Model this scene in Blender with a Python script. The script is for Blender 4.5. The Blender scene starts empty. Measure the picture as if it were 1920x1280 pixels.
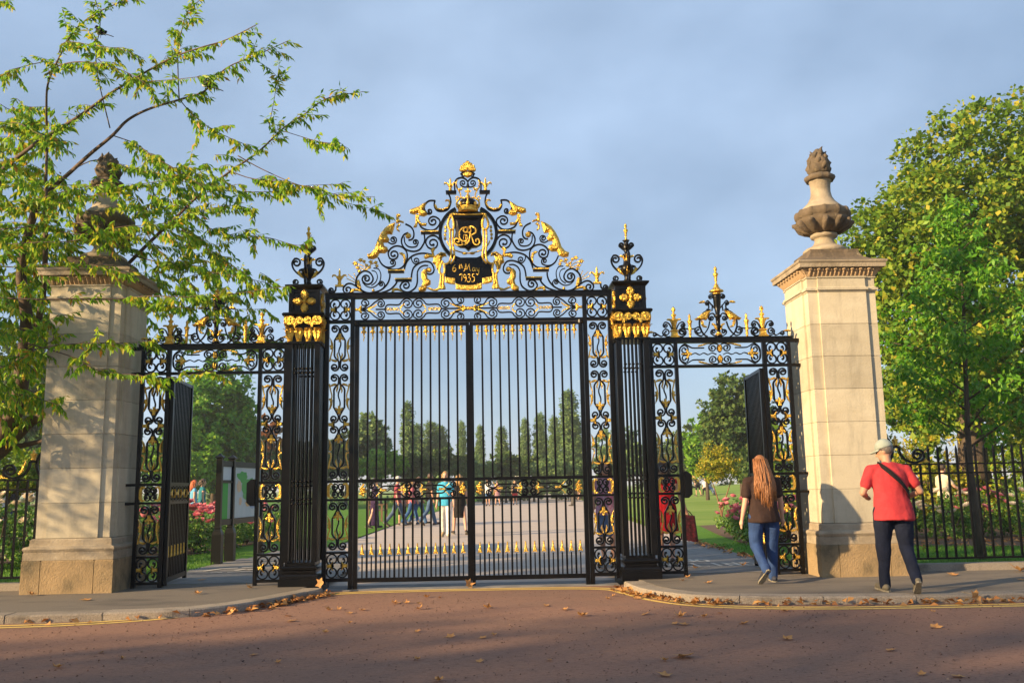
import bpy, bmesh, math, random
from math import sin, cos, pi, sqrt, atan2, hypot, radians
from mathutils import Vector, Matrix
R = random.Random(7)
scene = bpy.context.scene
COL = scene.collection
# ------------------------------------------------------------------ camera
cam_data = bpy.data.cameras.new('camera'); cam = bpy.data.objects.new('camera', cam_data); COL.objects.link(cam)
YAW, PITCH, ROLL = 0.0311, 0.15876, 0.018125
cam.location = (0.208, -12.62, 1.34)
cam.matrix_world = Matrix.Translation(cam.location) @ Matrix.Rotation(-YAW, 4, 'Z') @ Matrix.Rotation(pi / 2 + PITCH, 4, 'X') @ Matrix.Rotation(-ROLL, 4, 'Z')
cam_data.sensor_width = 36.0
cam_data.lens = 36.0 * 1695.36 / 1920.0
cam_data.clip_start = 0.1; cam_data.clip_end = 3000
scene.camera = cam
# ------------------------------------------------------------------ sky
SUN_AZ, SUN_EL = radians(63), radians(18)      # light travels towards +X (63 deg off +Y) and down
world = bpy.data.worlds.new('World'); scene.world = world; world.use_nodes = True
wt = world.node_tree; wt.nodes.clear()
def wn(t, **k):
    n = wt.nodes.new(t)
    for a, b in k.items(): setattr(n, a, b)
    return n
sky = wn('ShaderNodeTexSky', sky_type='NISHITA', sun_disc=False)
sky.sun_elevation = SUN_EL
sky.sun_rotation = SUN_AZ + pi      # towards the sun: azimuth measured from +Y clockwise
sky.altitude = 50; sky.air_density = 1.0; sky.dust_density = 1.2; sky.ozone_density = 2.0
tc = wn('ShaderNodeTexCoord'); mp = wn('ShaderNodeMapping'); mp.inputs['Scale'].default_value = (1.2, 1.2, 2.0)
nz = wn('ShaderNodeTexNoise'); nz.inputs['Scale'].default_value = 1.5; nz.inputs['Detail'].default_value = 2; nz.inputs['Roughness'].default_value = 0.48
rp = wn('ShaderNodeValToRGB'); rp.color_ramp.elements[0].position = 0.36; rp.color_ramp.elements[1].position = 0.68
cl = wn('ShaderNodeValToRGB')
cl.color_ramp.elements[0].position = 0.3; cl.color_ramp.elements[1].position = 0.72; cl.color_ramp.elements[0].color = (1.30, 1.82, 2.6, 1); cl.color_ramp.elements[1].color = (2.6, 3.4, 4.6, 1)
nz2 = wn('ShaderNodeTexNoise'); nz2.inputs['Scale'].default_value = 2.2; nz2.inputs['Detail'].default_value = 5; nz2.inputs['Roughness'].default_value = 0.5
mx = wn('ShaderNodeMixRGB'); mulf = wn('ShaderNodeMath', operation='MULTIPLY_ADD'); mulf.inputs[1].default_value = 0.20; mulf.inputs[2].default_value = 0.66
bg = wn('ShaderNodeBackground'); bg.inputs['Strength'].default_value = 0.105
out = wn('ShaderNodeOutputWorld')
L = wt.links.new
L(tc.outputs['Generated'], mp.inputs[0]); L(mp.outputs[0], nz.inputs['Vector']); L(mp.outputs[0], nz2.inputs['Vector'])
L(nz.outputs['Fac'], rp.inputs[0]); L(nz2.outputs['Fac'], cl.inputs[0])
L(rp.outputs[0], mulf.inputs[0]); L(mulf.outputs[0], mx.inputs[0])
L(sky.outputs[0], mx.inputs[1]); L(cl.outputs[0], mx.inputs[2]); L(mx.outputs[0], bg.inputs[0]); L(bg.outputs[0], out.inputs[0])
# ------------------------------------------------------------------ sun
sd = bpy.data.lights.new('sun', 'SUN'); sun = bpy.data.objects.new('sun', sd); COL.objects.link(sun)
sd.energy = 5.0; sd.angle = radians(0.9); sd.color = (1.0, 0.72, 0.40)
dvec = Vector((sin(SUN_AZ) * cos(SUN_EL), cos(SUN_AZ) * cos(SUN_EL), -sin(SUN_EL)))
sun.rotation_euler = dvec.to_track_quat('-Z', 'Y').to_euler(); sun.location = (-20, -20, 15)
scene.view_settings.view_transform = 'Standard'; scene.view_settings.look = 'None'
scene.view_settings.exposure = 1.08; scene.view_settings.gamma = 1.0
scene.cycles.max_bounces = 6; scene.cycles.transparent_max_bounces = 8
scene.cycles.use_adaptive_sampling = True
try: scene.cycles.use_denoising = True
except Exception: pass
# ------------------------------------------------------------------ materials
def mat(name, col, rough=0.6, metal=0.0, col2=None, scale=8.0, detail=6, bump=0.0, bscale=60.0, spec=0.5, ramp=(0.35, 0.7), stretch=(1, 1, 1), translucent=0.0, island=None, extra=None):
    m = bpy.data.materials.new(name); m.use_nodes = True; nt = m.node_tree; b = nt.nodes['Principled BSDF']
    b.inputs['Roughness'].default_value = rough; b.inputs['Metallic'].default_value = metal
    b.inputs['Specular IOR Level'].default_value = spec
    b.inputs['Base Color'].default_value = (*col, 1)
    lk = nt.links.new; N = nt.nodes.new
    tcn = N('ShaderNodeTexCoord'); mpn = N('ShaderNodeMapping'); mpn.inputs['Scale'].default_value = stretch
    lk(tcn.outputs['Object'], mpn.inputs[0])
    src = None
    if island:
        g = N('ShaderNodeNewGeometry'); cr_ = N('ShaderNodeValToRGB'); cr_.color_ramp.interpolation = 'LINEAR'
        els = cr_.color_ramp.elements
        for i, (p_, c_) in enumerate(island):
            e = els[i] if i < 2 else els.new(p_)
            e.position = p_; e.color = (*c_, 1)
        lk(g.outputs['Random Per Island'], cr_.inputs[0]); src = cr_.outputs[0]
    elif col2:
        n = N('ShaderNodeTexNoise'); n.inputs['Scale'].default_value = scale; n.inputs['Detail'].default_value = detail; n.inputs['Roughness'].default_value = 0.6
        cr_ = N('ShaderNodeValToRGB'); cr_.color_ramp.elements[0].position = ramp[0]; cr_.color_ramp.elements[1].position = ramp[1]
        cr_.color_ramp.elements[0].color = (*col, 1); cr_.color_ramp.elements[1].color = (*col2, 1)
        lk(mpn.outputs[0], n.inputs['Vector']); lk(n.outputs['Fac'], cr_.inputs[0]); src = cr_.outputs[0]
    if extra: src = extra(nt, mpn, src)
    if src is not None: lk(src, b.inputs['Base Color'])
    if bump:
        n2 = N('ShaderNodeTexNoise'); n2.inputs['Scale'].default_value = bscale; n2.inputs['Detail'].default_value = 5
        bn = N('ShaderNodeBump'); bn.inputs['Strength'].default_value = bump; bn.inputs['Distance'].default_value = 0.02
        lk(mpn.outputs[0], n2.inputs['Vector']); lk(n2.outputs['Fac'], bn.inputs['Height']); lk(bn.outputs[0], b.inputs['Normal'])
    if translucent:
        tr = N('ShaderNodeBsdfTranslucent'); ms = N('ShaderNodeMixShader'); ms.inputs[0].default_value = translucent
        if src is not None: lk(src, tr.inputs[0])
        else: tr.inputs[0].default_value = (*col, 1)
        lk(b.outputs[0], ms.inputs[1]); lk(tr.outputs[0], ms.inputs[2]); lk(ms.outputs[0], nt.nodes['Material Output'].inputs[0])
    return m
def layer(col, scale, lo, hi, stretch=(1, 1, 1), amount=1.0, detail=7):
    """extra(): lay a stain of its own irregular shape over the base colour"""
    def ex(nt, mpn, src, base=None):
        N = nt.nodes.new; lk = nt.links.new
        t = N('ShaderNodeTexCoord'); m_ = N('ShaderNodeMapping'); m_.inputs['Scale'].default_value = stretch
        n = N('ShaderNodeTexNoise'); n.inputs['Scale'].default_value = scale; n.inputs['Detail'].default_value = detail; n.inputs['Roughness'].default_value = 0.65
        r_ = N('ShaderNodeMapRange'); r_.inputs[1].default_value = lo; r_.inputs[2].default_value = hi; r_.inputs[4].default_value = amount
        x = N('ShaderNodeMixRGB'); x.inputs[2].default_value = (*col, 1)
        lk(t.outputs['Object'], m_.inputs[0]); lk(m_.outputs[0], n.inputs['Vector']); lk(n.outputs['Fac'], r_.inputs[0]); lk(r_.outputs[0], x.inputs[0]); lk(src, x.inputs[1])
        return x.outputs[0]
    return ex
def blockvar(nt, mpn, src):
    """each stone a little lighter or darker than the next"""
    N = nt.nodes.new; oi = N('ShaderNodeObjectInfo'); mr = N('ShaderNodeMapRange'); mr.inputs[3].default_value = .82; mr.inputs[4].default_value = 1.08; hs = N('ShaderNodeHueSaturation')
    nt.links.new(oi.outputs['Random'], mr.inputs[0]); nt.links.new(mr.outputs[0], hs.inputs['Value']); nt.links.new(src, hs.inputs['Color']); return hs.outputs[0]
def chain(*fs):
    def ex(nt, mpn, src):
        for f_ in fs: src = f_(nt, mpn, src)
        return src
    return ex
M = {}
M['iron'] = mat('black_paint', (0.0022, 0.0022, 0.0025), 0.30, 0, (0.006, 0.005, 0.0045), 5, bump=0.12, bscale=45, spec=0.22)
M['gold'] = mat('gilding', (0.92, 0.62, 0.12), 0.30, 0.85, (0.55, 0.27, 0.03), 30, bump=0.9, bscale=50, ramp=(0.3, 0.75))  # darker brown noise paints the shade of carved recesses into the gold
M['stone'] = mat('limestone', (0.57, 0.51, 0.38), 0.9, 0, (0.48, 0.42, 0.30), 2.2, bump=0.25, bscale=40, ramp=(0.3, 0.75), stretch=(1, 1, 2.2),
    extra=chain(layer((0.33, 0.27, 0.20), 1.6, 0.55, 0.78, (1.2, 1.2, 2.0), 0.55), layer((0.70, 0.62, 0.50), 6, 0.60, 0.75, (1, 1, 3), 0.4), layer((0.24, 0.215, 0.17), 2.6, 0.50, 0.72, (2.4, 2.4, 0.4), 0.5), layer((0.30, 0.28, 0.22), 9, 0.55, 0.75, (1, 1, 1.4), 0.35), blockvar))
M['stone_worn'] = mat('weathered_limestone', (0.17, 0.125, 0.08), 0.95, 0, (0.085, 0.064, 0.042), 3.5, bump=0.6, bscale=30, ramp=(0.35, 0.65),
    extra=chain(layer((0.075, 0.062, 0.045), 2.6, 0.48, 0.66, (1, 1, 1), 0.85), layer((0.36, 0.30, 0.18), 13, 0.60, 0.72, (1, 1, 1), 0.55)))
M['stone_aged'] = mat('aged_limestone', (0.38, 0.315, 0.225), 0.93, 0, (0.26, 0.21, 0.145), 3.2, bump=0.4, bscale=40, extra=chain(layer((0.15, 0.12, 0.08), 2.4, 0.50, 0.70, (1.2, 1.2, 1.8), 0.7), layer((0.52, 0.44, 0.32), 14, 0.58, 0.72, (1, 1, 1), 0.5)))
M['stone_plinth'] = mat('stained_plinth_stone', (0.36, 0.25, 0.13), 0.92, 0, (0.22, 0.16, 0.085), 3.0, bump=0.5, bscale=50, ramp=(0.3, 0.7),
    extra=chain(layer((0.075, 0.065, 0.04), 2.2, 0.52, 0.70, (1.3, 1.3, 1), 0.75), layer((0.46, 0.36, 0.22), 18, 0.60, 0.72, (1, 1, 1), 0.5)))
M['stone_carved'] = mat('carved_limestone', (0.52, 0.37, 0.22), 0.95, 0, (0.34, 0.23, 0.13), 9, bump=0.8, bscale=45)
M['road'] = mat('red_brown_asphalt', (0.27, 0.150, 0.105), 0.93, 0, (0.36, 0.215, 0.155), 45, bump=0.9, bscale=130, ramp=(0.3, 0.72), spec=0.2,
    extra=chain(layer((0.12, 0.062, 0.045), 30, 0.53, 0.62, (0.4, 1.7, 1), 0.6, 9), layer((0.20, 0.135, 0.105), 0.35, 0.45, 0.65, (0.35, 1.5, 1), 0.55), layer((0.27, 0.15, 0.11), 0.8, 0.5, 0.75, (1, 1, 1), 0.4), layer((0.36, 0.27, 0.22), 170, 0.66, 0.74, (1, 1, 1), 0.7, 2)))
M['pavement'] = mat('footway_asphalt', (0.165, 0.143, 0.118), 0.93, 0, (0.225, 0.196, 0.162), 70, bump=0.6, bscale=160, spec=0.2,
    extra=chain(layer((0.085, 0.08, 0.075), 1.3, 0.5, 0.66, (0.5, 1.4, 1), 0.7), layer((0.30, 0.27, 0.24), 190, 0.67, 0.74, (1, 1, 1), 0.6, 2)))
M['park_path'] = mat('park_path_asphalt', (0.46, 0.385, 0.32), 0.92, 0, (0.54, 0.46, 0.39), 3.0, bump=0.3, bscale=90, spec=0.2, stretch=(0.3, 1.5, 1))
M['side_path'] = mat('side_path_asphalt', (0.20, 0.19, 0.18), 0.92, 0, (0.26, 0.25, 0.235), 4.0, bump=0.4, bscale=120, spec=0.2,
    extra=layer((0.11, 0.10, 0.095), 0.7, 0.5, 0.62, (1, 1, 1), 0.7))
M['granite'] = mat('granite_kerb', (0.25, 0.21, 0.165), 0.85, 0, (0.40, 0.345, 0.28), 60, bump=1.0, bscale=90, extra=chain(layer((0.10, 0.085, 0.065), 3.5, 0.52, 0.70, (1, 1, 1), 0.7), blockvar))
M['yellow'] = mat('yellow_road_paint', (0.78, 0.54, 0.12), 0.8, 0, (0.66, 0.45, 0.14), 30, bump=0.3, bscale=100, extra=layer((0.30, 0.20, 0.12), 22, 0.62, 0.72, (1, 1, 1), 0.7))
M['white_paint'] = mat('worn_white_road_paint', (0.62, 0.58, 0.50), 0.8, 0, (0.45, 0.42, 0.37), 40)
M['lawn'] = mat('mown_lawn', (0.075, 0.19, 0.012), 0.9, 0, (0.12, 0.26, 0.02), 6, bump=0.8, bscale=120, spec=0.2)
M['grass'] = mat('grass_blades', (0.07, 0.17, 0.012), 0.7, island=[(0, (0.054, 0.144, 0.010)), (1, (0.132, 0.288, 0.024))], translucent=0.3)
M['lawn_far'] = mat('striped_lawn', (0.13, 0.25, 0.025), 0.9, 0, (0.27, 0.34, 0.07), 0.22, spec=0.2, stretch=(0.25, 2.0, 1), bump=0.4, bscale=30)
M['soil'] = mat('bed_soil', (0.15, 0.09, 0.05), 0.95, 0, (0.085, 0.05, 0.028), 14, bump=1.0, bscale=40)
M['bark'] = mat('bark', (0.10, 0.072, 0.05), 0.9, 0, (0.045, 0.032, 0.022), 10, bump=0.8, bscale=30, stretch=(1, 1, 0.3))
M['twig'] = mat('cherry_twig_bark', (0.12, 0.075, 0.05), 0.8, 0, (0.055, 0.036, 0.027), 12, bump=0.4, bscale=40)
M['cherry'] = mat('cherry_leaves', (0.1, 0.2, 0.02), 0.5, island=[(0, (0.11, 0.29, 0.016)), (0.4, (0.22, 0.43, 0.022)), (0.75, (0.42, 0.54, 0.03)), (0.96, (0.58, 0.48, 0.035)), (1, (0.52, 0.22, 0.03))], translucent=0.5, spec=0.35)
M['leaf_plane'] = mat('plane_leaves', (0.1, 0.15, 0.02), 0.6, island=[(0, (0.09, 0.19, 0.018)), (0.6, (0.18, 0.30, 0.022)), (0.9, (0.32, 0.36, 0.03)), (1, (0.46, 0.38, 0.04))], translucent=0.35, spec=0.3)
M['leaf_young'] = mat('young_tree_leaves', (0.05, 0.15, 0.01), 0.5, island=[(0, (0.06, 0.20, 0.012)), (0.6, (0.12, 0.33, 0.018)), (1, (0.28, 0.45, 0.03))], translucent=0.38, spec=0.4)
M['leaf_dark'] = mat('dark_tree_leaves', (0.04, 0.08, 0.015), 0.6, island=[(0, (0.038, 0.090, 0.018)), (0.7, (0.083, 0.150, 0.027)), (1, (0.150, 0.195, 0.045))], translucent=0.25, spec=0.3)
M['leaf_poplar'] = mat('poplar_leaves', (0.05, 0.10, 0.02), 0.6, island=[(0, (0.11, 0.20, 0.07)), (0.7, (0.18, 0.29, 0.09)), (1, (0.27, 0.36, 0.12))], translucent=0.3, spec=0.3)
M['leaf_bright'] = mat('bright_leaves', (0.09, 0.19, 0.015), 0.6, island=[(0, (0.090, 0.240, 0.015)), (0.7, (0.180, 0.375, 0.022)), (1, (0.330, 0.480, 0.045))], translucent=0.35, spec=0.3)
M['leaf_yellow'] = mat('yellowing_leaves', (0.2, 0.2, 0.02), 0.6, island=[(0, (0.150, 0.210, 0.018)), (0.6, (0.360, 0.360, 0.027)), (1, (0.570, 0.420, 0.045))], translucent=0.35, spec=0.3)
M['leaf_red'] = mat('copper_leaves', (0.2, 0.08, 0.02), 0.6, island=[(0, (0.195, 0.075, 0.022)), (1, (0.420, 0.180, 0.045))], translucent=0.3, spec=0.3)
M['leaf_rose'] = mat('rose_leaves', (0.05, 0.11, 0.02), 0.45, island=[(0, (0.06, 0.16, 0.02)), (0.7, (0.12, 0.26, 0.03)), (1, (0.24, 0.33, 0.05))], translucent=0.25, spec=0.5)
M['petal_pink'] = mat('pink_petals', (0.8, 0.2, 0.27), 0.6, island=[(0, (0.75, 0.13, 0.20)), (1, (0.85, 0.40, 0.42))], translucent=0.3)
M['petal_white'] = mat('cream_petals', (0.85, 0.75, 0.55), 0.6, island=[(0, (0.85, 0.78, 0.60)), (1, (0.82, 0.66, 0.50))], translucent=0.3)
M['dry_leaf'] = mat('dry_plane_leaf', (0.42, 0.19, 0.055), 0.7, 0, (0.56, 0.30, 0.10), 14, bump=0.4, bscale=50, translucent=0.15)
M['dry_litter'] = mat('dry_leaf_litter', (0.4, 0.18, 0.05), 0.75, island=[(0, (0.25, 0.10, 0.03)), (0.5, (0.45, 0.20, 0.055)), (1, (0.60, 0.34, 0.11))], translucent=0.15)
# ------------------------------------------------------------------ mesh helpers
class MB:
    def __init__(s): s.v = []; s.f = []; s.mi = []
    def add(s, vs, fs, mi=0):
        o = len(s.v); s.v.extend([tuple(p) for p in vs]); s.f.extend([tuple(i + o for i in q) for q in fs]); s.mi.extend([mi] * len(fs)); return s
    def box(s, x0, x1, y0, y1, z0, z1, mi=0):
        return s.add([(x0, y0, z0), (x1, y0, z0), (x1, y1, z0), (x0, y1, z0), (x0, y0, z1), (x1, y0, z1), (x1, y1, z1), (x0, y1, z1)],
                     [(3, 2, 1, 0), (4, 5, 6, 7), (0, 1, 5, 4), (1, 2, 6, 5), (2, 3, 7, 6), (3, 0, 4, 7)], mi)
    def frustum(s, cx, cy, h0, z0, h1, z1, mi=0, hy0=None, hy1=None):
        hy0 = hy0 or h0; hy1 = hy1 or h1
        return s.add([(cx - h0, cy - hy0, z0), (cx + h0, cy - hy0, z0), (cx + h0, cy + hy0, z0), (cx - h0, cy + hy0, z0), (cx - h1, cy - hy1, z1), (cx + h1, cy - hy1, z1), (cx + h1, cy + hy1, z1), (cx - h1, cy + hy1, z1)],
                     [(3, 2, 1, 0), (4, 5, 6, 7), (0, 1, 5, 4), (1, 2, 6, 5), (2, 3, 7, 6), (3, 0, 4, 7)], mi)
    def sqprof(s, prof, cx, cy, mi=0, plan=None):
        """stack of square (or plan-shaped) rings: prof = [(half, z)]"""
        pl = plan or [(-1, -1), (1, -1), (1, 1), (-1, 1)]
        n = len(pl); vs = []
        for h, z in prof:
            for a, b in pl: vs.append((cx + a * h, cy + b * h, z))
        fs = [tuple(range(n - 1, -1, -1)), tuple((len(prof) - 1) * n + i for i in range(n))]
        for k in range(len(prof) - 1):
            for i in range(n): fs.append((k * n + i, k * n + (i + 1) % n, (k + 1) * n + (i + 1) % n, (k + 1) * n + i))
        return s.add(vs, fs, mi)
    def lathe(s, prof, n=16, c=(0, 0, 0), mi=0, mod=None):
        vs = []
        for k, (r, z) in enumerate(prof):
            for i in range(n):
                a = 2 * pi * i / n; rr = r * (mod(a, k, z) if mod else 1)
                vs.append((c[0] + rr * cos(a), c[1] + rr * sin(a), c[2] + z))
        fs = [tuple(range(n - 1, -1, -1)), tuple((len(prof) - 1) * n + i for i in range(n))]
        for k in range(len(prof) - 1):
            for i in range(n): fs.append((k * n + i, k * n + (i + 1) % n, (k + 1) * n + (i + 1) % n, (k + 1) * n + i))
        return s.add(vs, fs, mi)
    def tube(s, pts, rads, n=6, mi=0, cap=True):
        pts = [Vector(p) for p in pts]
        if not hasattr(rads, '__len__'): rads = [rads] * len(pts)
        vs = []; up = Vector((0, 0, 1)); prev = None
        for i, p in enumerate(pts):
            t = (pts[min(i + 1, len(pts) - 1)] - pts[max(i - 1, 0)])
            if t.length < 1e-9: t = Vector((0, 0, 1))
            t.normalize()
            if prev is None:
                a = t.cross(up)
                if a.length < 0.05: a = t.cross(Vector((1, 0, 0)))
            else:
                a = prev - t * prev.dot(t)
                if a.length < 1e-4: a = t.cross(up)
            a.normalize(); b = t.cross(a); prev = a
            for k in range(n):
                th = 2 * pi * k / n; vs.append(p + (a * cos(th) + b * sin(th)) * rads[i])
        fs = []
        for i in range(len(pts) - 1):
            for k in range(n): fs.append((i * n + k, i * n + (k + 1) % n, (i + 1) * n + (k + 1) % n, (i + 1) * n + k))
        if cap: fs += [tuple(range(n - 1, -1, -1)), tuple((len(pts) - 1) * n + k for k in range(n))]
        return s.add(vs, fs, mi)
    def strip(s, path, w, d, y=0.0, mi=0):
        """flat bar bent in the XZ plane: path [(x,z)], w thickness in plane (number or list), d depth along Y"""
        n = len(path)
        if not hasattr(w, '__len__'): w = [w] * n
        vs = []
        for i, (x, z) in enumerate(path):
            a = path[max(i - 1, 0)]; b = path[min(i + 1, n - 1)]
            tx, tz = b[0] - a[0], b[1] - a[1]; l = hypot(tx, tz) or 1; nx, nzz = -tz / l * w[i] / 2, tx / l * w[i] / 2
            vs += [(x + nx, y - d / 2, z + nzz), (x - nx, y - d / 2, z - nzz), (x - nx, y + d / 2, z - nzz), (x + nx, y + d / 2, z + nzz)]
        fs = [(0, 1, 2, 3), (4 * n - 1, 4 * n - 2, 4 * n - 3, 4 * n - 4)]
        for i in range(n - 1):
            for k in range(4): fs.append((4 * i + k, 4 * i + 4 + k, 4 * i + 4 + (k + 1) % 4, 4 * i + (k + 1) % 4))
        return s.add(vs, fs, mi)
    def leafpoly(s, poly, y=0.0, t=0.02, ins=0.25, bulge=0.02, mi=0):
        """carved gilt piece: outline in XZ, bevelled rim and raised inner field on both sides"""
        n = len(poly); ar = sum(poly[i][0] * poly[(i + 1) % n][1] - poly[(i + 1) % n][0] * poly[i][1] for i in range(n)) / 2
        if ar < 0: poly = poly[::-1]; ar = -ar
        per = sum(hypot(poly[i][0] - poly[i - 1][0], poly[i][1] - poly[i - 1][1]) for i in range(n))
        dd = ins * ar / per * 2
        inn = []
        for i in range(n):
            a, p, b = poly[i - 1], poly[i], poly[(i + 1) % n]
            e1 = Vector((p[0] - a[0], p[1] - a[1])); e2 = Vector((b[0] - p[0], b[1] - p[1]))
            if e1.length: e1.normalize()
            if e2.length: e2.normalize()
            nn = Vector((-e1.y - e2.y, e1.x + e2.x))
            if nn.length > 0.2: nn.normalize()
            inn.append((p[0] + nn.x * dd, p[1] + nn.y * dd))
        vs = [(x, y - t / 2, z) for x, z in poly] + [(x, y - t / 2 - bulge, z) for x, z in inn] + [(x, y + t / 2, z) for x, z in poly] + [(x, y + t / 2 + bulge * .6, z) for x, z in inn]
        fs = []
        for i in range(n):
            j = (i + 1) % n
            fs += [(i, j, n + j, n + i), (j, i, 2 * n + i, 2 * n + j), (2 * n + j, 2 * n + i, 3 * n + i, 3 * n + j)]
        fs += [tuple(range(n, 2 * n)), tuple(range(4 * n - 1, 3 * n - 1, -1))]
        return s.add(vs, fs, mi)
    def prism(s, poly, y0, y1, mi=0):
        n = len(poly); ar = sum(poly[i][0] * poly[(i + 1) % n][1] - poly[(i + 1) % n][0] * poly[i][1] for i in range(n))
        if ar < 0: poly = poly[::-1]
        vs = [(x, y0, z) for x, z in poly] + [(x, y1, z) for x, z in poly]
        return s.add(vs, [tuple(range(n)), tuple(range(2 * n - 1, n - 1, -1))] + [((i + 1) % n, i, n + i, n + (i + 1) % n) for i in range(n)], mi)
    def slab(s, poly, z0, z1, mi=0):
        n = len(poly); ar = sum(poly[i][0] * poly[(i + 1) % n][1] - poly[(i + 1) % n][0] * poly[i][1] for i in range(n))
        if ar < 0: poly = poly[::-1]
        vs = [(x, y, z0) for x, y in poly] + [(x, y, z1) for x, y in poly]
        return s.add(vs, [tuple(range(n - 1, -1, -1)), tuple(range(n, 2 * n))] + [(i, (i + 1) % n, n + (i + 1) % n, n + i) for i in range(n)], mi)
    def ball(s, c, r, n=8, m=6, sc=(1, 1, 1), mi=0):
        vs = [(c[0], c[1], c[2] - r * sc[2])]
        for k in range(1, m):
            a = -pi / 2 + pi * k / m
            for i in range(n): vs.append((c[0] + r * sc[0] * cos(a) * cos(2 * pi * i / n), c[1] + r * sc[1] * cos(a) * sin(2 * pi * i / n), c[2] + r * sc[2] * sin(a)))
        vs.append((c[0], c[1], c[2] + r * sc[2])); T = len(vs) - 1; fs = []
        for i in range(n): fs += [(0, 1 + (i + 1) % n, 1 + i), (T, T - n + i, T - n + (i + 1) % n)]
        for k in range(m - 2):
            for i in range(n): fs.append((1 + k * n + i, 1 + k * n + (i + 1) % n, 1 + (k + 1) * n + (i + 1) % n, 1 + (k + 1) * n + i))
        return s.add(vs, fs, mi)
    def mesh(s, name, mats, smooth=False, off=(0, 0, 0)):
        me = bpy.data.meshes.new(name)
        ox, oy, oz = off
        me.from_pydata([(a - ox, b - oy, c - oz) for a, b, c in s.v], [], s.f)
        for m_ in (mats if isinstance(mats, (list, tuple)) else [mats]): me.materials.append(m_)
        if any(s.mi): me.polygons.foreach_set('material_index', s.mi)
        if smooth: me.polygons.foreach_set('use_smooth', [True] * len(me.polygons))
        me.update(); return me
ORG = {}
def tag(o, label=None, cat=None, group=None, kind=None):
    if label: o['label'] = label
    if cat: o['category'] = cat
    if group: o['group'] = group
    if kind: o['kind'] = kind
    return o
def thing(name, loc, label, cat, group=None, rz=0.0):
    o = bpy.data.objects.new(name, None); COL.objects.link(o); o.location = loc; o.rotation_euler[2] = rz; o.empty_display_size = 0.2
    ORG[o] = Vector(loc) if rz == 0 else Vector((0, 0, 0)); return tag(o, label, cat, group)
def obj(name, mb, m, parent=None, smooth=False, loc=None):
    """loc None: mb in world coordinates (a parent's origin is subtracted); loc given: mb is local to loc"""
    off = ORG.get(parent, Vector((0, 0, 0))) if loc is None else (0, 0, 0)
    me = mb.mesh(name, m, smooth, off) if isinstance(mb, MB) else mb
    o = bpy.data.objects.new(name, me); COL.objects.link(o)
    if parent is not None: o.parent = parent
    if loc is not None: o.location = Vector(loc) - ORG.get(parent, Vector((0, 0, 0)))
    ORG[o] = ORG.get(parent, Vector((0, 0, 0)))
    return o
def one(name, mb, m, label, cat, group=None, loc=(0, 0, 0), smooth=False):
    return tag(obj(name, mb, m, None, smooth, loc), label, cat, group)
def struct(name, mb, m, smooth=False):
    return tag(obj(name, mb, m, None, smooth), kind='structure')
def copytree(o, loc, rz=None, scale=None, label=None, parent=None):
    c = o.copy(); COL.objects.link(c)
    if parent is None:
        c.location = loc
        if rz is not None: c.rotation_euler[2] = rz
        if scale is not None: c.scale = scale if hasattr(scale, '__len__') else (scale,) * 3
        if label: c['label'] = label
    else: c.parent = parent
    for ch in o.children: copytree(ch, None, parent=c)
    return c
def cr(pts, n=6):
    """Catmull-Rom through points of any dimension"""
    if len(pts) < 3: return [tuple(p) for p in pts]
    o = []; P_ = [pts[0]] + list(pts) + [pts[-1]]
    for i in range(1, len(P_) - 2):
        a, b, c, d = P_[i - 1], P_[i], P_[i + 1], P_[i + 2]
        for k in range(n):
            t = k / n
            o.append(tuple(0.5 * (2 * b[j] + (c[j] - a[j]) * t + (2 * a[j] - 5 * b[j] + 4 * c[j] - d[j]) * t * t + (3 * b[j] - a[j] - 3 * c[j] + d[j]) * t ** 3) for j in range(len(b))))
    o.append(tuple(pts[-1])); return o
def curl(p, c, turns, r1=0.3, n=None):
    """points spiralling from p in to centre c; turns signed (+ anticlockwise)"""
    r0 = hypot(p[0] - c[0], p[1] - c[1]); a0 = atan2(p[1] - c[1], p[0] - c[0]); n = n or max(6, int(abs(turns) * 13))
    return [(c[0] + r0 * (1 - (1 - r1) * (k / n)) * cos(a0 + 2 * pi * turns * k / n), c[1] + r0 * (1 - (1 - r1) * (k / n)) * sin(a0 + 2 * pi * turns * k / n)) for k in range(1, n + 1)]
# ================================================================== ground
PZ = 0.085      # footway level above the carriageway
struct('ground', MB().add([(-900, 2.5, -0.03), (900, 2.5, -0.03), (900, 1600, -0.03), (-900, 1600, -0.03), (-900, -200, -0.03), (900, -200, -0.03)], [(0, 1, 2, 3), (4, 5, 1, 0)]), M['lawn_far'])
struct('road', MB().add([(-60, -24, 0), (60, -24, 0), (60, -0.02, 0), (-60, -0.02, 0)], [(0, 1, 2, 3)]), M['road'])
KR = cr([(2.0, -0.42), (2.02, -0.75), (2.10, -1.27), (2.32, -1.75), (2.62, -2.08), (3.27, -2.34), (4.17, -2.50), (4.97, -2.56), (5.89, -2.58), (7.5, -2.58), (9.5, -2.58), (14, -2.58)], 6)
KL = cr([(-1.94, -0.40), (-1.96, -0.62), (-2.1, -0.94), (-2.34, -1.48), (-2.66, -2.02), (-3.26, -2.42), (-4.23, -2.50), (-4.95, -2.55), (-6.5, -2.58), (-9, -2.58), (-14, -2.58)], 6)
def offset(path, d):
    o = []
    for i, p in enumerate(path):
        a = path[max(i - 1, 0)]; b = path[min(i + 1, len(path) - 1)]; tx, ty = b[0] - a[0], b[1] - a[1]; l = hypot(tx, ty) or 1
        o.append((p[0] - ty / l * d, p[1] + tx / l * d))
    return o
def seglen(path):
    s = [0]
    for a, b in zip(path, path[1:]): s.append(s[-1] + hypot(b[0] - a[0], b[1] - a[1]))
    return s
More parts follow.
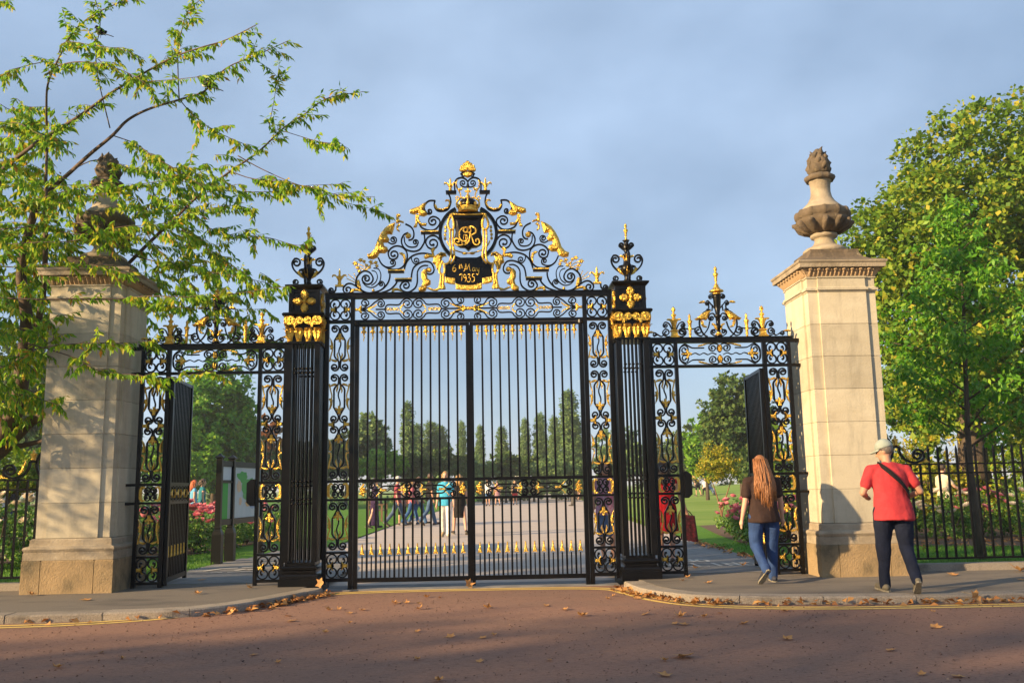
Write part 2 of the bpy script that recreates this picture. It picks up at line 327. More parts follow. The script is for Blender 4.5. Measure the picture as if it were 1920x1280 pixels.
def at_len(path, s, t):
    for i in range(len(s) - 1):
        if s[i + 1] >= t:
            k = (t - s[i]) / ((s[i + 1] - s[i]) or 1); return (path[i][0] + (path[i + 1][0] - path[i][0]) * k, path[i][1] + (path[i + 1][1] - path[i][1]) * k)
    return path[-1]
for side, K, sg in (('right', KR, 1), ('left', KL, -1)):
    inner = offset(K, 0.27 * sg)
    pv = struct('pavement_' + side, MB().slab(inner + [(14 * sg, 0.42), (2.0 * sg, 0.42)], -0.02, PZ), M['pavement'])
    kerb = struct('kerb_' + side, MB().slab(offset(K, 0.012 * sg) + offset(K, 0.26 * sg)[::-1], -0.02, PZ - 0.02), M['granite'])
    s = seglen(K); t = 0.0; k = 0
    while t < s[-1] - 0.2:
        ln = (0.62, 0.85, 0.98, 0.9, 1.0)[k % 5] if k else 0.45
        e = min(t + ln, s[-1]); m = 5; g = 0.006
        ps = [at_len(K, s, t + g + (e - t - 2 * g) * i / m) for i in range(m + 1)]
        js = R.uniform(-0.006, 0.006)
        o_ = offset(ps, -js * sg); b1 = offset(ps, (0.016 - js) * sg); i_ = offset(ps, 0.262 * sg)
        hz = PZ + R.uniform(-0.003, 0.006); mb = MB(); vs = []; n = m + 1
        for q, z in ((o_, -0.03), (o_, hz - 0.018), (b1, hz), (i_, hz), (i_, -0.03)): vs += [(x, y, z) for x, y in q]
        fs = []
        for r_ in range(4):
            for i in range(m):
                f = (r_ * n + i, r_ * n + i + 1, (r_ + 1) * n + i + 1, (r_ + 1) * n + i); fs.append(f if sg > 0 else f[::-1])
        fs += [tuple(r_ * n for r_ in range(5)), tuple(r_ * n + m for r_ in range(4, -1, -1))]
        obj('kerb_stone', mb.add(vs, fs), M['granite'], kerb); t = e; k += 1
# double yellow lines
YL = cr([(-14, -2.92), (-9, -2.92), (-6.5, -2.90), (-4.79, -2.84), (-4.03, -2.75), (-3.32, -2.46), (-2.88, -2.02), (-2.45, -1.30), (-2.10, -0.74), (-1.70, -0.46), (-0.89, -0.36), (0.11, -0.36), (1.17, -0.42), (1.72, -0.60), (1.90, -1.05), (2.12, -1.80), (2.52, -2.38), (3.20, -2.70), (4.06, -2.86), (4.95, -2.90), (5.85, -2.92), (9, -2.94), (14, -2.94)], 8)
for name, d in (('yellow_line', 0.0), ('yellow_line', 0.15)):
    a, b = offset(YL, d - 0.038), offset(YL, d + 0.038); n = len(a)
    tag(obj(name, MB().add([(x, y, 0.004) for x, y in a] + [(x, y, 0.004) for x, y in b], [(i, i + 1, n + i + 1, n + i) for i in range(n - 1)]), M['yellow']), kind='structure')
struct('gate_threshold', MB().box(-1.99, 1.99, -0.12, 0.5, -0.02, 0.012), M['side_path'])
# the park beyond
struct('park_path', MB().add([(-3.28, 0.45, 0.008), (3.0, 0.45, 0.008), (4.75, 3.0, 0.03), (4.85, 7.5, 0.045), (5.35, 20.4, 0.05), (8.0, 59, 0.05), (13, 132, 0.05), (5, 132, 0.05), (-1.6, 59, 0.05), (-3.0, 26, 0.05), (-3.28, 9, 0.045), (-3.28, 3, 0.03)],
    [(0, 1, 2, 11), (11, 2, 3, 10), (10, 3, 4, 9), (9, 4, 5, 8), (8, 5, 6, 7)]), M['park_path'])
for sg, nm in ((1, 'right'), (-1, 'left')):
    xi = 3.0 if sg > 0 else 3.28
    struct('side_path_' + nm, MB().add([(2.0 * sg, 0.40, 0.089), (4.75 * sg, 0.40, 0.089), (4.72 * sg, 3.0, 0.075), (4.85 * sg if sg > 0 else -4.35, 7.5, 0.062), ((4.3 if sg > 0 else -3.2), 9, 0.055), (2.0 * sg, 3.0, 0.06)],
        [(0, 1, 2, 5), (5, 2, 3, 4)] if sg > 0 else [(1, 0, 5, 2), (2, 5, 4, 3)]), M['side_path'])
def quads(poly, z): return MB().add([(x, y, z) for x, y in poly], [tuple(range(len(poly)))])
struct('lawn_left', quads([(-60, 0.5), (-4.6, 0.5), (-4.45, 3.0), (-4.35, 7.5), (-3.3, 8.5), (-3.02, 26), (-1.62, 59), (4.9, 130), (-60, 130)], 0.068), M['lawn'])
def lawn_right():
    mb = MB(); nx, ny = 40, 40; vs = []
    for j in range(ny + 1):
        y = 0.5 + (j / ny) ** 1.6 * 130
        xe = 4.7 + (0.15 * min(y, 7.5) / 7.5) + max(0, y - 7.5) * 0.066
        for i in range(nx + 1):
            x = xe + (i / nx) ** 1.5 * 90
            h = 1.25 * math.exp(-((x - 27) / 13) ** 2 - ((y - 66) / 20) ** 2)
            vs.append((x, y, 0.068 + h))
    return mb.add(vs, [(j * (nx + 1) + i, j * (nx + 1) + i + 1, (j + 1) * (nx + 1) + i + 1, (j + 1) * (nx + 1) + i) for j in range(ny) for i in range(nx)])
struct('lawn_right', lawn_right(), M['lawn_far'], True)
struct('lawn_strip_right', quads([(4.69, 0.5), (16, 0.5), (16, 3.0), (9, 4.6), (5.5, 6.1), (5.9, 10), (6.6, 15), (6.6, 17), (5.15, 17), (4.84, 7.5), (4.72, 3.0)], 0.074), M['lawn'])
struct('rose_bed_right', quads([(16, 3.0), (9, 4.6), (5.5, 6.1), (5.9, 10), (6.6, 15), (12, 18), (20, 14)], 0.079), M['soil'])
struct('rose_bed_left', quads([(-16, 3.4), (-9, 4.8), (-5.8, 6.6), (-5.4, 9.7), (-5.6, 14), (-12, 18), (-20, 14)], 0.079), M['soil'])
# painted words and worn strokes on the side paths
def letters(parent, txt, x0, y0, w, h, gap, z=0.093, slant=0.0):
    G_ = {'N': [[(0, 0), (0, 1)], [(0, 1), (1, 0)], [(1, 0), (1, 1)]], 'O': [[(.5, 0), (.1, .2), (0, .5), (.1, .8), (.5, 1), (.9, .8), (1, .5), (.9, .2), (.5, 0)]], 'C': [[(1, .2), (.6, 0), (.2, .1), (0, .5), (.2, .9), (.6, 1), (1, .8)]],
          'Y': [[(0, 1), (.5, .5)], [(1, 1), (.5, .5), (.5, 0)]], 'L': [[(0, 1), (0, 0), (.9, 0)]], 'I': [[(.5, 0), (.5, 1)]], 'G': [[(1, .8), (.6, 1), (.2, .9), (0, .5), (.2, .1), (.6, 0), (1, .2), (1, .45), (.6, .45)]]}
    for k, ch in enumerate(txt):
        mb = MB()
        for st in G_[ch]:
            pts = [(x0 + k * (w + gap) + px * w, y0 + py * h) for px, py in st]
            a, b = offset(pts, -0.028), offset(pts, 0.028); n = len(pts)
            zz = lambda y: 0.089 - (0.014 * (y - 0.4) / 2.6) + 0.004
            mb.add([(x, y, zz(y)) for x, y in a] + [(x, y, zz(y)) for x, y in b], [(i, i + 1, n + i + 1, n + i) for i in range(n - 1)])
        obj('painted_letter', mb, M['white_paint'], parent)
pm = bpy.data.objects['side_path_right']
letters(pm, 'CYCLING', 2.72, 1.45, 0.17, 0.62, 0.075); letters(pm, 'NO', 3.42, 2.3, 0.17, 0.55, 0.075)
mb = MB()
for st in ([(-4.35, 2.5), (-4.2, 2.9), (-3.95, 3.0)], [(-3.9, 3.05), (-3.72, 3.1)], [(-3.86, 2.5), (-3.76, 2.75), (-3.66, 2.6), (-3.5, 2.8)], [(-4.15, 2.15), (-3.98, 2.2)], [(-3.9, 2.2), (-3.7, 2.25), (-3.5, 2.2)]):
    a, b = offset(st, -0.04), offset(st, 0.04); n = len(st); mb.add([(x, y, 0.084) for x, y in a] + [(x, y, 0.084) for x, y in b], [(i, i + 1, n + i + 1, n + i) for i in range(n - 1)])
obj('worn_marking', mb, M['white_paint'], bpy.data.objects['side_path_left'])

# ================================================================== stone pillars
CRUX = None
def cross_plan(p, q):
    """square plan of half size 1 whose middle (|t|<q) stands proud to p"""
    o = []
    for k in range(4):
        a = k * pi / 2; c, s = round(cos(a)), round(sin(a))
        for t, n in ((-1, -1), (-q, -1), (-q, -p), (q, -p), (q, -1)):
            o.append((t * c - n * s, t * s + n * c))
    return o
def pillar(cx, label, drk):
    cy = 0.065; h = 0.475
    t = thing('gate_pillar', (cx, cy, PZ), label, 'pillar', 'stone pillars flanking the gates')
    hp = h + 0.113
    # plinth: corner and middle blocks around a core
    obj('plinth_core', MB().sqprof([(hp - 0.02, PZ - 0.05), (hp - 0.02, 0.50)], cx, cy), M['stone_plinth'], t)
    def blk(x0, x1, y0, y1, z0, z1, nm, m_):
        b = 0.012
        mb = MB().add([(x0, y0, z0), (x1, y0, z0), (x1, y1, z0), (x0, y1, z0), (x0, y0, z1 - b), (x1, y0, z1 - b), (x1, y1, z1 - b), (x0, y1, z1 - b), (x0 + b, y0 + b, z1), (x1 - b, y0 + b, z1), (x1 - b, y1 - b, z1), (x0 + b, y1 - b, z1)],
            [(3, 2, 1, 0), (0, 1, 5, 4), (1, 2, 6, 5), (2, 3, 7, 6), (3, 0, 4, 7), (4, 5, 9, 8), (5, 6, 10, 9), (6, 7, 11, 10), (7, 4, 8, 11), (8, 9, 10, 11)])
        obj(nm, mb, m_, t)
    g = 0.004; c1 = hp * 0.58
    for y0, y1 in ((-hp, -hp + 0.10), (hp - 0.10, hp)):
        for x0, x1 in ((-hp, -c1), (-c1, c1), (c1, hp)): blk(cx + x0 + g, cx + x1 - g, cy + y0, cy + y1, PZ - 0.02, 0.505, 'plinth_block', M['stone_plinth'])
    for x0, x1 in ((-hp, -hp + 0.10), (hp - 0.10, hp)):
        blk(cx + x0, cx + x1, cy - hp + 0.102, cy + hp - 0.102, PZ - 0.02, 0.505, 'plinth_block', M['stone_plinth'])
    obj('base_moulding', MB().sqprof([(hp - 0.008, 0.507), (hp - 0.012, 0.60), (hp - 0.02, 0.605), (hp - 0.012, 0.62), (hp + 0.0, 0.645), (hp - 0.012, 0.672), (h + 0.06, 0.682), (h + 0.052, 0.69), (h + 0.046, 0.76), (h + 0.03, 0.775)], cx, cy), M['stone_aged'], t)
    # shaft courses: corner strips set back, middle panel proud on each face
    plan = cross_plan(1.062, 0.70); z0 = 0.779; zt = 3.93; nc = 7; ch = (zt - z0) / nc
    for k in range(nc):
        a, b = z0 + k * ch, z0 + (k + 1) * ch - 0.003; hh = h + R.uniform(-0.0015, 0.0015); hb = h - 0.003
        prof = [(hb, a), (hh, a + 0.006), (hh, b - 0.004), (hb, b)]
        obj('stone_course', MB().sqprof(prof, cx, cy, plan=plan), M['stone'], t)
    obj('necking', MB().sqprof([(h + .005, 3.93), (h + 0.012, 3.945), (h + 0.034, 3.955), (h + 0.036, 3.985), (h + 0.010, 3.995), (h + 0.008, 4.005)], cx, cy, plan=plan), M['stone'], t)
    obj('frieze_block', MB().sqprof([(h, 4.006), (h, 4.125), (h + 0.015, 4.13), (h + 0.018, 4.145), (h + 0.01, 4.15)], cx, cy, plan=plan), M['stone'], t)
    # carved cove with upright leaves under an egg-and-dart row
    obj('cove', MB().sqprof([(h + 0.01, 4.151), (h + 0.02, 4.18), (h + 0.055, 4.225), (h + 0.075, 4.245), (h + 0.07, 4.262)], cx, cy), M['stone_carved'], t)
    lf = MB()
    lf.add([(-0.022, 0, 0), (0.022, 0, 0), (0.028, -0.03, 0.045), (-0.028, -0.03, 0.045), (0.016, -0.068, 0.088), (-0.016, -0.068, 0.088), (0, -0.012, 0), (0, -0.052, 0.045), (0, -0.084, 0.085)],
        [(0, 6, 7, 3), (6, 1, 2, 7), (3, 7, 8, 5), (7, 2, 4, 8)])
    lm = lf.mesh('carved_leaf', M['stone_carved'])
    em = MB().ball((0, 0, 0), 0.03, 8, 5, (1.15, 0.8, 0.62)).mesh('egg', M['stone_carved'], True)
    for k in range(4):
        a = k * pi / 2
        for i in range(16):
            u = -0.93 * h + 1.86 * h * i / 15
            for me, nm, dd, z in ((lm, 'carved_leaf', h + 0.016, 4.158), (em, 'carved_egg', h + 0.088, 4.243)):
                if nm == 'carved_egg' and i % 2: continue
                x, y = u, -dd
                if k and nm == 'carved_leaf' and k == 2: continue
                o = obj(nm, me, None, t, loc=(cx + x * cos(a) - y * sin(a), cy + x * sin(a) + y * cos(a), z)); o.rotation_euler[2] = a
    c = h + 0.15
    obj('cornice', MB().sqprof([(h + 0.085, 4.264), (c - 0.02, 4.266), (c - 0.018, 4.325), (c - 0.008, 4.33), (c + 0.0, 4.345), (c + 0.002, 4.362), (c - 0.01, 4.366)], cx, cy), M['stone_aged'], t)
    obj('cap', MB().sqprof([(c - 0.012, 4.367), (c - 0.05, 4.385), (h - 0.02, 4.42), (h - 0.09, 4.47), (h - 0.125, 4.53), (h - 0.13, 4.585), (h - 0.16, 4.59)], cx, cy), M['stone_worn'], t)
    # flaming urn
    def urnprof(): return [(0.30, 4.588), (0.315, 4.61), (0.31, 4.645), (0.27, 4.675), (0.21, 4.70), (0.165, 4.73), (0.14, 4.775), (0.135, 4.81), (0.15, 4.83), (0.185, 4.84), (0.195, 4.865), (0.185, 4.89), (0.16, 4.90)]
    obj('urn_foot', MB().lathe(urnprof(), 28, (cx, cy, 0)), M['stone_aged'], t, True)
    fl = lambda a, k, z: 1 + 0.06 * abs(sin(a * 6))
    ub = obj('urn_bowl', MB().lathe([(0.16, 4.895), (0.22, 4.92), (0.29, 4.97), (0.345, 5.04), (0.36, 5.09), (0.35, 5.115), (0.365, 5.13), (0.375, 5.17), (0.355, 5.23), (0.33, 5.245)], 48, (cx, cy, 0), mod=fl), M['stone_worn'], t, True)
    for i in range(12):   # gadroons and acanthus buds round the bowl
        a = 2 * pi * (i + .5) / 12
        obj('gadroon', MB().ball((cx + 0.345 * cos(a), cy + 0.345 * sin(a), 5.175), 0.062, 8, 6, (0.95, 0.95, 1.3)), M['stone_worn'], ub, True)
        bb = MB().tube([(cx + r_ * cos(a), cy + r_ * sin(a), z) for r_, z in ((0.18, 4.91), (0.27, 4.95), (0.35, 5.0), (0.395, 5.05), (0.415 + 0.02 * (i % 2), 5.045))], [0.025, 0.042, 0.05, 0.042, 0.028], 7)
        obj('acanthus_leaf', bb, M['stone_worn'], ub, True)
    obj('urn_neck', MB().lathe([(0.335, 5.244), (0.27, 5.30), (0.20, 5.37), (0.155, 5.45), (0.14, 5.53), (0.142, 5.62), (0.155, 5.68), (0.165, 5.70)], 28, (cx, cy, 0)), M['stone_aged'], t, True)
    obj('urn_rim', MB().lathe([(0.165, 5.70), (0.20, 5.705), (0.215, 5.735), (0.205, 5.77), (0.17, 5.795), (0.13, 5.80)], 36, (cx, cy, 0), mod=lambda a, k, z: 1 + 0.05 * sin(a * 9)), M['stone_worn'], t, True)
    fm = obj('flame', MB().lathe([(0.10, 5.79), (0.15, 5.84), (0.165, 5.91), (0.15, 6.0), (0.11, 6.08), (0.07, 6.15), (0.03, 6.2)], 30, (cx, cy, 0), mod=lambda a, k, z: 1 + 0.12 * sin(a * 5 + z * 14)), M['stone_worn'], t, True)
    for i in range(16):
        a = i * 2.4; r0 = 0.13 - 0.004 * i; zb = 5.84 + 0.014 * i; hh = R.uniform(0.12, 0.19)
        obj('flame_tongue', MB().tube([(cx + r0 * cos(a), cy + r0 * sin(a), zb), (cx + (r0 + .035) * cos(a + .15), cy + (r0 + .035) * sin(a + .15), zb + hh * .45), (cx + (r0 + .012) * cos(a + .35), cy + (r0 + .012) * sin(a + .35), zb + hh * .8), (cx + (r0 + .035) * cos(a + .5), cy + (r0 + .035) * sin(a + .5), zb + hh)], [0.035, 0.04, 0.022, 0.005], 6), M['stone_worn'], fm, True)
    return t
pillar(-5.195, 'tall limestone gate pillar with flaming urn half hidden by cherry branches', 0)
pillar(5.195, 'tall sunlit limestone gate pillar with flaming urn beside the man in red', 1)
# ================================================================== wrought iron helpers
BW, BD = 0.020, 0.030
def scroll(parent, pts, end=None, start=None, w=BW, d=BD, y=0.0, m='iron', smooth=4, name='scroll', taper=True):
    """one bent bar: control points, optional spiral ends (cx, cz, turns)"""
    p = cr(pts, smooth)
    if end: p = p + curl(p[-1], end[:2], end[2], 0.28)
    if start: p = curl(p[0], start[:2], start[2], 0.28)[::-1] + p
    n = len(p); ws = [w] * n
    mb = MB(); mb.strip(p, ws, d, y)
    for flag, q in ((end, p[-1]), (start, p[0])):
        if flag: mb.add(*disc(q, w * 0.85, d * 1.1, y))
    return obj(name, mb, M[m], parent)
def disc(c, r, d, y, n=8):
    vs = [(c[0] + r * cos(2 * pi * k / n), y - d / 2, c[1] + r * sin(2 * pi * k / n)) for k in range(n)] + [(c[0] + r * cos(2 * pi * k / n), y + d / 2, c[1] + r * sin(2 * pi * k / n)) for k in range(n)]
    return vs, [tuple(range(n)), tuple(range(2 * n - 1, n - 1, -1))] + [((k + 1) % n, k, n + k, n + (k + 1) % n) for k in range(n)]
def gilt(parent, poly, y=0.0, t=0.024, bulge=0.016, name='gilt_leaf', ins=0.35): return obj(name, MB().leafpoly(poly, y, t, ins, bulge), M['gold'], parent)
def giltstrip(parent, pts, w=(0.03, 0.012), y=0.0, d=0.03, end=None, name='gilt_leaf'):
    p = cr(pts, 4)
    if end: p = p + curl(p[-1], end[:2], end[2], 0.3)
    n = len(p); mb = MB().strip(p, [w[0] + (w[1] - w[0]) * k / (n - 1) for k in range(n)], d, y)
    return obj(name, mb, M['gold'], parent)
def box(parent, name, *a, m='iron'): return obj(name, MB().box(*a), M[m], parent)
def Q(parent, x0, x1, z0, z1, y=0.0, collar=True, m='iron'):
    """panel of four scrolls rolled towards their own centres, gilt collars at the sides"""
    xc, zc = (x0 + x1) / 2, (z0 + z1) / 2; hw, hz = (x1 - x0) / 4, (z1 - z0) / 4
    for sx in (-1, 1):
        for sz in (-1, 1):
            cx, cz = xc + sx * hw, zc + sz * hz; p = []
            N = 30
            for k in range(N + 1):
                t = k / N; rr = (1 if t < .5 else 1 - (t - .5) / .5 * .74) * 0.97
                a = -pi * .62 + t * 2 * pi * 1.42
                p.append((cx - sx * rr * hw * sin(a + pi * .5) * -1 * -1 if False else cx - sx * rr * (hw) * cos(a + pi), cz + sz * rr * hz * sin(a)))
            mb = MB().strip(p, BW * 0.95, BD, y); mb.add(*disc(p[-1], BW * .9, BD * 1.1, y)); obj('scroll', mb, M[m], parent)
        if collar:
            x = xc + sx * 2 * hw
            gilt(parent, [(x - sx * 0.004, zc - .022), (x - sx * hw * .75, zc - .026), (x - sx * hw * 1.15, zc - .062), (x - sx * hw * 1.25, zc - .055), (x - sx * hw * 1.05, zc - .015), (x - sx * hw * 1.05, zc + .015), (x - sx * hw * 1.25, zc + .055), (x - sx * hw * 1.15, zc + .062), (x - sx * hw * .75, zc + .026), (x - sx * 0.004, zc + .022)], y, 0.034, 0.012)
def collars(parent, x0, x1, zc, y=0.0):
    hw = (x1 - x0) / 4
    for x, sx in ((x0, -1), (x1, 1)):
        gilt(parent, [(x - sx * 0.004, zc - .022), (x - sx * hw * .75, zc - .026), (x - sx * hw * 1.15, zc - .062), (x - sx * hw * 1.25, zc - .055), (x - sx * hw * 1.05, zc - .015), (x - sx * hw * 1.05, zc + .015), (x - sx * hw * 1.25, zc + .055), (x - sx * hw * 1.15, zc + .062), (x - sx * hw * .75, zc + .026), (x - sx * 0.004, zc + .022)], y, 0.034, 0.012)
def LY(parent, x0, x1, z0, z1, y=0.0, flip=False, both=False, top_gilt=True):
    """lyre panel: scroll pair at one end, two straight bars, wavy rod between, gilt leaves; flip puts the scroll pair at the bottom"""
    xc = (x0 + x1) / 2; hw = (x1 - x0) / 2; H = z1 - z0
    def T(u, v): return (xc + u * hw, (z0 + v) if flip else (z1 - v))
    sg = -1 if flip else 1
    ends = H - hw * (0.95 if not both else 1.55)
    for s in (-1, 1):
        path = [T(s * .50, ends), T(s * .50, ends * .6), T(s * .50, hw * 1.62), T(s * .36, hw * 1.34), T(s * .13, hw * 1.12), T(s * .07, hw * .80)]
        c = T(s * .47, hw * .52); r = hypot(*(a - b for a, b in zip(T(s * .07, hw * .52), c)))
        scroll(parent, path + [T(s * .07, hw * .52)], end=(c[0], c[1], -s * 1.35 * sg), w=BW * 1.15, y=y)
        if both:
            c2 = T(s * .47, H - hw * .52)
            scroll(parent, [T(s * .5, H - hw * 1.6), T(s * .3, H - hw * 1.25), T(s * .07, H - hw * .8), T(s * .07, H - hw * .52)], end=(c2[0], c2[1], s * 1.35 * sg), w=BW * 1.15, y=y)
        # gilt: upright leaf by the rod, outer tendril, bracket at the bar end
        gilt(parent, [T(s * .09, hw * 1.15), T(s * .20, hw * 1.30), T(s * .32, hw * 1.68), T(s * .20, hw * 1.95), T(s * .19, hw * 1.7), T(s * .11, hw * 1.5)], y, 0.034, 0.014)
        gilt(parent, [T(s * .15, hw * 1.12), T(s * .42, hw * .98), T(s * .74, hw * 1.10), T(s * .86, hw * 1.32), T(s * .70, hw * 1.28), T(s * .44, hw * 1.22)], y, 0.034, 0.012)
        e = T(s * .80, hw * 2.75)
        giltstrip(parent, [T(s * .93, hw * 1.05), T(s * .84, hw * 1.6), T(s * .70, hw * 2.15), T(s * .74, hw * 2.55)], (0.018, 0.009), y, 0.028, end=(T(s * .86, hw * 2.55)[0], T(s * .86, hw * 2.55)[1], -s * .8 * sg))
        b0 = H - hw * (1.05 if not both else 1.7)
        gilt(parent, [T(s * .62, b0 - hw * .62), T(s * .78, b0 - hw * .78), T(s * .92, b0 - hw * .72), T(s * .84, b0 - hw * .3), T(s * .90, b0 + hw * .15), T(s * .97, b0 + hw * .42), T(s * .78, b0 + hw * .15), T(s * .66, b0 - hw * .15)], y, 0.034, 0.014)
    rod = [T(0.10 * sin(k / 16 * 2 * pi * 1.6) * (0.9 if 0 < k < 16 else 0.3), hw * .9 + (ends + hw * .15 - hw * .9) * k / 16) for k in range(17)]
    obj('wavy_rod', MB().strip(cr(rod, 2), BW * .9, BD * .8, y), M['iron'], parent)
    v = ends + hw * .1
    gilt(parent, [T(-.42, v + hw * .05), T(-.30, v - hw * .16), T(-.10, v), T(-.12, v - hw * .3), T(.12, v - hw * .3), T(.10, v), T(.30, v - hw * .16), T(.42, v + hw * .05), T(.14, v + hw * .22), T(.16, v + hw * .5), T(-.16, v + hw * .5), T(-.14, v + hw * .22)], y, 0.034, 0.012)
    if not both: gilt(parent, [T(-.16, hw * .05), T(.16, hw * .05), T(.06, hw * .75), T(.12, hw * .98), T(-.12, hw * .98), T(-.06, hw * .75)], y, 0.03, 0.008) if False else obj('collar', MB().strip([T(0, hw * .15), T(0, hw * .5), T(0, hw * 1.0)], [0.045, 0.02, 0.05], BD * 1.1, y), M['iron'], parent)
def CB(parent, x0, x1, z0, z1, y=0.0):
    """small lock-band panel: four inner scrolls between two gilt crescents"""
    xc = (x0 + x1) / 2; w = (x1 - x0); Q(parent, xc - w * .27, xc + w * .27, z0 + .012, z1 - .012, y, False)
    zc = (z0 + z1) / 2; h = (z1 - z0) / 2
    for s in (-1, 1):
        p = [(xc + s * w * .24, zc + h * .78), (xc + s * w * .38, zc + h * .86), (xc + s * w * .47, zc + h * .4), (xc + s * w * .485, zc), (xc + s * w * .47, zc - h * .4), (xc + s * w * .38, zc - h * .86), (xc + s * w * .24, zc - h * .78)]
        q = cr(p, 4); n = len(q); obj('gilt_crescent', MB().strip(q, [0.012 + 0.032 * sin(pi * k / (n - 1)) for k in range(n)], 0.034, y), M['gold'], parent)
def urnfinial(parent, x, z, h, y=0.0, m='gold', n=12, name='gilt_finial', fat=1.0):
    pr = [(0.30, 0), (0.34, .03), (0.20, .08), (0.13, .16), (0.12, .22), (0.22, .27), (0.16, .31), (0.20, .40), (0.25, .50), (0.38, .58), (0.36, .62), (0.20, .67), (0.14, .72), (0.16, .75), (0.24, .82), (0.22, .90), (0.10, .97), (0.02, 1.0)]
    return obj(name, MB().lathe([(a * h * .36 * fat, b * h) for a, b in pr], n, (x, y, z)), M[m], parent, True)
def fleur(parent, x, z, h, y=0.0):
    """gilt lily finial: cup, two curled side petals, flame"""
    mb = MB().lathe([(0.10 * h, 0), (0.13 * h, .1 * h), (0.09 * h, .2 * h), (0.16 * h, .42 * h), (0.18 * h, .52 * h), (0.08 * h, .58 * h), (0.06 * h, .7 * h), (0.07 * h, .8 * h), (0.01 * h, h)], 10, (x, y, z))
    for s in (-1, 1):
        for yy in (-1, 1) if False else (0,):
            mb.strip(cr([(x + s * .10 * h, z + .40 * h), (x + s * .24 * h, z + .58 * h), (x + s * .38 * h, z + .60 * h), (x + s * .44 * h, z + .50 * h)], 4), [0.1 * h, .1 * h, .09 * h, .08 * h, .08 * h, .07 * h, .07 * h, .06 * h, .06 * h, .05 * h, .05 * h, .04 * h, .03 * h], 0.05, y)
    return obj('gilt_fleur', mb, M['gold'], parent)
SPEAR = None
# ------------------------------------------------------------------ main carriage gate frame with overthrow
frame = thing('gate_overthrow', (0, 0, 0.0), 'black and gilt scrolled overthrow and jambs framing the main gates, with royal cipher', 'gate frame')
box(frame, 'top_rail', -2.03, 2.03, -0.035, 0.035, 3.999, 4.072); box(frame, 'top_rail_cap', -2.03, 2.03, -0.05, 0.05, 4.0725, 4.084)
box(frame, 'frieze_rail', -2.03, 2.03, -0.028, 0.028, 3.648, 3.694)
for s in (-1, 1):
    for a, b in ((1.968, 2.027), (1.612, 1.672)):
        x0, x1 = sorted((s * a, s * b))
        box(frame, 'post', x0, x1, -0.03, 0.03, 0.0 if a < 1.8 else PZ, 3.6475); box(frame, 'post', x0, x1, -0.029, 0.029, 3.695, 3.9985)
    x0, x1 = sorted((s * 1.673, s * 1.967))
    for z0, z1 in ((1.432, 1.468), (1.186, 1.216), (0.482, 0.512), (0.115, 0.165)): box(frame, 'rail', x0, x1, -0.024, 0.024, z0, z1)
    Q(frame, x0 + .006, x1 - .006, 3.70, 3.993)
    LY(frame, x0, x1, 2.955, 3.643, flip=True, both=True); LY(frame, x0, x1, 2.232, 2.95, both=True); LY(frame, x0, x1, 1.47, 2.228, flip=True, both=True); collars(frame, x0, x1, 2.23)
    CB(frame, x0 + .005, x1 - .005, 1.218, 1.43); LY(frame, x0, x1, 0.514, 1.184, flip=True, both=True); Q(frame, x0 + .004, x1 - .004, 0.168, 0.48)
# frieze between the jamb squares
for s in (-1, 1):
    def F(x, z): return (s * (-(950 - x) * 0.00192), 3.846 - (z - 1155) * 0.00186)
    fy = 0
    for sz in (-1, 1):
        def V(x, dz): return F(x, 1155 + sz * dz)
        t_ = s * sz
        for (pts, c, tn) in (([V(118, 0), V(165, -8), V(190, -22), V(212, -45)], V(180, -48), 1.2), ([V(165, 2), V(215, -18), V(255, -55), V(300, -78), V(325, -55)], V(298, -44), -1.25)):
            scroll(frame, pts, end=(c[0], c[1], tn * t_), w=.017)
        scroll(frame, [V(330, -2), V(350, -34), V(430, -34), V(455, -62), V(490, -82), V(528, -62)], end=(V(493, -42)[0], V(493, -42)[1], -1.3 * t_), w=.017)
        scroll(frame, [V(745, -2), V(722, -34), V(640, -34), V(615, -62), V(580, -82), V(542, -62)], end=(V(577, -42)[0], V(577, -42)[1], 1.3 * t_), w=.017)
        scroll(frame, [V(950, -6), V(880, -16), V(838, -36), V(815, -70), V(782, -82), V(748, -62)], end=(V(778, -42)[0], V(778, -42)[1], 1.25 * t_), w=.017)
        scroll(frame, [V(845, -25), V(900, -42), V(912, -68)], end=(V(884, -62)[0], V(884, -62)[1], 1.1 * t_), w=.016)
        giltstrip(frame, [V(905, -4), V(860, -16), V(830, -30), V(806, -44)], (0.02, 0.012)); giltstrip(frame, [V(205, -4), V(245, -20), V(268, -40)], (0.02, 0.01))
        giltstrip(frame, [V(440, -6), V(455, -26), V(470, -36), V(462, -48)], (0.022, 0.01)); giltstrip(frame, [V(632, -6), V(616, -26), V(602, -36), V(608, -48)], (0.022, 0.01))
        giltstrip(frame, [F(335 + 12 * k, 1155 + sz * 9 * sin(k * pi / 2)) for k in range(9)], (0.013, 0.013), d=.02, name='gilt_twist'); giltstrip(frame, [F(648 + 11 * k, 1155 + sz * 9 * sin(k * pi / 2)) for k in range(9)], (0.013, 0.013), d=.02, name='gilt_twist')
    gilt(frame, [F(112, 1145), F(135, 1148), F(150, 1125), F(162, 1128), F(158, 1155), F(162, 1182), F(150, 1185), F(135, 1162), F(112, 1165)], 0, 0.036)
    gilt(frame, [F(950, 1143), F(925, 1146), F(905, 1128), F(896, 1134), F(905, 1155), F(896, 1176), F(905, 1182), F(925, 1164), F(950, 1167)], 0, 0.036)
    box(frame, 'rod', *sorted((F(262, 0)[0], F(335, 0)[0])), -.012, .012, 3.836, 3.856); box(frame, 'rod', *sorted((F(742, 0)[0], F(905, 0)[0])), -.012, .012, 3.836, 3.856)
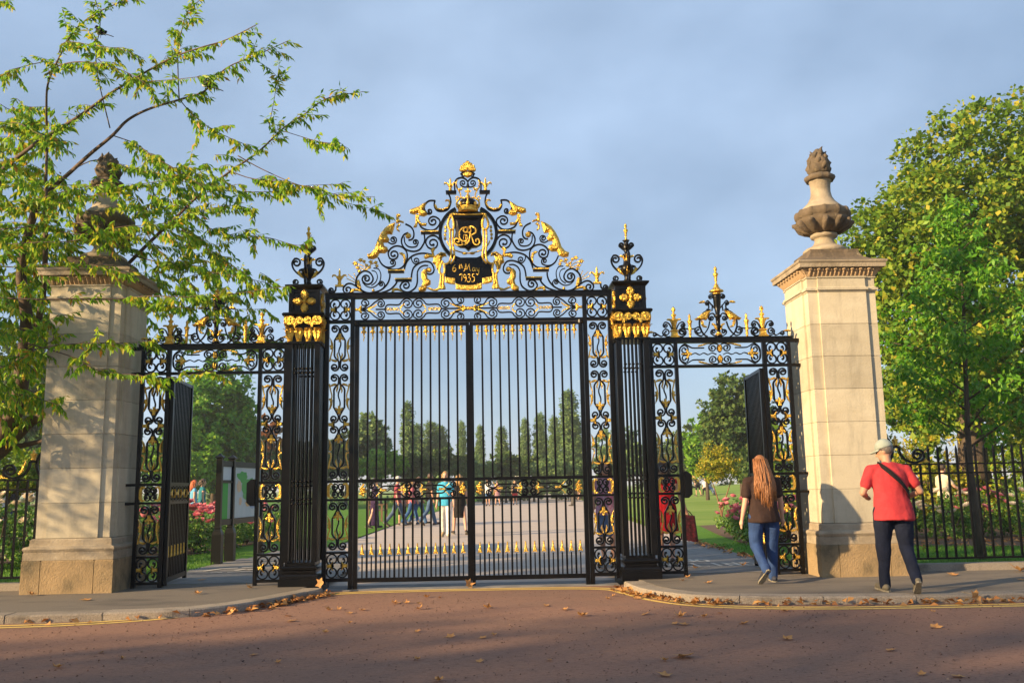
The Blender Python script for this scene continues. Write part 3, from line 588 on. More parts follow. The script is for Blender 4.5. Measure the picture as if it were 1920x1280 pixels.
# overthrow: traced in a local drawing grid (left half), mirrored
CW = 0.022
for s in (-1, 1):
    def O(x, y): return (-s * (950 - x) * 0.001925, 6.124 - y * 0.001972)
    def os(pts, c=None, tn=0, c0=None, tn0=0, w=CW):
        return scroll(frame, [O(*p) for p in pts], end=(*O(*c), tn * s) if c else None, start=(*O(*c0), tn0 * s) if c0 else None, w=w)
    os([(306, 1036), (197, 1032), (131, 992), (87, 966), (52, 966), (26, 992)], (57, 1008), 1.2)
    os([(-30, 985), (-32, 1010), (-48, 1030)], (-62, 1012), -1.3)
    box(frame, 'shelf', *sorted((O(-34, 0)[0], O(26, 0)[0])), -.03, .03, O(0, 985)[1], O(0, 973)[1], m='gold')
    fleur(frame, *O(-4, 973), 0.235)
    os([(184, 1032), (153, 1014), (124, 985), (116, 957), (131, 905), (175, 872), (219, 885), (243, 927), (228, 962), (195, 970), (165, 945)], (194, 930), -1.2)
    os([(245, 852), (280, 857), (300, 900), (289, 957), (245, 993), (197, 986), (166, 957)], w=.014); os([(232, 868), (262, 880), (275, 915), (262, 955), (230, 980)], w=.012)
    os([(367, 896), (365, 927), (350, 966), (319, 1001), (280, 1023), (225, 1034)]); os([(319, 1001), (329, 975), (315, 953)], (303, 969), 1.25, w=.017)
    for x0, x1, y0 in ((354, 472, 868), (407, 527, 931), (597, 730, 580), (785, 862, 278)):
        box(frame, 'shelf', *sorted((O(x0, 0)[0], O(x1, 0)[0])), -.03, .03, O(0, y0 + 22)[1], O(0, y0 + 7)[1]); box(frame, 'gilt_shelf_edge', *sorted((O(x0 - 2, 0)[0], O(x1 + 2, 0)[0])), -.034, .034, O(0, y0 + 6.8)[1], O(0, y0 - 2)[1], m='gold' if y0 > 300 else 'iron')
    os([(420, 953), (407, 975), (376, 1006), (341, 1023), (297, 1036)]); os([(525, 929), (529, 892), (542, 852), (577, 822), (625, 806), (668, 815), (690, 850)], (655, 872), -.9)
    os([(569, 905), (572, 878), (590, 850), (620, 836), (650, 838)], w=.018); os([(472, 866), (481, 835), (494, 804), (525, 769), (569, 750), (621, 745), (680, 758), (712, 785)])
    os([(569, 900), (569, 957), (556, 997), (525, 1023), (494, 1032), (459, 1019), (442, 992), (455, 964)], (484, 983), -1.15); os([(525, 775), (531, 802), (548, 822)], (560, 799), 1.2, w=.017)
    os([(280, 774), (306, 822), (350, 852), (394, 863), (442, 857), (477, 826), (494, 782), (490, 734), (459, 699), (416, 688), (376, 704), (354, 739), (363, 778)], (394, 752), 1.25)
    os([(306, 822), (333, 842), (372, 846), (403, 831), (407, 809)], (386, 812), 1.1, w=.018); os([(481, 524), (521, 546), (542, 581), (542, 621), (525, 642), (503, 645)])
    os([(503, 590), (472, 603), (453, 638), (455, 673), (472, 704), (503, 723), (547, 730), (586, 717), (612, 682), (625, 647), (621, 603)]); os([(472, 621), (477, 664), (499, 691), (534, 699), (564, 691), (577, 664)], (555, 662), 1.2, w=.018)
    os([(354, 660), (381, 673), (407, 664), (416, 642)], (391, 642), 1.25, w=.017); os([(738, 650), (715, 622), (680, 613), (645, 630), (632, 668), (650, 702)], (684, 671), 1.2)
    os([(580, 510), (600, 550), (650, 572), (700, 568), (735, 530), (735, 495), (705, 472)], (687, 507), 1.25); os([(705, 350), (660, 350), (630, 375), (622, 410), (640, 442)], (660, 430), 1.1); os([(703, 350), (697, 372), (700, 400), (720, 425), (760, 430), (800, 415), (820, 370), (818, 330), (805, 300)])
    os([(858, 298), (851, 260), (853, 215), (870, 185), (905, 175), (935, 188), (950, 208)]); os([(950, 240), (930, 248), (905, 240)], (914, 217), -1.1, w=.016)
    os([(950, 138), (915, 135), (896, 150)], (912, 158), -1.0, w=.016); os([(620, 745), (655, 720), (632, 690)], w=.014) if False else None
    # gilding
    gilt(frame, [O(*p) for p in ((405, 515), (370, 528), (330, 555), (300, 595), (275, 645), (255, 710), (228, 742), (200, 752), (205, 780), (240, 786), (275, 772), (290, 740), (330, 742), (355, 722), (348, 700), (325, 690), (318, 662), (352, 662), (364, 640), (345, 612), (350, 598), (383, 602), (392, 570), (400, 540))], -0.01, 0.05, 0.03, ins=.45)
    gilt(frame, [O(*p) for p in ((470, 518), (440, 508), (412, 520), (412, 470), (416, 450), (440, 448), (446, 462), (430, 470), (436, 495), (468, 506))], 0, .04); gilt(frame, [O(*p) for p in ((430, 520), (412, 545), (415, 568), (436, 584), (440, 574), (426, 562), (428, 545), (446, 530))], 0, .034)
    gilt(frame, [O(*p) for p in ((640, 360), (610, 375), (580, 396), (540, 408), (516, 418), (514, 442), (545, 452), (575, 440), (590, 462), (620, 468), (645, 455), (636, 430), (615, 420), (628, 395))], -0.005, 0.05, 0.028, ins=.45)
    gilt(frame, [O(*p) for p in ((556, 455), (585, 455), (582, 490), (600, 520), (640, 520), (636, 538), (600, 538), (574, 512), (565, 548), (540, 550), (556, 520))], 0, .04)
    for lx, ly, lr in ((110, 815, 18), (128, 845, 15), (150, 790, 16), (175, 800, 13), (225, 805, 15), (262, 810, 14), (140, 872, 14), (215, 845, 13), (270, 835, 13), (195, 830, 12)):
        gilt(frame, [O(lx + lr * (1.25 if k % 2 else .75) * cos(k * pi / 5), ly + lr * (1.1 if k % 2 else .7) * sin(k * pi / 5)) for k in range(10)], 0, .022, .012, name='gilt_oak_leaf')
    for pts in (((192, 868), (170, 835), (115, 815)), ((192, 868), (185, 820), (155, 795)), ((195, 865), (225, 825), (262, 812)), ((185, 865), (150, 850), (130, 850)), ((130, 960), (100, 930), (60, 895)), ((128, 965), (90, 945), (48, 925)), ((132, 955), (110, 905), (100, 885))): giltstrip(frame, [O(*p) for p in pts], (.012, .010), d=.02, name='gilt_stem')
    gilt(frame, [O(*p) for p in ((120, 945), (140, 935), (150, 965), (158, 1000), (146, 1008), (128, 985))], 0, .036); gilt(frame, [O(*p) for p in ((76, 1030), (88, 1004), (120, 1000), (150, 1012), (168, 1028), (130, 1020), (104, 1018), (96, 1032))], 0, .04); gilt(frame, [O(*p) for p in ((378, 1028), (388, 1004), (420, 1000), (445, 1012), (462, 1030), (426, 1018), (402, 1018), (396, 1032))], 0, .04)
    gilt(frame, [O(*p) for p in ((645, 866), (618, 868), (600, 890), (600, 930), (612, 955), (604, 985), (580, 1005), (580, 1030), (610, 1034), (634, 1020), (640, 990), (668, 975), (668, 950), (646, 935), (640, 900))], -0.01, .05, .026, ins=.45); gilt(frame, [O(*p) for p in ((632, 1000), (660, 1000), (690, 1014), (722, 1004), (726, 984), (738, 1004), (716, 1026), (680, 1024))], 0, .034)
    gilt(frame, [O(*p) for p in ((690, 800), (690, 780), (715, 762), (745, 742), (780, 750), (788, 775), (762, 768), (752, 790), (752, 830), (735, 870), (715, 870), (705, 835), (684, 822))], -0.03, .05, .03, ins=.45); gilt(frame, [O(*p) for p in ((616, 770), (640, 750), (680, 758), (668, 720), (690, 698), (702, 712), (690, 735), (702, 775), (660, 775), (628, 788))], 0, .04)
    gilt(frame, [O(*p) for p in ((432, 742), (455, 736), (478, 752), (486, 780), (478, 815), (468, 832), (468, 790), (460, 762))], 0, .034); gilt(frame, [O(*p) for p in ((702, 378), (712, 384), (722, 408), (760, 414), (796, 398), (808, 370), (800, 352), (778, 358), (782, 344), (812, 344), (820, 372), (804, 412), (760, 428), (716, 420), (698, 398))], -.012, .03)
    gilt(frame, [O(*p) for p in ((862, 215), (868, 225), (864, 245), (880, 262), (912, 252), (905, 272), (880, 276), (858, 250))], -.012, .03); giltstrip(frame, [O(*p) for p in ((870, 195), (862, 220), (866, 240))], (.012, .02), -.012)
    giltstrip(frame, [O(*p) for p in ((880, 270), (892, 295), (896, 320), (886, 342))], (.018, .012), 0, .026, end=(*O(872, 330), 1.0 * -s * -1 if False else -1.0 * s)); fleur(frame, *O(818, 278), 0.205)
    obj('gilt_rosette', MB().ball((O(503, 614)[0], -0.01, O(503, 614)[1]), 0.043, 10, 7, (1, .75, 1)), M['gold'], frame); obj('gilt_rosette', MB().ball((O(657, 872)[0], -0.01, O(657, 872)[1]), 0.036, 10, 7, (1, .75, 1)), M['gold'], frame); obj('gilt_ball', MB().ball((O(245, 1015)[0], 0, O(245, 1015)[1]), 0.022, 8, 6), M['gold'], frame)
    # ropes and tassels hung at both sides of the cartouche
    def rope(pts, r=.016, y=-.09): return obj('gilt_rope', MB().tube([(O(*p)[0], y, O(*p)[1]) for p in cr(pts, 6)], r, 7), M['gold'], frame, True)
    rope([(950, 470), (890, 470), (835, 466), (815, 475)]); rope([(828, 470), (806, 510), (800, 550), (815, 580), (838, 578), (845, 545), (838, 505), (828, 475)], .018); rope([(816, 580), (815, 680), (822, 760), (812, 815), (790, 835), (762, 838)]); rope([(838, 580), (836, 690), (846, 770), (838, 812), (815, 836)])
    rope([(760, 815), (742, 850), (735, 890), (752, 915), (770, 905), (774, 870), (766, 830)], .017); rope([(748, 912), (745, 960), (740, 985)], .019); rope([(765, 905), (764, 950), (760, 985)], .019)
    obj('gilt_tassel', MB().lathe([(.018, 0), (.03, -.03), (.036, -.07), (.03, -.075)], 8, (O(742, 985)[0], -.09, O(742, 985)[1])), M['gold'], frame); obj('gilt_tassel', MB().lathe([(.018, 0), (.03, -.03), (.036, -.07), (.03, -.075)], 8, (O(762, 985)[0], -.09, O(762, 985)[1])), M['gold'], frame)
    for k in range(4): obj('gilt_bead', MB().ball((O(781 - (4 if k > 1 else 0), 555 + k * 28)[0], -.02, O(781, 555 + k * 28)[1]), .021, 8, 6, (1, 1, 1.25)), M['gold'], frame)
    rope([(790, 660), (805, 690), (840, 722), (890, 742), (950, 752)], .010, -.03); obj('gilt_bead', MB().ball((O(922, 752)[0], -.03, O(922, 752)[1]), .024, 8, 6, (1.6, 1, .9)), M['gold'], frame)
def O1(x, y): return ((x - 950) * 0.001925, 6.124 - y * 0.001972)
# ring, shield, date block, ribbon, crown, palmette
ang = [radians(116) + radians(308) * k / 56 for k in range(57)]
obj('ring', MB().strip([(0.405 * cos(a), O1(0, 600)[1] + 0.405 * sin(a)) for a in ang], 0.046, 0.09, 0), M['iron'], frame)
obj('shield', MB().leafpoly([O1(*p) for p in ((850, 500), (1050, 500), (1050, 560), (1044, 600), (1056, 650), (1046, 690), (1010, 712), (975, 715), (950, 738), (925, 715), (890, 712), (854, 690), (844, 650), (856, 600), (850, 560))], -0.05, .07, .25, .02), M['iron'], frame)
obj('cushion', MB().tube([(x * .001925, -0.05, O1(0, 487)[1]) for x in (-122, -110, -60, 0, 60, 110, 122)], [.022, .04, .048, .05, .048, .04, .022], 10), M['iron'], frame, True)
obj('cushion', MB().tube([(x * .001925, -0.05, O1(0, 456)[1]) for x in (-118, -105, -60, 0, 60, 105, 118)], [.015, .024, .03, .03, .03, .024, .015], 10), M['iron'], frame, True)
obj('date_block', MB().prism([O1(*p) for p in ((850, 790), (1050, 790), (1056, 822), (1120, 832), (1126, 936), (1050, 955), (1045, 1000), (855, 1000), (850, 955), (776, 936), (782, 832), (844, 822))], -0.085, 0.03), M['iron'], frame)
for poly in (((776, 932), (850, 944), (850, 988), (812, 984), (776, 972)), ((1124, 932), (1050, 944), (1050, 988), (1088, 984), (1124, 972)), ((852, 980), (905, 994), (950, 997), (995, 994), (1048, 980), (1046, 1022), (1000, 1030), (950, 1032), (900, 1030), (856, 1022))): gilt(frame, [O1(*p) for p in poly], -.085, .03, .008, name='gilt_ribbon')
zb = O1(0, 448)[1]
crn = obj('crown_band', MB().lathe([(.142, 0), (.15, .01), (.145, .03), (.148, .06), (.155, .068), (.15, .08)], 24, (0, -.03, zb)), M['gold'], frame, True)
obj('crown_cap', MB().lathe([(.13, .07), (.135, .12), (.12, .17), (.08, .20), (.02, .215)], 18, (0, -.03, zb)), M['iron'], frame, True)
for k in range(4):
    a = k * pi / 2 + pi / 4 * 0
    obj('crown_arch', MB().tube([(cos(a) * r_, -.03 + sin(a) * r_, zb + z) for r_, z in cr([(.148, .075), (.165, .13), (.145, .19), (.09, .225), (.03, .215), (0, .205)], 3)], .014, 6), M['gold'], frame, True)
for k in range(8):
    a = k * pi / 4; obj('crown_fleuron', MB().ball((cos(a) * .15, -.03 + sin(a) * .15, zb + .105), .026, 7, 5, (1, 1, 1.3)), M['gold'], frame)
obj('crown_orb', MB().ball((0, -.03, zb + .245), .034, 10, 8), M['gold'], frame, True)
obj('crown_cross', MB().box(-.012, .012, -.042, -.018, zb + .27, zb + .37).box(-.042, .042, -.0425, -.0175, zb + .31, zb + .335), M['gold'], frame)
for k in range(7):
    a = radians(90 + (k - 3) * 29); L_ = .118 if k != 3 else .14; c = O1(950, 118)
    gilt(frame, [(c[0] + (u * cos(a) - v * sin(a)) * L_, c[1] + (u * sin(a) + v * cos(a)) * L_) for u, v in ((.05, -.12), (.45, -.20), (.80, -.26), (1.0, -.10), (1.02, .1), (.8, .26), (.45, .2), (.05, .12))], -.004 * abs(k - 3), .036, .014, name='gilt_palm_leaf')
gilt(frame, [O1(*p) for p in ((912, 150), (930, 138), (950, 134), (970, 138), (988, 150), (975, 168), (950, 178), (925, 168))], -.02, .04, .02, name='gilt_palm_leaf'); box(frame, 'collar', -.05, .05, -.03, .03, O1(0, 140)[1], O1(0, 128)[1])
obj('drop', MB().lathe([(.012, 0), (.022, -.04), (.018, -.07), (.004, -.1)], 8, (0, 0, O1(0, 215)[1])), M['iron'], frame)
# cipher and date
def glyph(parent, strokes, x, z, sx, sz, w, y, name='gilt_letter'):
    mb = MB()
    for st in strokes:
        p = cr([(x + a * sx, z + b * sz) for a, b in st], 5); n = len(p)
        mb.strip(p, [w * (.65 + .5 * sin(pi * k / max(1, n - 1))) for k in range(n)], .012, y)
    return obj(name, mb, M['gold'], parent)
gx, gz = -.14, O1(0, 684)[1]; e = .001925
GR = {'G': [[(150, 105), (118, 122), (70, 112), (48, 72), (58, 28), (92, 12), (118, 30), (112, 58), (88, 62)], [(118, 30), (100, -8), (60, -18), (20, -12), (4, 12), (18, 34), (44, 30), (46, 10), (28, 6)], [(98, 122), (86, 100), (98, 82), (118, 88), (122, 108), (108, 120)]],
      'R': [[(128, 116), (118, 92), (134, 78), (150, 92), (146, 112), (128, 122), (108, 118)], [(112, 116), (150, 128), (186, 112), (190, 82), (166, 66), (140, 64)], [(152, 110), (140, 50), (124, 8), (96, -14), (74, -8), (72, 10)], [(150, 64), (162, 28), (176, -8), (204, -16), (222, 4), (214, 28), (194, 26), (192, 8)]],
      'V': [[(86, 60), (86, 24)], [(100, 60), (108, 26), (120, 60)]]}
for k in 'GRV': glyph(frame, GR[k], gx - .07 * 1.0, gz, e * .86, e * .98, .017 if k != 'V' else .01, -.108)
DT = [([[(18, 40), (6, 28), (0, 12), (6, 0), (18, 2), (22, 14), (14, 22), (2, 14)]], 832, 892), ([[(6, 26), (4, 4), (10, 0)], [(0, 18), (12, 20)]], 878, 872), ([[(4, 26), (2, 0)], [(2, 10), (10, 14), (14, 0)]], 892, 872),
      ([[(0, 0), (8, 6), (16, 40), (18, 44)], [(18, 44), (22, 8)], [(22, 8), (40, 46)], [(40, 46), (42, 10), (50, 0)]], 912, 892), ([[(16, 18), (6, 20), (0, 8), (6, 0), (14, 6), (18, 20)], [(18, 20), (18, 4), (24, 0)]], 978, 892), ([[(0, 20), (4, 4), (12, 4), (18, 20)], [(18, 20), (12, -12), (4, -22), (-4, -16)]], 1010, 892),
      ([[(-12, 36), (0, 44), (6, 38)], [(6, 38), (2, 0)]], 895, 965), ([[(18, 30), (8, 40), (0, 30), (6, 20), (18, 28)], [(18, 34), (16, 8), (8, -4)]], 912, 965), ([[(0, 38), (12, 42), (16, 32), (6, 22)], [(6, 22), (18, 16), (14, -2), (2, -6), (-4, 2)]], 942, 965), ([[(20, 42), (6, 40), (4, 24)], [(4, 24), (16, 24), (18, 6), (8, -6), (-2, 0)]], 972, 965)]
for st, x, y in DT: c = O1(x, y); glyph(frame, st, c[0], c[1], e * 1.1, e * 1.25, .0095, -.092)
# ================================================================== carriage gate leaves
def spear_mesh():
    mb = MB().leafpoly([(-.036, 0), (-.012, .02), (0, .012), (.012, .02), (.036, 0), (.022, .05), (.012, .09), (.007, .158), (-.007, .158), (-.012, .09), (-.022, .05)], 0, .02, .4, .012)
    return mb.mesh('gilt_spearhead', M['gold'])
def tassel_mesh():
    mb = MB().lathe([(.022, 0), (.026, -.02), (.014, -.035), (.028, -.06), (.03, -.075), (.016, -.095), (.010, -.11), (.012, -.13)], 8)
    mb.strip(cr([(-.036, -.088), (-.024, -.072), (0, -.085), (.024, -.072), (.036, -.088)], 3), .014, .03); mb.strip(cr([(0, -.12), (.007, -.15), (-.004, -.18), (.002, -.21)], 3), [.018 - .0012 * k for k in range(10)], .018)
    return mb.mesh('gilt_pendant', M['gold'])
SPM, TSM = spear_mesh(), tassel_mesh()
def bars(parent, xs, z0, z1, w=.026, d=.026, name='bar', y=0.0):
    me = MB().box(-w / 2, w / 2, -d / 2, d / 2, 0, z1 - z0).mesh(name, M['iron'])
    for x in xs: obj(name, me, None, parent, loc=Vector((x, y, z0)) + ORG[parent] * 0)
for s, lab in ((-1, 'closed carriage gate leaf of black bars, the one with the woman in turquoise behind it'), (1, 'closed carriage gate leaf of black bars, the one with benches behind it')):
    g = thing('carriage_gate', (s * 1.577, 0, 0.02), lab, 'gate', 'carriage gate leaves')
    X = lambda a, b: sorted((s * a, s * b))
    box(g, 'hinge_stile', *X(1.548, 1.606), -.028, .028, 0.012, 3.642); box(g, 'meeting_stile', *X(0.003, .052), -.028, .028, 0.03, 3.642)
    if s < 0: box(g, 'cover_strip', -.03, .03, -.042, -.0285, 0.10, 3.60)
    for nm, z0, z1 in (('top_rail', 3.598, 3.64), ('lock_rail', 1.428, 1.474), ('lock_rail', 1.182, 1.216), ('bottom_rail', .098, .158)): box(g, nm, *X(.0525, 1.5475), -.024, .024, z0, z1)
    xs = [s * (.0525 + 1.495 * k / 12) for k in range(1, 12)]; gp = [s * (.0525 + 1.495 * (k + .5) / 12) for k in range(12)]
    bars(g, xs, 1.4745, 3.5975); bars(g, xs, .1585, 1.1815); bars(g, gp, .1585, .445, .018, .018, 'dog_bar')
    for x in gp: obj('gilt_spearhead', SPM, None, g, loc=(x, 0, .445)); obj('gilt_pendant', TSM, None, g, loc=(x, 0, 3.597))
    # band between the lock rails
    zc = 1.322; hz = .105
    for xa in (.115, 1.485):
        b = MB()
        for k in range(14):
            a = k * 2.4; r_ = .012 + .0062 * k; b.ball((s * xa + .75 * r_ * cos(a) * .55, -.018, zc + r_ * sin(a) * .98), .019, 6, 4)
        obj('gilt_boss', b, M['gold'], g); box(g, 'band_post', *X(xa + (.062 if xa < 1 else -.076), xa + (.076 if xa < 1 else -.062)), -.018, .018, 1.2165, 1.4275)
    for d_ in (-1, 1):
        def Bp(u, v): return (s * (.80 + d_ * u), zc + v)
        for sz in (-1, 1):
            tn = d_ * s * sz
            scroll(g, [Bp(.05, 0), Bp(.012, sz * .05), Bp(.05, sz * .098)], end=(*Bp(.055, sz * .052), -1.2 * tn), w=.020)
            scroll(g, [Bp(.03, sz * .098), Bp(.11, sz * .095), Bp(.16, sz * .058), Bp(.22, sz * .052), Bp(.40, sz * .052), Bp(.46, sz * .012), Bp(.52, sz * .010), Bp(.585, sz * .035)], end=(*Bp(.55, sz * .062), 1.2 * tn), w=.020)
            giltstrip(g, [Bp(.43, sz * .02), Bp(.47, sz * .05), Bp(.50, sz * .085)], (.014, .008)); giltstrip(g, [Bp(.10, sz * .01), Bp(.13, sz * .045), Bp(.115, sz * .075)], (.018, .010))
        obj('wavy_rod', MB().strip(cr([Bp(.15 + .05 * k, .014 * (1 if k % 2 else -1)) for k in range(6)], 4), .014, .024, 0), M['iron'], g)
        gilt(g, [Bp(.09, -.02), Bp(.20, -.012), Bp(.20, .012), Bp(.09, .02)]); gilt(g, [Bp(.36, -.02), Bp(.45, -.012), Bp(.45, .012), Bp(.36, .02)])
    obj('hinge_knuckle', MB().lathe([(.03, 0), (.042, .015), (.042, .06), (.03, .075)], 10, (s * 1.577, -.01, 3.60)), M['iron'], g)
# ================================================================== iron piers
def pier(cx, label):
    t = thing('iron_pier', (cx, 0, PZ), label, 'iron pier', 'iron cage piers beside the main gates')
    sq = lambda nm, prof, m='iron': obj(nm, MB().sqprof(prof, cx, 0), M[m], t)
    sq('pedestal', [(.268, PZ - .02), (.268, .185), (.255, .19), (.255, .215), (.24, .24), (.215, .26), (.215, .285), (.235, .30), (.24, .325), (.225, .345), (.20, .352), (.20, .395)])
    for sx in (-1, 1):
        for sy in (-1, 1): box(t, 'corner_post', cx + sx * .19 - .038, cx + sx * .19 + .038, sy * .19 - .038, sy * .19 + .038, .396, 3.33)
    for k in range(5):
        u = -.11 + .055 * k
        for x, y in ((u, -.205), (u, .205), (-.205, u), (.205, u)): obj('rod', MB().box(cx + x - .011, cx + x + .011, y - .011, y + .011, .396, 3.33), M['iron'], t)
    for z in (2.93, 2.99, 1.40, 1.46, 1.16, 1.22):
        for k in range(5):
            u = -.11 + .055 * k
            for x, y in ((u, -.205), (u, .205)): obj('knop', MB().ball((cx + x, y, z), .022, 7, 5, (1.2, 1.0, .8)), M['iron'], t, True)
    sq('astragal', [(.232, 3.331), (.25, 3.335), (.25, 3.36), (.236, 3.365)])
    sq('bell', [(.205, 3.366), (.205, 3.60), (.225, 3.70), (.235, 3.716)])
    # gilded capital: acanthus leaves below, pairs of volutes above
    for k in range(4):
        a = k * pi / 2
        def T(u, d, z): return (cx + u * cos(a) + d * sin(a), u * sin(a) - d * cos(a), z)
        for u in (-.19, -.065, .065, .19):
            mb = MB(); wv = .062
            rows = [(0, 3.368, .212), (.7, 3.42, .228), (.95, 3.47, .226), (1.0, 3.51, .236), (.8, 3.545, .262), (.35, 3.55, .285)]
            vs = []
            for w_, z, d in rows: vs += [T(u - wv * max(w_, .55), d, z), T(u - wv * w_ * .45, d + .014, z), T(u, d + .004, z), T(u + wv * w_ * .45, d + .014, z), T(u + wv * max(w_, .55), d, z)]
            mb.add(vs, [(r_ * 5 + i, r_ * 5 + i + 1, r_ * 5 + 6 + i, r_ * 5 + 5 + i) for r_ in range(5) for i in range(4)]); obj('gilt_acanthus', mb, M['gold'], t)
        for u, sg, rr in ((-.19, 1, .062), (-.055, -1, .045), (.055, 1, .045), (.19, -1, .062)):
            pth = [(u - sg * .0, 3.655 + rr - .005)] ; c = (u, 3.652); st = (u + sg * .07, 3.56)
            p2 = cr([st, (u + sg * rr * 1.02, 3.62), (u + sg * rr * .75, 3.652 + rr * .7), (u, 3.652 + rr)], 4); p2 += curl(p2[-1], c, sg * 1.6, .2)
            mb = MB().strip(p2, .024, .05, -.245)
            mb.v = [T(x, -y, z) for x, y, z in mb.v]; obj('gilt_volute', mb, M['gold'], t)
            b = MB().ball((0, 0, 0), .022, 7, 5); b.v = [T(u + x, .262 + y, 3.652 + z) for x, y, z in b.v]; obj('gilt_boss', b, M['gold'], t)
        for u in (-.122, .122):
            mb = MB().leafpoly([(u - .05, 3.585), (u - .02, 3.60), (u - .014, 3.56), (u + .014, 3.56), (u + .02, 3.60), (u + .05, 3.585), (u + .03, 3.625), (u, 3.63), (u - .03, 3.625)], -.25, .03, .3, .012); mb.v = [T(x, -y, z) for x, y, z in mb.v]; obj('gilt_bud', mb, M['gold'], t)
    sq('abacus', [(.245, 3.717), (.285, 3.722), (.292, 3.745), (.275, 3.765), (.24, 3.772), (.22, 3.775)])
    # box with a gilt four-leaf flower in each recessed face
    sq('box_core', [(.19, 3.775), (.19, 4.10)])
    for sx in (-1, 1):
        for sy in (-1, 1): box(t, 'box_stile', *sorted((cx + sx * .155, cx + sx * .215)), *sorted((sy * .155, sy * .215)), 3.7755, 4.0995)
    for k in range(4):
        a = k * pi / 2
        def T(x, y, z): return (cx + x * cos(a) - y * sin(a), x * sin(a) + y * cos(a), z)
        for z0, z1 in ((3.776, 3.805), (4.065, 4.099)):
            b = MB().box(-.1545, .1545, -.212, -.1905, z0, z1); b.v = [T(*p) for p in b.v]; obj('box_rail', b, M['iron'], t)
        for q in range(4):
            th = q * pi / 2 + pi / 2; L_ = .155
            mb = MB().leafpoly([((u * cos(th) - v * sin(th)) * L_, 3.932 + (u * sin(th) + v * cos(th)) * L_) for u, v in ((.04, -.06), (.25, -.16), (.42, -.36), (.55, -.30), (.68, -.38), (.80, -.26), (.95, -.20), (1.04, 0), (.95, .20), (.80, .26), (.68, .38), (.55, .30), (.42, .36), (.25, .16), (.04, .06))], -.205, .02, .45, .02)
            mb.v = [T(*p) for p in mb.v]; obj('gilt_petal', mb, M['gold'], t)
        b = MB().ball((0, -.225, 3.932), .022, 8, 6); b.v = [T(*p) for p in b.v]; obj('gilt_boss', b, M['gold'], t)
    sq('cap', [(.215, 4.10), (.24, 4.115), (.262, 4.14), (.265, 4.16), (.235, 4.172), (.10, 4.185), (.075, 4.21)])
    # scrolled iron finial
    obj('finial_stem', MB().lathe([(.07, 4.20), (.04, 4.25), (.05, 4.30), (.085, 4.36), (.095, 4.40), (.06, 4.46), (.035, 4.50), (.03, 4.55), (.045, 4.58), (.06, 4.61), (.025, 4.625), (.05, 4.68), (.055, 4.73), (.03, 4.77), (.04, 4.80), (.055, 4.815), (.03, 4.82)], 14, (cx, 0, 0)), M['iron'], t, True)
    for k in range(4):
        a = k * pi / 2 + pi / 4 * (0 if False else 0.0)
        def scr(pts, c, tn, w=.024, d=.03):
            p2 = cr(pts, 5); p2 += curl(p2[-1], c, tn, .25); mb = MB().strip(p2, w, d, 0); mb.v = [(cx + x * cos(a) - y * sin(a), x * sin(a) + y * cos(a), z) for x, y, z in mb.v]; obj('finial_scroll', mb, M['iron'], t)
        scr([(.02, 4.33), (.12, 4.36), (.20, 4.44), (.225, 4.53), (.19, 4.595)], (.165, 4.535), 1.25); scr([(.04, 4.21), (.13, 4.19), (.19, 4.215), (.205, 4.26)], (.165, 4.25), 1.2, .02); scr([(.01, 4.66), (.05, 4.69), (.10, 4.735)], (.068, 4.745), -1.1 + 2.2, .028); scr([(.02, 4.42), (.06, 4.44), (.11, 4.43)], (.085, 4.40), -1.0, .024)
        p2 = [(.05, 4.30), (.11, 4.33), (.16, 4.40), (.12, 4.42), (.09, 4.38)]; mb = MB().leafpoly(p2, 0, .02, .3, .012); mb.v = [(cx + x * cos(a) - y * sin(a), x * sin(a) + y * cos(a), z) for x, y, z in mb.v]; obj('gilt_leaf', mb, M['gold'], t)
        p2 = [(.01, 4.515), (.03, 4.50), (.06, 4.56), (.11, 4.575), (.09, 4.60), (.04, 4.59)]; mb = MB().leafpoly(p2, 0, .02, .3, .01); mb.v = [(cx + x * cos(a) - y * sin(a), x * sin(a) + y * cos(a), z) for x, y, z in mb.v]; obj('gilt_leaf', mb, M['gold'], t)
    urnfinial(t, cx, 4.815, .255)
    return t
pier(-2.285, 'black iron cage pier with gilt capital and scrolled finial by the notice board')
pier(2.275, 'black iron cage pier with gilt capital and finial beside the woman in red dress')
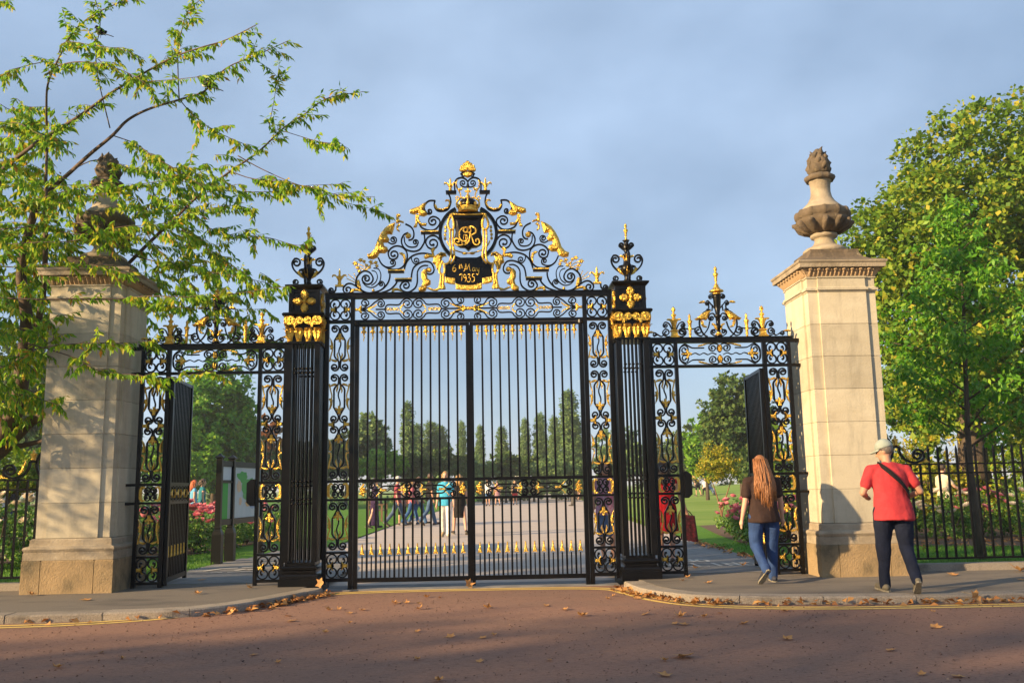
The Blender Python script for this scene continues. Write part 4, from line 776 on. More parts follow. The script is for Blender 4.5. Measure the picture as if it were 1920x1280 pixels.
# ================================================================== side gate frames with crests
def sideframe(s, label):
    t = thing('side_gateway', (s * 3.55, 0, PZ), label, 'gateway', 'side gateways')
    X = lambda a, b: sorted((s * a, s * b))
    box(t, 'top_rail', *X(2.53, 4.60), -.034, .034, 3.302, 3.372); box(t, 'top_rail_cap', *X(2.53, 4.60), -.048, .048, 3.3725, 3.384); box(t, 'tie_bar', *X(4.6005, 4.73), -.03, .03, 3.30, 3.35)
    box(t, 'frieze_rail', *X(2.50, 4.62), -.026, .026, 2.952, 2.992); box(t, 'tie_bar', *X(4.6205, 4.73), -.03, .03, 2.95, 2.99)
    for a, b in ((2.542, 2.59), (2.895, 2.945), (4.155, 4.212), (4.512, 4.562)):
        box(t, 'post', *X(a, b), -.028, .028, PZ, 2.9515); box(t, 'post', *X(a, b), -.027, .027, 2.9925, 3.3015)
    Q(t, *X(2.594, 2.891), 2.995, 3.298); Q(t, *X(4.216, 4.508), 2.995, 3.298)
    for a, b in ((2.591, 2.894), (4.213, 4.511)):
        x0, x1 = X(a, b)
        for z0, z1 in ((1.432, 1.468), (1.186, 1.22), (.472, .504), (.125, .165)): box(t, 'rail', x0, x1, -.022, .022, z0, z1)
        LY(t, x0, x1, 2.252, 2.95, both=True); LY(t, x0, x1, 1.47, 2.248, flip=True, both=True); collars(t, x0, x1, 2.25)
        CB(t, x0 + .005, x1 - .005, 1.222, 1.43); LY(t, x0, x1, .506, 1.184, flip=True, both=True); Q(t, x0 + .004, x1 - .004, .168, .47)
    for z in (1.45, 1.20): box(t, 'tie_bar', *X(4.5625, 4.73), -.03, .03, z - .018, z + .018)
    # long frieze panel 2.945 .. 4.155
    xc = 3.55; zc = 3.147
    for d in (-1, 1):
        def P_(u, v): return (s * (xc + d * u), zc + v)
        for sz in (-1, 1):
            tn = d * s * sz
            scroll(t, [P_(.58, 0), P_(.57, sz * .08), P_(.50, sz * .142), P_(.42, sz * .10), P_(.37, sz * .085), P_(.22, sz * .085)], start=None, w=.017); scroll(t, [P_(.575, sz * .02), P_(.56, sz * .09), P_(.50, sz * .125)], end=(*P_(.505, sz * .062), 1.2 * tn), w=.016)
            scroll(t, [P_(.0, sz * .02), P_(.035, sz * .075), P_(.02, sz * .13), P_(.09, sz * .147), P_(.15, sz * .11)], end=(*P_(.098, sz * .085), -1.2 * tn), w=.016)
            gilt(t, [P_(.08, sz * .135), P_(.16, sz * .142), P_(.24, sz * .115), P_(.31, sz * .10), P_(.30, sz * .125), P_(.22, sz * .145), P_(.14, sz * .15)], 0, .034); gilt(t, [P_(0, sz * .03), P_(.03, sz * .04), P_(.025, sz * .10), P_(0, sz * .135)], -.004 * d, .034)
        obj('wavy_rod', MB().strip(cr([P_(.05 + .06 * k, .012 * (1 if k % 2 else -1)) for k in range(7)], 4), .014, .024, 0), M['iron'], t)
        gilt(t, [P_(.40, -.01), P_(.44, -.03), P_(.46, -.07), P_(.48, -.06), P_(.475, -.015), P_(.55, -.012), P_(.55, .012), P_(.475, .015), P_(.48, .06), P_(.46, .07), P_(.44, .03), P_(.40, .01)], 0, .034)
    # crest
    zb = 3.384
    def C_(u, v): return (s * xc + u, zb + v)
    obj('crest_post', MB().lathe([(.05, 0), (.055, .02), (.03, .05), (.028, .12), (.055, .15), (.03, .17), (.035, .28), (.06, .30), (.03, .33), (.05, .45), (.06, .58), (.065, .62)], 10, (s * xc, 0, zb)), M['iron'], t, True)
    obj('gilt_cap', MB().lathe([(.055, .62), (.06, .635), (.045, .65), (.105, .66), (.10, .675), (.06, .70), (.035, .735), (.03, .75)], 12, (s * xc, 0, zb), mod=lambda a, k, z: 1 + .05 * sin(a * 6)), M['gold'], t); urnfinial(t, s * xc, zb + .745, .29); obj('gilt_collar', MB().lathe([(.04, .01), (.05, .04), (.03, .07)], 10, (s * xc, 0, zb)), M['gold'], t)
    for d in (-1, 1):
        def D(u, v): return C_(d * u, v)
        scroll(t, [D(.02, .60), D(.075, .625), D(.11, .605)], end=(*D(.085, .585), -1.1 * d), w=.016); scroll(t, [D(.04, .42), D(.09, .48), D(.135, .53), D(.165, .50)], end=(*D(.14, .488), -1.1 * d), w=.016); scroll(t, [D(.125, .50), D(.125, .42), D(.16, .40)], w=.016); scroll(t, [D(.07, .47), D(.08, .38)], w=.014)
        scroll(t, [D(.03, .30), D(.07, .345), D(.12, .325), D(.135, .28)], end=(*D(.095, .278), -1.15 * d), w=.018); scroll(t, [D(.10, .40), D(.15, .385), D(.22, .34), D(.265, .25), D(.265, .15), D(.22, .05), D(.16, .005)], w=.02); scroll(t, [D(.12, .23), D(.145, .14), D(.19, .07), D(.245, .02)], w=.016); scroll(t, [D(.02, .03), D(.06, .02), D(.105, .05)], end=(*D(.075, .078), 1.1 * d), w=.016); scroll(t, [D(.03, .13), D(.075, .10), D(.10, .085)], w=.014)
        gilt(t, [D(.095, .385), D(.16, .375), D(.24, .335), D(.30, .285), (D(.335, .27)), D(.31, .245), D(.27, .255), D(.24, .24), D(.21, .26), D(.17, .245), D(.15, .28), D(.13, .33)], -.005, .045, .025, ins=.45); gilt(t, [D(.215, .24), D(.25, .235), D(.245, .19), D(.22, .15), D(.165, .14), D(.17, .16), D(.205, .175)], 0, .034); gilt(t, [D(.02, .10), D(.05, .12), D(.06, .165), D(.095, .185), D(.085, .205), D(.045, .19), D(.025, .15)], 0, .036); gilt(t, [D(.17, .50), D(.19, .53), D(.24, .525), D(.265, .50), D(.245, .495), D(.20, .50)], 0, .034)
        scroll(t, [D(.245, .02), D(.29, .03), D(.335, .075), D(.335, .12), D(.295, .15)], end=(*D(.292, .095), 1.0 * d), w=.018); scroll(t, [D(.30, .145), D(.35, .115), D(.47, .115), D(.52, .15)], w=.016) if False else None
        # small gilt spike
        obj('gilt_spike', MB().lathe([(.012, 0), (.02, .015), (.012, .03), (.022, .045), (.018, .075), (.02, .10), (.03, .13), (.022, .15), (.028, .21), (.042, .235), (.02, .255), (.016, .29), (.02, .31), (.003, .345)], 9, (D(.408, 0)[0], 0, zb + .0)), M['gold'], t, True)
        scroll(t, [D(.30, .145), D(.36, .125), D(.46, .125), D(.50, .15)], w=.015); scroll(t, [D(.57, .01), D(.51, .02), D(.475, .07), D(.49, .12), D(.53, .135)], end=(*D(.525, .082), -1.0 * d), w=.017)
        # pedestal finial with ears
        u = .635
        obj('gilt_pedestal', MB().sqprof([(.06, .0), (.062, .012), (.045, .03), (.04, .085), (.052, .095), (.052, .105)], D(u, 0)[0], 0).sqprof([(.05, 0), (.05, .001)], 0, 0) if False else MB().sqprof([(.062, zb), (.064, zb + .014), (.045, zb + .035), (.04, zb + .085), (.054, zb + .095), (.054, zb + .108)], D(u, 0)[0], 0), M['gold'], t)
        obj('gilt_cup', MB().lathe([(.02, .10), (.03, .15), (.05, .24), (.055, .26), (.03, .275), (.02, .30), (.035, .315), (.04, .33), (.016, .35), (.014, .37), (.03, .395), (.028, .42), (.005, .45)], 10, (D(u, 0)[0], 0, zb)), M['gold'], t, True)
        for q in (-1, 1):
            scroll(t, [D(u + q * .03, .12), D(u + q * .07, .20), D(u + q * .125, .225), D(u + q * .155, .19)], end=(*D(u + q * .122, .178), -1.1 * d * q), w=.017); gilt(t, [D(u + q * .03, .20), D(u + q * .06, .25), D(u + q * .105, .255), D(u + q * .095, .275), D(u + q * .05, .275), D(u + q * .025, .24)], 0, .03)
            scroll(t, [D(u + q * .065, .02), D(u + q * .10, .015), D(u + q * .155, .04), D(u + q * .165, .09), D(u + q * .13, .125)], end=(*D(u + q * .118, .075), 1.0 * d * q), w=.017)
        scroll(t, [D(u + .15, .05), D(u + .19, .02), D(u + .26, .06), D(u + .32, .085), D(u + .36, .07)], w=.016) if True else None
        scroll(t, [D(u + .24, .045), D(u + .29, .02)], end=(*D(u + .275, .05), 1.0 * d), w=.014); gilt(t, [D(u + .28, .075), D(u + .33, .10), D(u + .38, .095), D(u + .40, .07), D(u + .37, .075), D(u + .33, .07)], 0, .03)
    # lock box on the jamb beside the opening
    obj('lock_box', MB().prism([(s * a, z) for a, z in ((2.946, 1.50), (3.0, 1.50), (3.055, 1.45), (3.055, 1.19), (3.0, 1.14), (2.946, 1.14))], -.045, .045), M['iron'], t)
    # open leaf, hinged on the outer jamb, swung into the park
    ang = radians(95) * (-1 if s > 0 else 1)
    g = thing('side_gate', (s * 4.135, 0.02, PZ + .02), 'open side gate leaf of close black bars beside the ' + ('right stone pillar' if s > 0 else 'left stone pillar'), 'gate', 'open side gate leaves', rz=ang)
    w = -s * 1.16
    X2 = lambda a, b: sorted((w * a, w * b))
    for a, b in ((.0, .045), (.955, 1.0)): obj('stile', MB().box(*X2(a, b), -.025, .025, 0, 2.83), M['iron'], g, loc=(0, 0, 0))
    for z0, z1 in ((2.785, 2.829), (1.33, 1.375), (1.08, 1.115), (.04, .10)): obj('rail', MB().box(*X2(.0455, .9545), -.021, .021, z0, z1), M['iron'], g, loc=(0, 0, 0))
    me = MB().box(-.011, .011, -.011, .011, 0, 1.409).mesh('bar', M['iron']); me2 = MB().box(-.011, .011, -.011, .011, 0, .979).mesh('bar', M['iron'])
    for k in range(1, 12):
        x = w * (.045 + .91 * k / 12); obj('bar', me, None, g, loc=(x, 0, 1.3755)); obj('bar', me2, None, g, loc=(x, 0, .1005))
        if k % 2: obj('gilt_spearhead', SPM, None, g, loc=(x - w * .038, 0, .36))
    for k in range(3):
        holder = g; x0, x1 = X2(.05 + .3 * k, .35 + .3 * k); Q(holder, x0 + .004, x1 - .004, 1.117, 1.328)
    return t
sideframe(-1, 'scrolled side gate frame with gilt crest between left stone pillar and iron pier')
sideframe(1, 'scrolled side gate frame with gilt crest above the long-haired woman')
# ================================================================== railings
def railing(s, label):
    t = thing('iron_railing', (s * 5.8, 0.1, PZ), label, 'railing', 'park railings')
    X = lambda a, b: sorted((s * a, s * b)); x1 = 10.2
    obj('kerb_wall', MB().box(*X(5.79, x1), .0, .26, PZ - .02, .175), M['granite'], t)
    for z0, z1 in ((1.535, 1.557), (1.405, 1.43), (.235, .262)): box(t, 'rail', *X(5.68, x1), .085, .115, z0, z1)
    n = 33
    for k in range(n):
        x = 5.80 + .134 * k; top = 1.548 if k < 5 else 1.78
        box(t, 'bar', s * x - .013, s * x + .013, .087, .113, .2625, top) if k < 5 else obj('bar', MB().frustum(s * x, .1, .013, .2625, .013, top - .03).frustum(s * x, .1, .013, top - .0295, .002, top + .03), M['iron'], t)
    for x in (6.0, 8.2, 10.0): box(t, 'stay', s * x - .02, s * x + .02, .09, .5, .17, .235)
    def P_(x, z): return (s * x, z)
    tn = -s
    def sc2(pts, c, k, w=.03): return scroll(t, [P_(*p) for p in pts], end=(*P_(*c), k * s) if c else None, w=w, d=.035, y=.1)
    sc2([(5.69, 2.02), (5.80, 1.985), (5.90, 1.91), (5.955, 1.80), (5.945, 1.68), (5.885, 1.585), (5.80, 1.562)], None, 0, .034); sc2([(5.70, 2.02), (5.715, 2.08), (5.76, 2.13)], (5.715, 2.16), 1.1, .024); sc2([(5.68, 1.67), (5.73, 1.66), (5.77, 1.70)], (5.72, 1.73), 1.0, .022)
    sc2([(5.955, 1.79), (6.05, 1.79), (6.06, 1.72), (6.12, 1.625), (6.22, 1.575), (6.33, 1.585), (6.40, 1.64), (6.39, 1.715)], (6.315, 1.675), 1.25, .03)
    gilt(t, [P_(*p) for p in ((5.985, 1.81), (6.03, 1.81), (6.035, 1.87), (6.05, 1.90), (6.02, 1.915), (6.01, 1.955), (5.995, 1.915), (5.965, 1.90), (5.985, 1.86))], .1, .04); giltstrip(t, [P_(*p) for p in ((6.20, 1.625), (6.155, 1.67), (6.14, 1.74), (6.115, 1.77), (6.125, 1.80))], (.035, .014), .1); gilt(t, [P_(*p) for p in ((6.32, 1.575), (6.38, 1.59), (6.42, 1.63), (6.44, 1.60), (6.475, 1.575), (6.42, 1.565))], .1, .03); gilt(t, [P_(*p) for p in ((5.72, 1.80), (5.76, 1.86), (5.80, 1.84), (5.83, 1.86), (5.80, 1.79), (5.76, 1.74))], .1, .03)
    return t
railing(-1, 'black iron park railing with gilt scroll bracket in front of the white roses')
railing(1, 'black iron park railing with scroll bracket in front of the young tree')
# ================================================================== vegetation
import numpy as np
rng = np.random.default_rng(11)
def ray(px, py):
    """direction from the camera through a point of the 1920 x 1280 picture"""
    a, b = px - 960.0, py - 640.0; c, s_ = cos(ROLL), sin(ROLL); u = (a * c - b * s_) / 1695.36; v = (a * s_ + b * c) / 1695.36
    Rt = Vector((cos(YAW), -sin(YAW), 0)); F0 = Vector((sin(YAW), cos(YAW), 0)); U0 = Vector((0, 0, 1)); F = F0 * cos(PITCH) + U0 * sin(PITCH); U = U0 * cos(PITCH) - F0 * sin(PITCH)
    return Rt * u - U * v + F
CAMP = Vector((0.208, -12.62, 1.34))
def at(px, py, Y):
    d = ray(px, py); return CAMP + d * ((Y - CAMP.y) / d.y)
def unit(n):
    v = rng.normal(size=(n, 3)); return v / np.linalg.norm(v, axis=1, keepdims=True)
def leafmesh(name, P, D, Nn, L_, W_, m, fold=0.25):
    """diamond leaves: P base points, D directions, Nn rough normals"""
    n = len(P); D = D / np.linalg.norm(D, axis=1, keepdims=True); S = np.cross(D, Nn); S /= (np.linalg.norm(S, axis=1, keepdims=True) + 1e-9); N2 = np.cross(S, D)
    L_ = np.asarray(L_).reshape(-1, 1) * np.ones((n, 1)); W_ = np.asarray(W_).reshape(-1, 1) * np.ones((n, 1))
    mid = P + D * L_ * .45 + N2 * L_ * fold * .3
    V = np.empty((n, 4, 3)); V[:, 0] = P; V[:, 1] = mid + S * W_ * .5; V[:, 2] = P + D * L_; V[:, 3] = mid - S * W_ * .5
    me = bpy.data.meshes.new(name); me.vertices.add(n * 4); me.vertices.foreach_set('co', V.reshape(-1).astype(np.float32))
    me.loops.add(n * 4); me.loops.foreach_set('vertex_index', np.arange(n * 4, dtype=np.int32)); me.polygons.add(n); me.polygons.foreach_set('loop_start', np.arange(n, dtype=np.int32) * 4)
    try: me.polygons.foreach_set('loop_total', np.full(n, 4, dtype=np.int32))
    except Exception: pass
    me.materials.append(m); me.update(calc_edges=True); me.validate(); return me
def crown(blobs, ncl, per, cl_r, leaf, m, name='crown', droop=0.0, fill=0.5, wl=0.7, org=(0, 0, 0)):
    """clumps of leaves spread through ellipsoids (cx,cy,cz,rx,ry,rz), most of them near the outside"""
    vol = np.array([b[3] * b[4] * b[5] for b in blobs]) ** .7; pick = rng.choice(len(blobs), ncl, p=vol / vol.sum()); B = np.array(blobs)[pick]
    u = unit(ncl); r = fill + (1 - fill) * rng.random((ncl, 1)) ** .6; C = B[:, :3] + u * r * B[:, 3:]
    csz = cl_r * rng.uniform(.6, 1.35, (ncl, 1))
    P = np.repeat(C, per, 0); off = unit(ncl * per) * rng.random((ncl * per, 1)) ** .5 * np.repeat(csz, per, 0); off[:, 2] *= .75; P = P + off - np.array(org)
    D = unit(ncl * per) + np.repeat(u, per, 0) * .5; D[:, 2] -= droop
    Nn = unit(ncl * per) * .8 + np.array([0, 0, .7]) + np.repeat(u, per, 0) * .6
    sz = leaf * rng.uniform(.6, 1.3, ncl * per)
    return leafmesh(name, P, D, Nn, sz, sz * wl, m)
def limbs(base, h, r, spread, n, seed=0, lean=(0, 0)):
    """tapered trunk with limbs, local to base"""
    q = random.Random(seed); mb = MB(); top = Vector((lean[0], lean[1], h))
    pts = [Vector((0, 0, -.05))] + [top * k / 5 + Vector((q.uniform(-.03, .03) * h * .3, q.uniform(-.03, .03) * h * .3, 0)) for k in range(1, 6)]
    mb.tube(pts, [r * 1.35, r, r * .82, r * .6, r * .38, r * .12], 9)
    for k in range(n):
        t = .32 + .6 * k / n; p = top * t; a = k * 2.4 + q.uniform(-.4, .4); l = spread * (1.15 - t) * q.uniform(.8, 1.2)
        e = p + Vector((cos(a) * l, sin(a) * l, l * q.uniform(.35, .9))); m_ = (p + e) / 2 + Vector((0, 0, -.06 * l)); rr = r * (1 - t) * .55
        mb.tube(cr([p, m_, e], 3), [rr, rr * .9, rr * .8, rr * .6, rr * .45, rr * .3, rr * .12], 6)
        for j in range(2):
            b = a + q.uniform(-.9, .9); e2 = m_ + Vector((cos(b) * l * .5, sin(b) * l * .5, l * q.uniform(.1, .6))); mb.tube([m_, (m_ + e2) / 2 + Vector((0, 0, .03 * l)), e2], [rr * .5, rr * .35, rr * .08], 5)
    return mb
def tree(name, base, h, r, spread, nl, cr_mesh, label, cat='tree', group=None, seed=0, lean=(0, 0), bark='bark'):
    t = thing(name, base, label, cat, group); obj('trunk', limbs(base, h, r, spread, nl, seed, lean), M[bark], t, True, loc=base); o = obj('crown', cr_mesh, None, t, loc=base); return t
# ------------------------------------------------------------------ cherry tree reaching over the left pillar
BR = [  # picture traces of the boughs: points, depth at start and end, thickness at start and end
 ([(0, 322), (37, 292), (82, 259), (150, 217), (206, 176), (262, 142), (322, 109), (375, 90), (424, 75), (484, 45)], .6, -1.6, .045, .005, .18),
 ([(71, 375), (124, 330), (169, 289), (210, 255), (240, 225), (281, 204), (337, 187), (382, 172), (405, 146), (431, 124), (487, 101), (544, 75)], .5, -1.2, .045, .004, .5),
 ([(225, 510), (285, 450), (337, 401), (375, 364), (431, 322), (484, 285), (532, 240), (577, 210), (615, 184), (682, 172)], .3, -.9, .038, .004, .35),
 ([(86, 352), (88, 262), (87, 206), (90, 157), (109, 112), (135, 64), (172, 30), (225, 4), (262, -20)], .3, -.8, .028, .006, .35),
 ([(86, 142), (109, 124), (150, 116), (202, 124), (244, 139), (285, 165)], -.3, -1.2, .014, .004, .1),
 ([(336, 186), (334, 142), (334, 94), (341, 56), (352, 22), (375, 0), (392, -18)], -.6, -.8, .012, .004, .25),
 ([(214, 255), (255, 270), (285, 292), (319, 311), (352, 330), (380, 352)], 0, -1.2, .011, .003, .1),
 ([(337, 187), (360, 214), (394, 240), (431, 259), (457, 270), (480, 285)], -.6, -1.3, .010, .003, .1),
 ([(427, 319), (469, 334), (525, 341), (581, 351), (637, 366), (703, 369)], -.3, -1.3, .011, .003, .2),
 ([(446, 292), (487, 315), (544, 341), (600, 360), (656, 382), (710, 394)], -.4, -.9, .011, .003, .35),
 ([(375, 364), (405, 358), (469, 360), (525, 358), (562, 349), (645, 345)], 0, -.9, .011, .003, .3),
 ([(532, 246), (581, 261), (619, 270), (652, 277)], -.6, -1.0, .007, .003, .2), ([(506, 235), (506, 229), (514, 187), (521, 139)], -.6, -.7, .009, .003, .1),
 ([(206, 240), (195, 195), (187, 161), (182, 131), (180, 94), (188, 40), (176, -10)], -.2, -.8, .012, .005, .3), ([(82, 116), (37, 127), (0, 144), (-25, 160)], -.4, -.9, .009, .003, .1),
 ([(110, 100), (124, 79), (180, 86), (232, 94), (270, 110)], -.5, -1.1, .009, .003, .1), ([(240, 160), (259, 154), (319, 150), (375, 144), (410, 141)], -.8, -1.3, .009, .003, .2),
 ([(-40, 552), (0, 558), (73, 561), (140, 560), (204, 561), (248, 558), (292, 555), (379, 557), (437, 551), (496, 542), (548, 536)], -.6, -1.5, .018, .003, .28),
 ([(60, 655), (96, 649), (160, 643), (219, 643), (262, 641), (285, 638)], -.7, -1.2, .010, .003, .2), ([(52, 644), (96, 656), (146, 673), (175, 691), (210, 700), (248, 702), (292, 708), (335, 705), (404, 695)], -.6, -1.5, .012, .003, .2),
 ([(245, 478), (292, 490), (335, 495), (394, 510), (437, 517), (513, 533)], .2, -.9, .013, .004, .25), ([(270, 430), (292, 463), (335, 507), (373, 551)], .0, -.6, .010, .004, .2),
 ([(-30, 462), (0, 460), (58, 455), (131, 452), (175, 443), (225, 430)], .3, -1.0, .018, .004, .2), ([(330, 420), (370, 452), (423, 490), (461, 513), (480, 530)], -.2, -.9, .009, .003, .1),
 ([(230, 562), (251, 565), (286, 571), (365, 577), (467, 580), (498, 578)], -.7, -1.3, .009, .003, .1), ([(-10, 697), (0, 690), (40, 672), (88, 645), (110, 630)], .2, -.7, .012, .004, .2),
 ([(0, 430), (80, 425), (150, 440), (230, 425), (300, 420), (350, 400)], -.2, -1.1, .012, .003, .05), ([(0, 385), (50, 372), (75, 372), (160, 350), (225, 352), (300, 340), (370, 342)], .1, -.9, .014, .003, .3), ([(0, 500), (60, 500), (120, 490), (190, 500), (260, 520)], .1, -1.0, .012, .003, .1),
 ([(120, 330), (180, 300), (260, 320), (330, 330), (400, 350), (450, 345)], .2, -.8, .012, .003, .15), ([(350, 385), (380, 420), (430, 440), (500, 445), (560, 460), (585, 440)], -.2, -.8, .010, .003, .15), ([(300, 430), (360, 400), (440, 385), (480, 400)], -.1, -.9, .009, .003, .1),
 ([(0, 240), (30, 230), (60, 245), (95, 262), (140, 290)], .0, -.9, .010, .003, .0), ([(0, 610), (40, 620), (70, 612), (110, 590)], .3, -.6, .010, .003, .1), ([(0, 745), (40, 740), (75, 748), (112, 760)], .2, -.6, .010, .003, .1), ([(-20, 10), (0, 5), (15, 0)], -.5, -.6, .008, .003, .0), ([(0, 195), (20, 205), (30, 185), (45, 200)], -.5, -.8, .007, .003, .0)]
wood = MB(); LP, LD, LL = [], [], []
def leafat(p, d, ln): LP.append(p); LD.append(d); LL.append(ln)
def twig(p, d, ln, sc=1.0):
    """short drooping spray with paired hanging leaves"""
    q = [Vector(p)]; n = max(3, int(ln / .07)); dd = Vector(d).normalized()
    for k in range(n): dd = (dd + Vector((R.gauss(0, .14), R.gauss(0, .14), R.gauss(-.07, .12)))).normalized(); q.append(q[-1] + dd * (ln / n))
    wood.tube(q, [.0045 * (1 - .7 * k / n) for k in range(n + 1)], 4, cap=False)
    s_ = 0.0
    while s_ < ln:
        k = min(int(s_ / ln * n), n - 1); b = q[k].lerp(q[k + 1], s_ / ln * n - k); side = Vector((R.gauss(0, 1), R.gauss(0, 1), 0)); dv = dd * .55 + side.normalized() * .55 + Vector((0, 0, -R.uniform(.35, 1.15)))
        leafat(b, dv, R.uniform(.08, .145) * sc); s_ += R.uniform(.010, .022)
    leafat(q[-1], dd + Vector((0, 0, -.4)), .1 * sc)
for pts, y0, y1, r0, r1, f0 in BR:
    n = len(pts); p3 = cr([tuple(at(x, y, y0 + (y1 - y0) * k / (n - 1) + .12 * sin(k * 1.7))) for k, (x, y) in enumerate(pts)], 6); m_ = len(p3)
    wood.tube(p3, [.8 * r0 + (r1 - .8 * r0) * (k / (m_ - 1)) ** .7 for k in range(m_)], 7)
    for k in range(m_ - 1):
        a, b = Vector(p3[k]), Vector(p3[k + 1]); t = k / (m_ - 1); d = (b - a); ln = d.length
        if t < f0: continue
        if R.random() < min(.95, ln * 6.5): twig(a.lerp(b, R.random()), d.normalized() * .8 + Vector((R.gauss(0, .6), R.gauss(0, .6), R.uniform(-.5, .6))), R.uniform(.12, .42) * (1.1 - .45 * t))
        for _ in range(int(ln / .034) + 1): leafat(a.lerp(b, R.random()), d.normalized() * .5 + Vector((R.gauss(0, .5), R.gauss(0, .5), -R.uniform(.3, 1.2))), R.uniform(.075, .125))
for _ in range(500):      # the dense shaded mass left of and behind the pillar
    px, py = R.uniform(-90, 105), R.uniform(330, 800) if R.random() < .8 else R.uniform(200, 330); Y = R.uniform(-.2, 2.6) if px > 30 else R.uniform(-.8, 2.6)
    if px > 60 and Y < 1.2 and py > 480: Y += 1.2
    twig(at(px, py, Y), Vector((R.gauss(.3, .7), R.gauss(-.2, .7), R.gauss(-.1, .3))), R.uniform(.25, .55), 1.15)
for _ in range(230):
    px = R.uniform(60, 420); py = R.uniform(330, 560) - max(0, px - 200) * .22; Y = R.uniform(-.2, 1.8) if (90 < px < 290 and py > 480) else R.uniform(-1.2, 1.2)
    twig(at(px, py, Y), Vector((R.gauss(.5, .6), R.gauss(-.2, .6), R.gauss(0, .35))), R.uniform(.2, .45))
for _ in range(70):
    px = R.uniform(255, 500); py = R.uniform(500, 660); Y = R.uniform(1.0, 2.8)
    twig(at(px, py, Y), Vector((R.gauss(.5, .6), R.gauss(0, .6), R.gauss(-.1, .3))), R.uniform(.25, .5), 1.1)
base = Vector((-7.75, 1.5, .06))
wood.tube([base + Vector((0, 0, -.1)), base + Vector((.05, 0, .5)), base + Vector((.15, .02, 1.2)), at(-25, 855, 1.45)], [.30, .24, .22, .20], 12)
for pts, Y0, Y1, rr0, rr1 in (([(-25, 855), (0, 825), (28, 769), (42, 694), (50, 600), (40, 500), (71, 375)], 1.45, .5, .17, .05), ([(-25, 860), (0, 846), (35, 811), (61, 787), (100, 770), (160, 690), (225, 510)], 1.45, .9, .12, .04), ([(10, 842), (47, 834), (77, 827), (110, 822)], 1.4, 1.3, .045, .03), ([(-25, 850), (-45, 700), (-40, 500), (0, 322)], 1.45, .6, .15, .046), ([(42, 694), (80, 560), (86, 352)], 1.0, .3, .06, .028), ([(-40, 600), (-30, 560), (-40, 552)], 1.2, -.6, .05, .018)):
    n = len(pts); p3 = cr([tuple(at(x, y, Y0 + (Y1 - Y0) * k / (n - 1))) for k, (x, y) in enumerate(pts)], 5); m_ = len(p3); wood.tube(p3, [rr0 + (rr1 - rr0) * k / (m_ - 1) for k in range(m_)], 9)
ct = thing('cherry_tree', base, 'spreading cherry tree with drooping leaves, its boughs reaching across the left pillar', 'tree')
obj('trunk', wood, M['twig'], ct, True)
LP_ = np.array([tuple(p - base) for p in LP]); LD_ = np.array([tuple(p) for p in LD]); nL = len(LP_)
for cx_, cy_, cz_, rx_, ry_, rz_, nn in ((-8.9, -2.0, 4.3, 1.5, 1.1, 1.6, 3000), (-10.6, -2.7, 5.0, 1.8, 1.4, 1.9, 3000), (-9.7, -2.6, 3.2, 1.1, 1.0, .9, 1300), (-8.6, 1.2, 4.5, 1.4, 1.4, 1.6, 1200)):   # the rest of the crown, over the footway to the left
    cc = unit(60) * rng.random((60, 1)) ** .5 * np.array([rx_, ry_, rz_]) + np.array([cx_, cy_, cz_]) - np.array(base)
    k_ = rng.integers(0, 60, nn); LP_ = np.vstack([LP_, cc[k_] + rng.normal(size=(nn, 3)) * .16]); dd_ = unit(nn); dd_[:, 2] -= .6; LD_ = np.vstack([LD_, dd_]); LL += list(rng.uniform(.09, .15, nn))
nL = len(LP_)
co = obj('crown', leafmesh('crown', LP_, LD_, unit(nL) + np.array([0, -.3, .5]), np.array(LL), np.array(LL) * .32, M['cherry'], .35), None, ct, loc=base); co['kind'] = 'stuff'
# ------------------------------------------------------------------ right: young tree inside the railing, plane tree behind
b = Vector((8.02, 1.8, .07))
t = thing('young_tree', b, 'slender young green tree standing just inside the right railing', 'tree')
mb = MB(); tp = [(0, 0, -.05), (-.02, 0, .6), (-.05, 0, 1.3), (-.04, 0, 2.0), (.03, 0, 3.0), (.10, 0, 4.2), (.13, 0, 5.4), (.13, 0, 5.95)]; mb.tube(tp, [.085, .058, .05, .044, .034, .022, .012, .004], 9)
yl = []
for k in range(30):
    z = 1.75 + 4.0 * (k / 29) ** .95; a = k * 2.4; l = (1.35 if z < 3.2 else 1.35 * (6.2 - z) / 3.0) * R.uniform(.75, 1.1); x0 = -.04 + .05 * max(0, z - 2)
    e = Vector((x0 + cos(a) * l, sin(a) * l, z + l * R.uniform(.35, .6))); s0 = Vector((x0, 0, z)); md = (s0 + e) / 2 + Vector((0, 0, .06 * l)); mb.tube([s0, md, e], [.02 * (1.2 - k / 30), .012, .003], 5)
    for j in range(int(26 * l / .8) + 8):
        u = R.uniform(.25, 1.05); p = s0.lerp(md, u * 2) if u < .5 else md.lerp(e, (u - .5) * 2); p = p + Vector((R.gauss(0, .10), R.gauss(0, .10), R.gauss(0, .09)))
        for _ in range(6): yl.append((p + Vector((R.gauss(0, .06), R.gauss(0, .06), R.gauss(0, .05))), Vector((R.gauss(0, .6), R.gauss(0, .6), -R.uniform(.1, 1.0)))))
obj('trunk', mb, M['bark'], t, True, loc=b); n_ = len(yl); sz = rng.uniform(.08, .145, n_)
obj('crown', leafmesh('crown', np.array([tuple(p) for p, d in yl]), np.array([tuple(d) for p, d in yl]), unit(n_) + np.array([0, -.3, .6]), sz, sz * .42, M['leaf_young'], .3), None, t, loc=b)
b = (13.6, 12.0, .07)
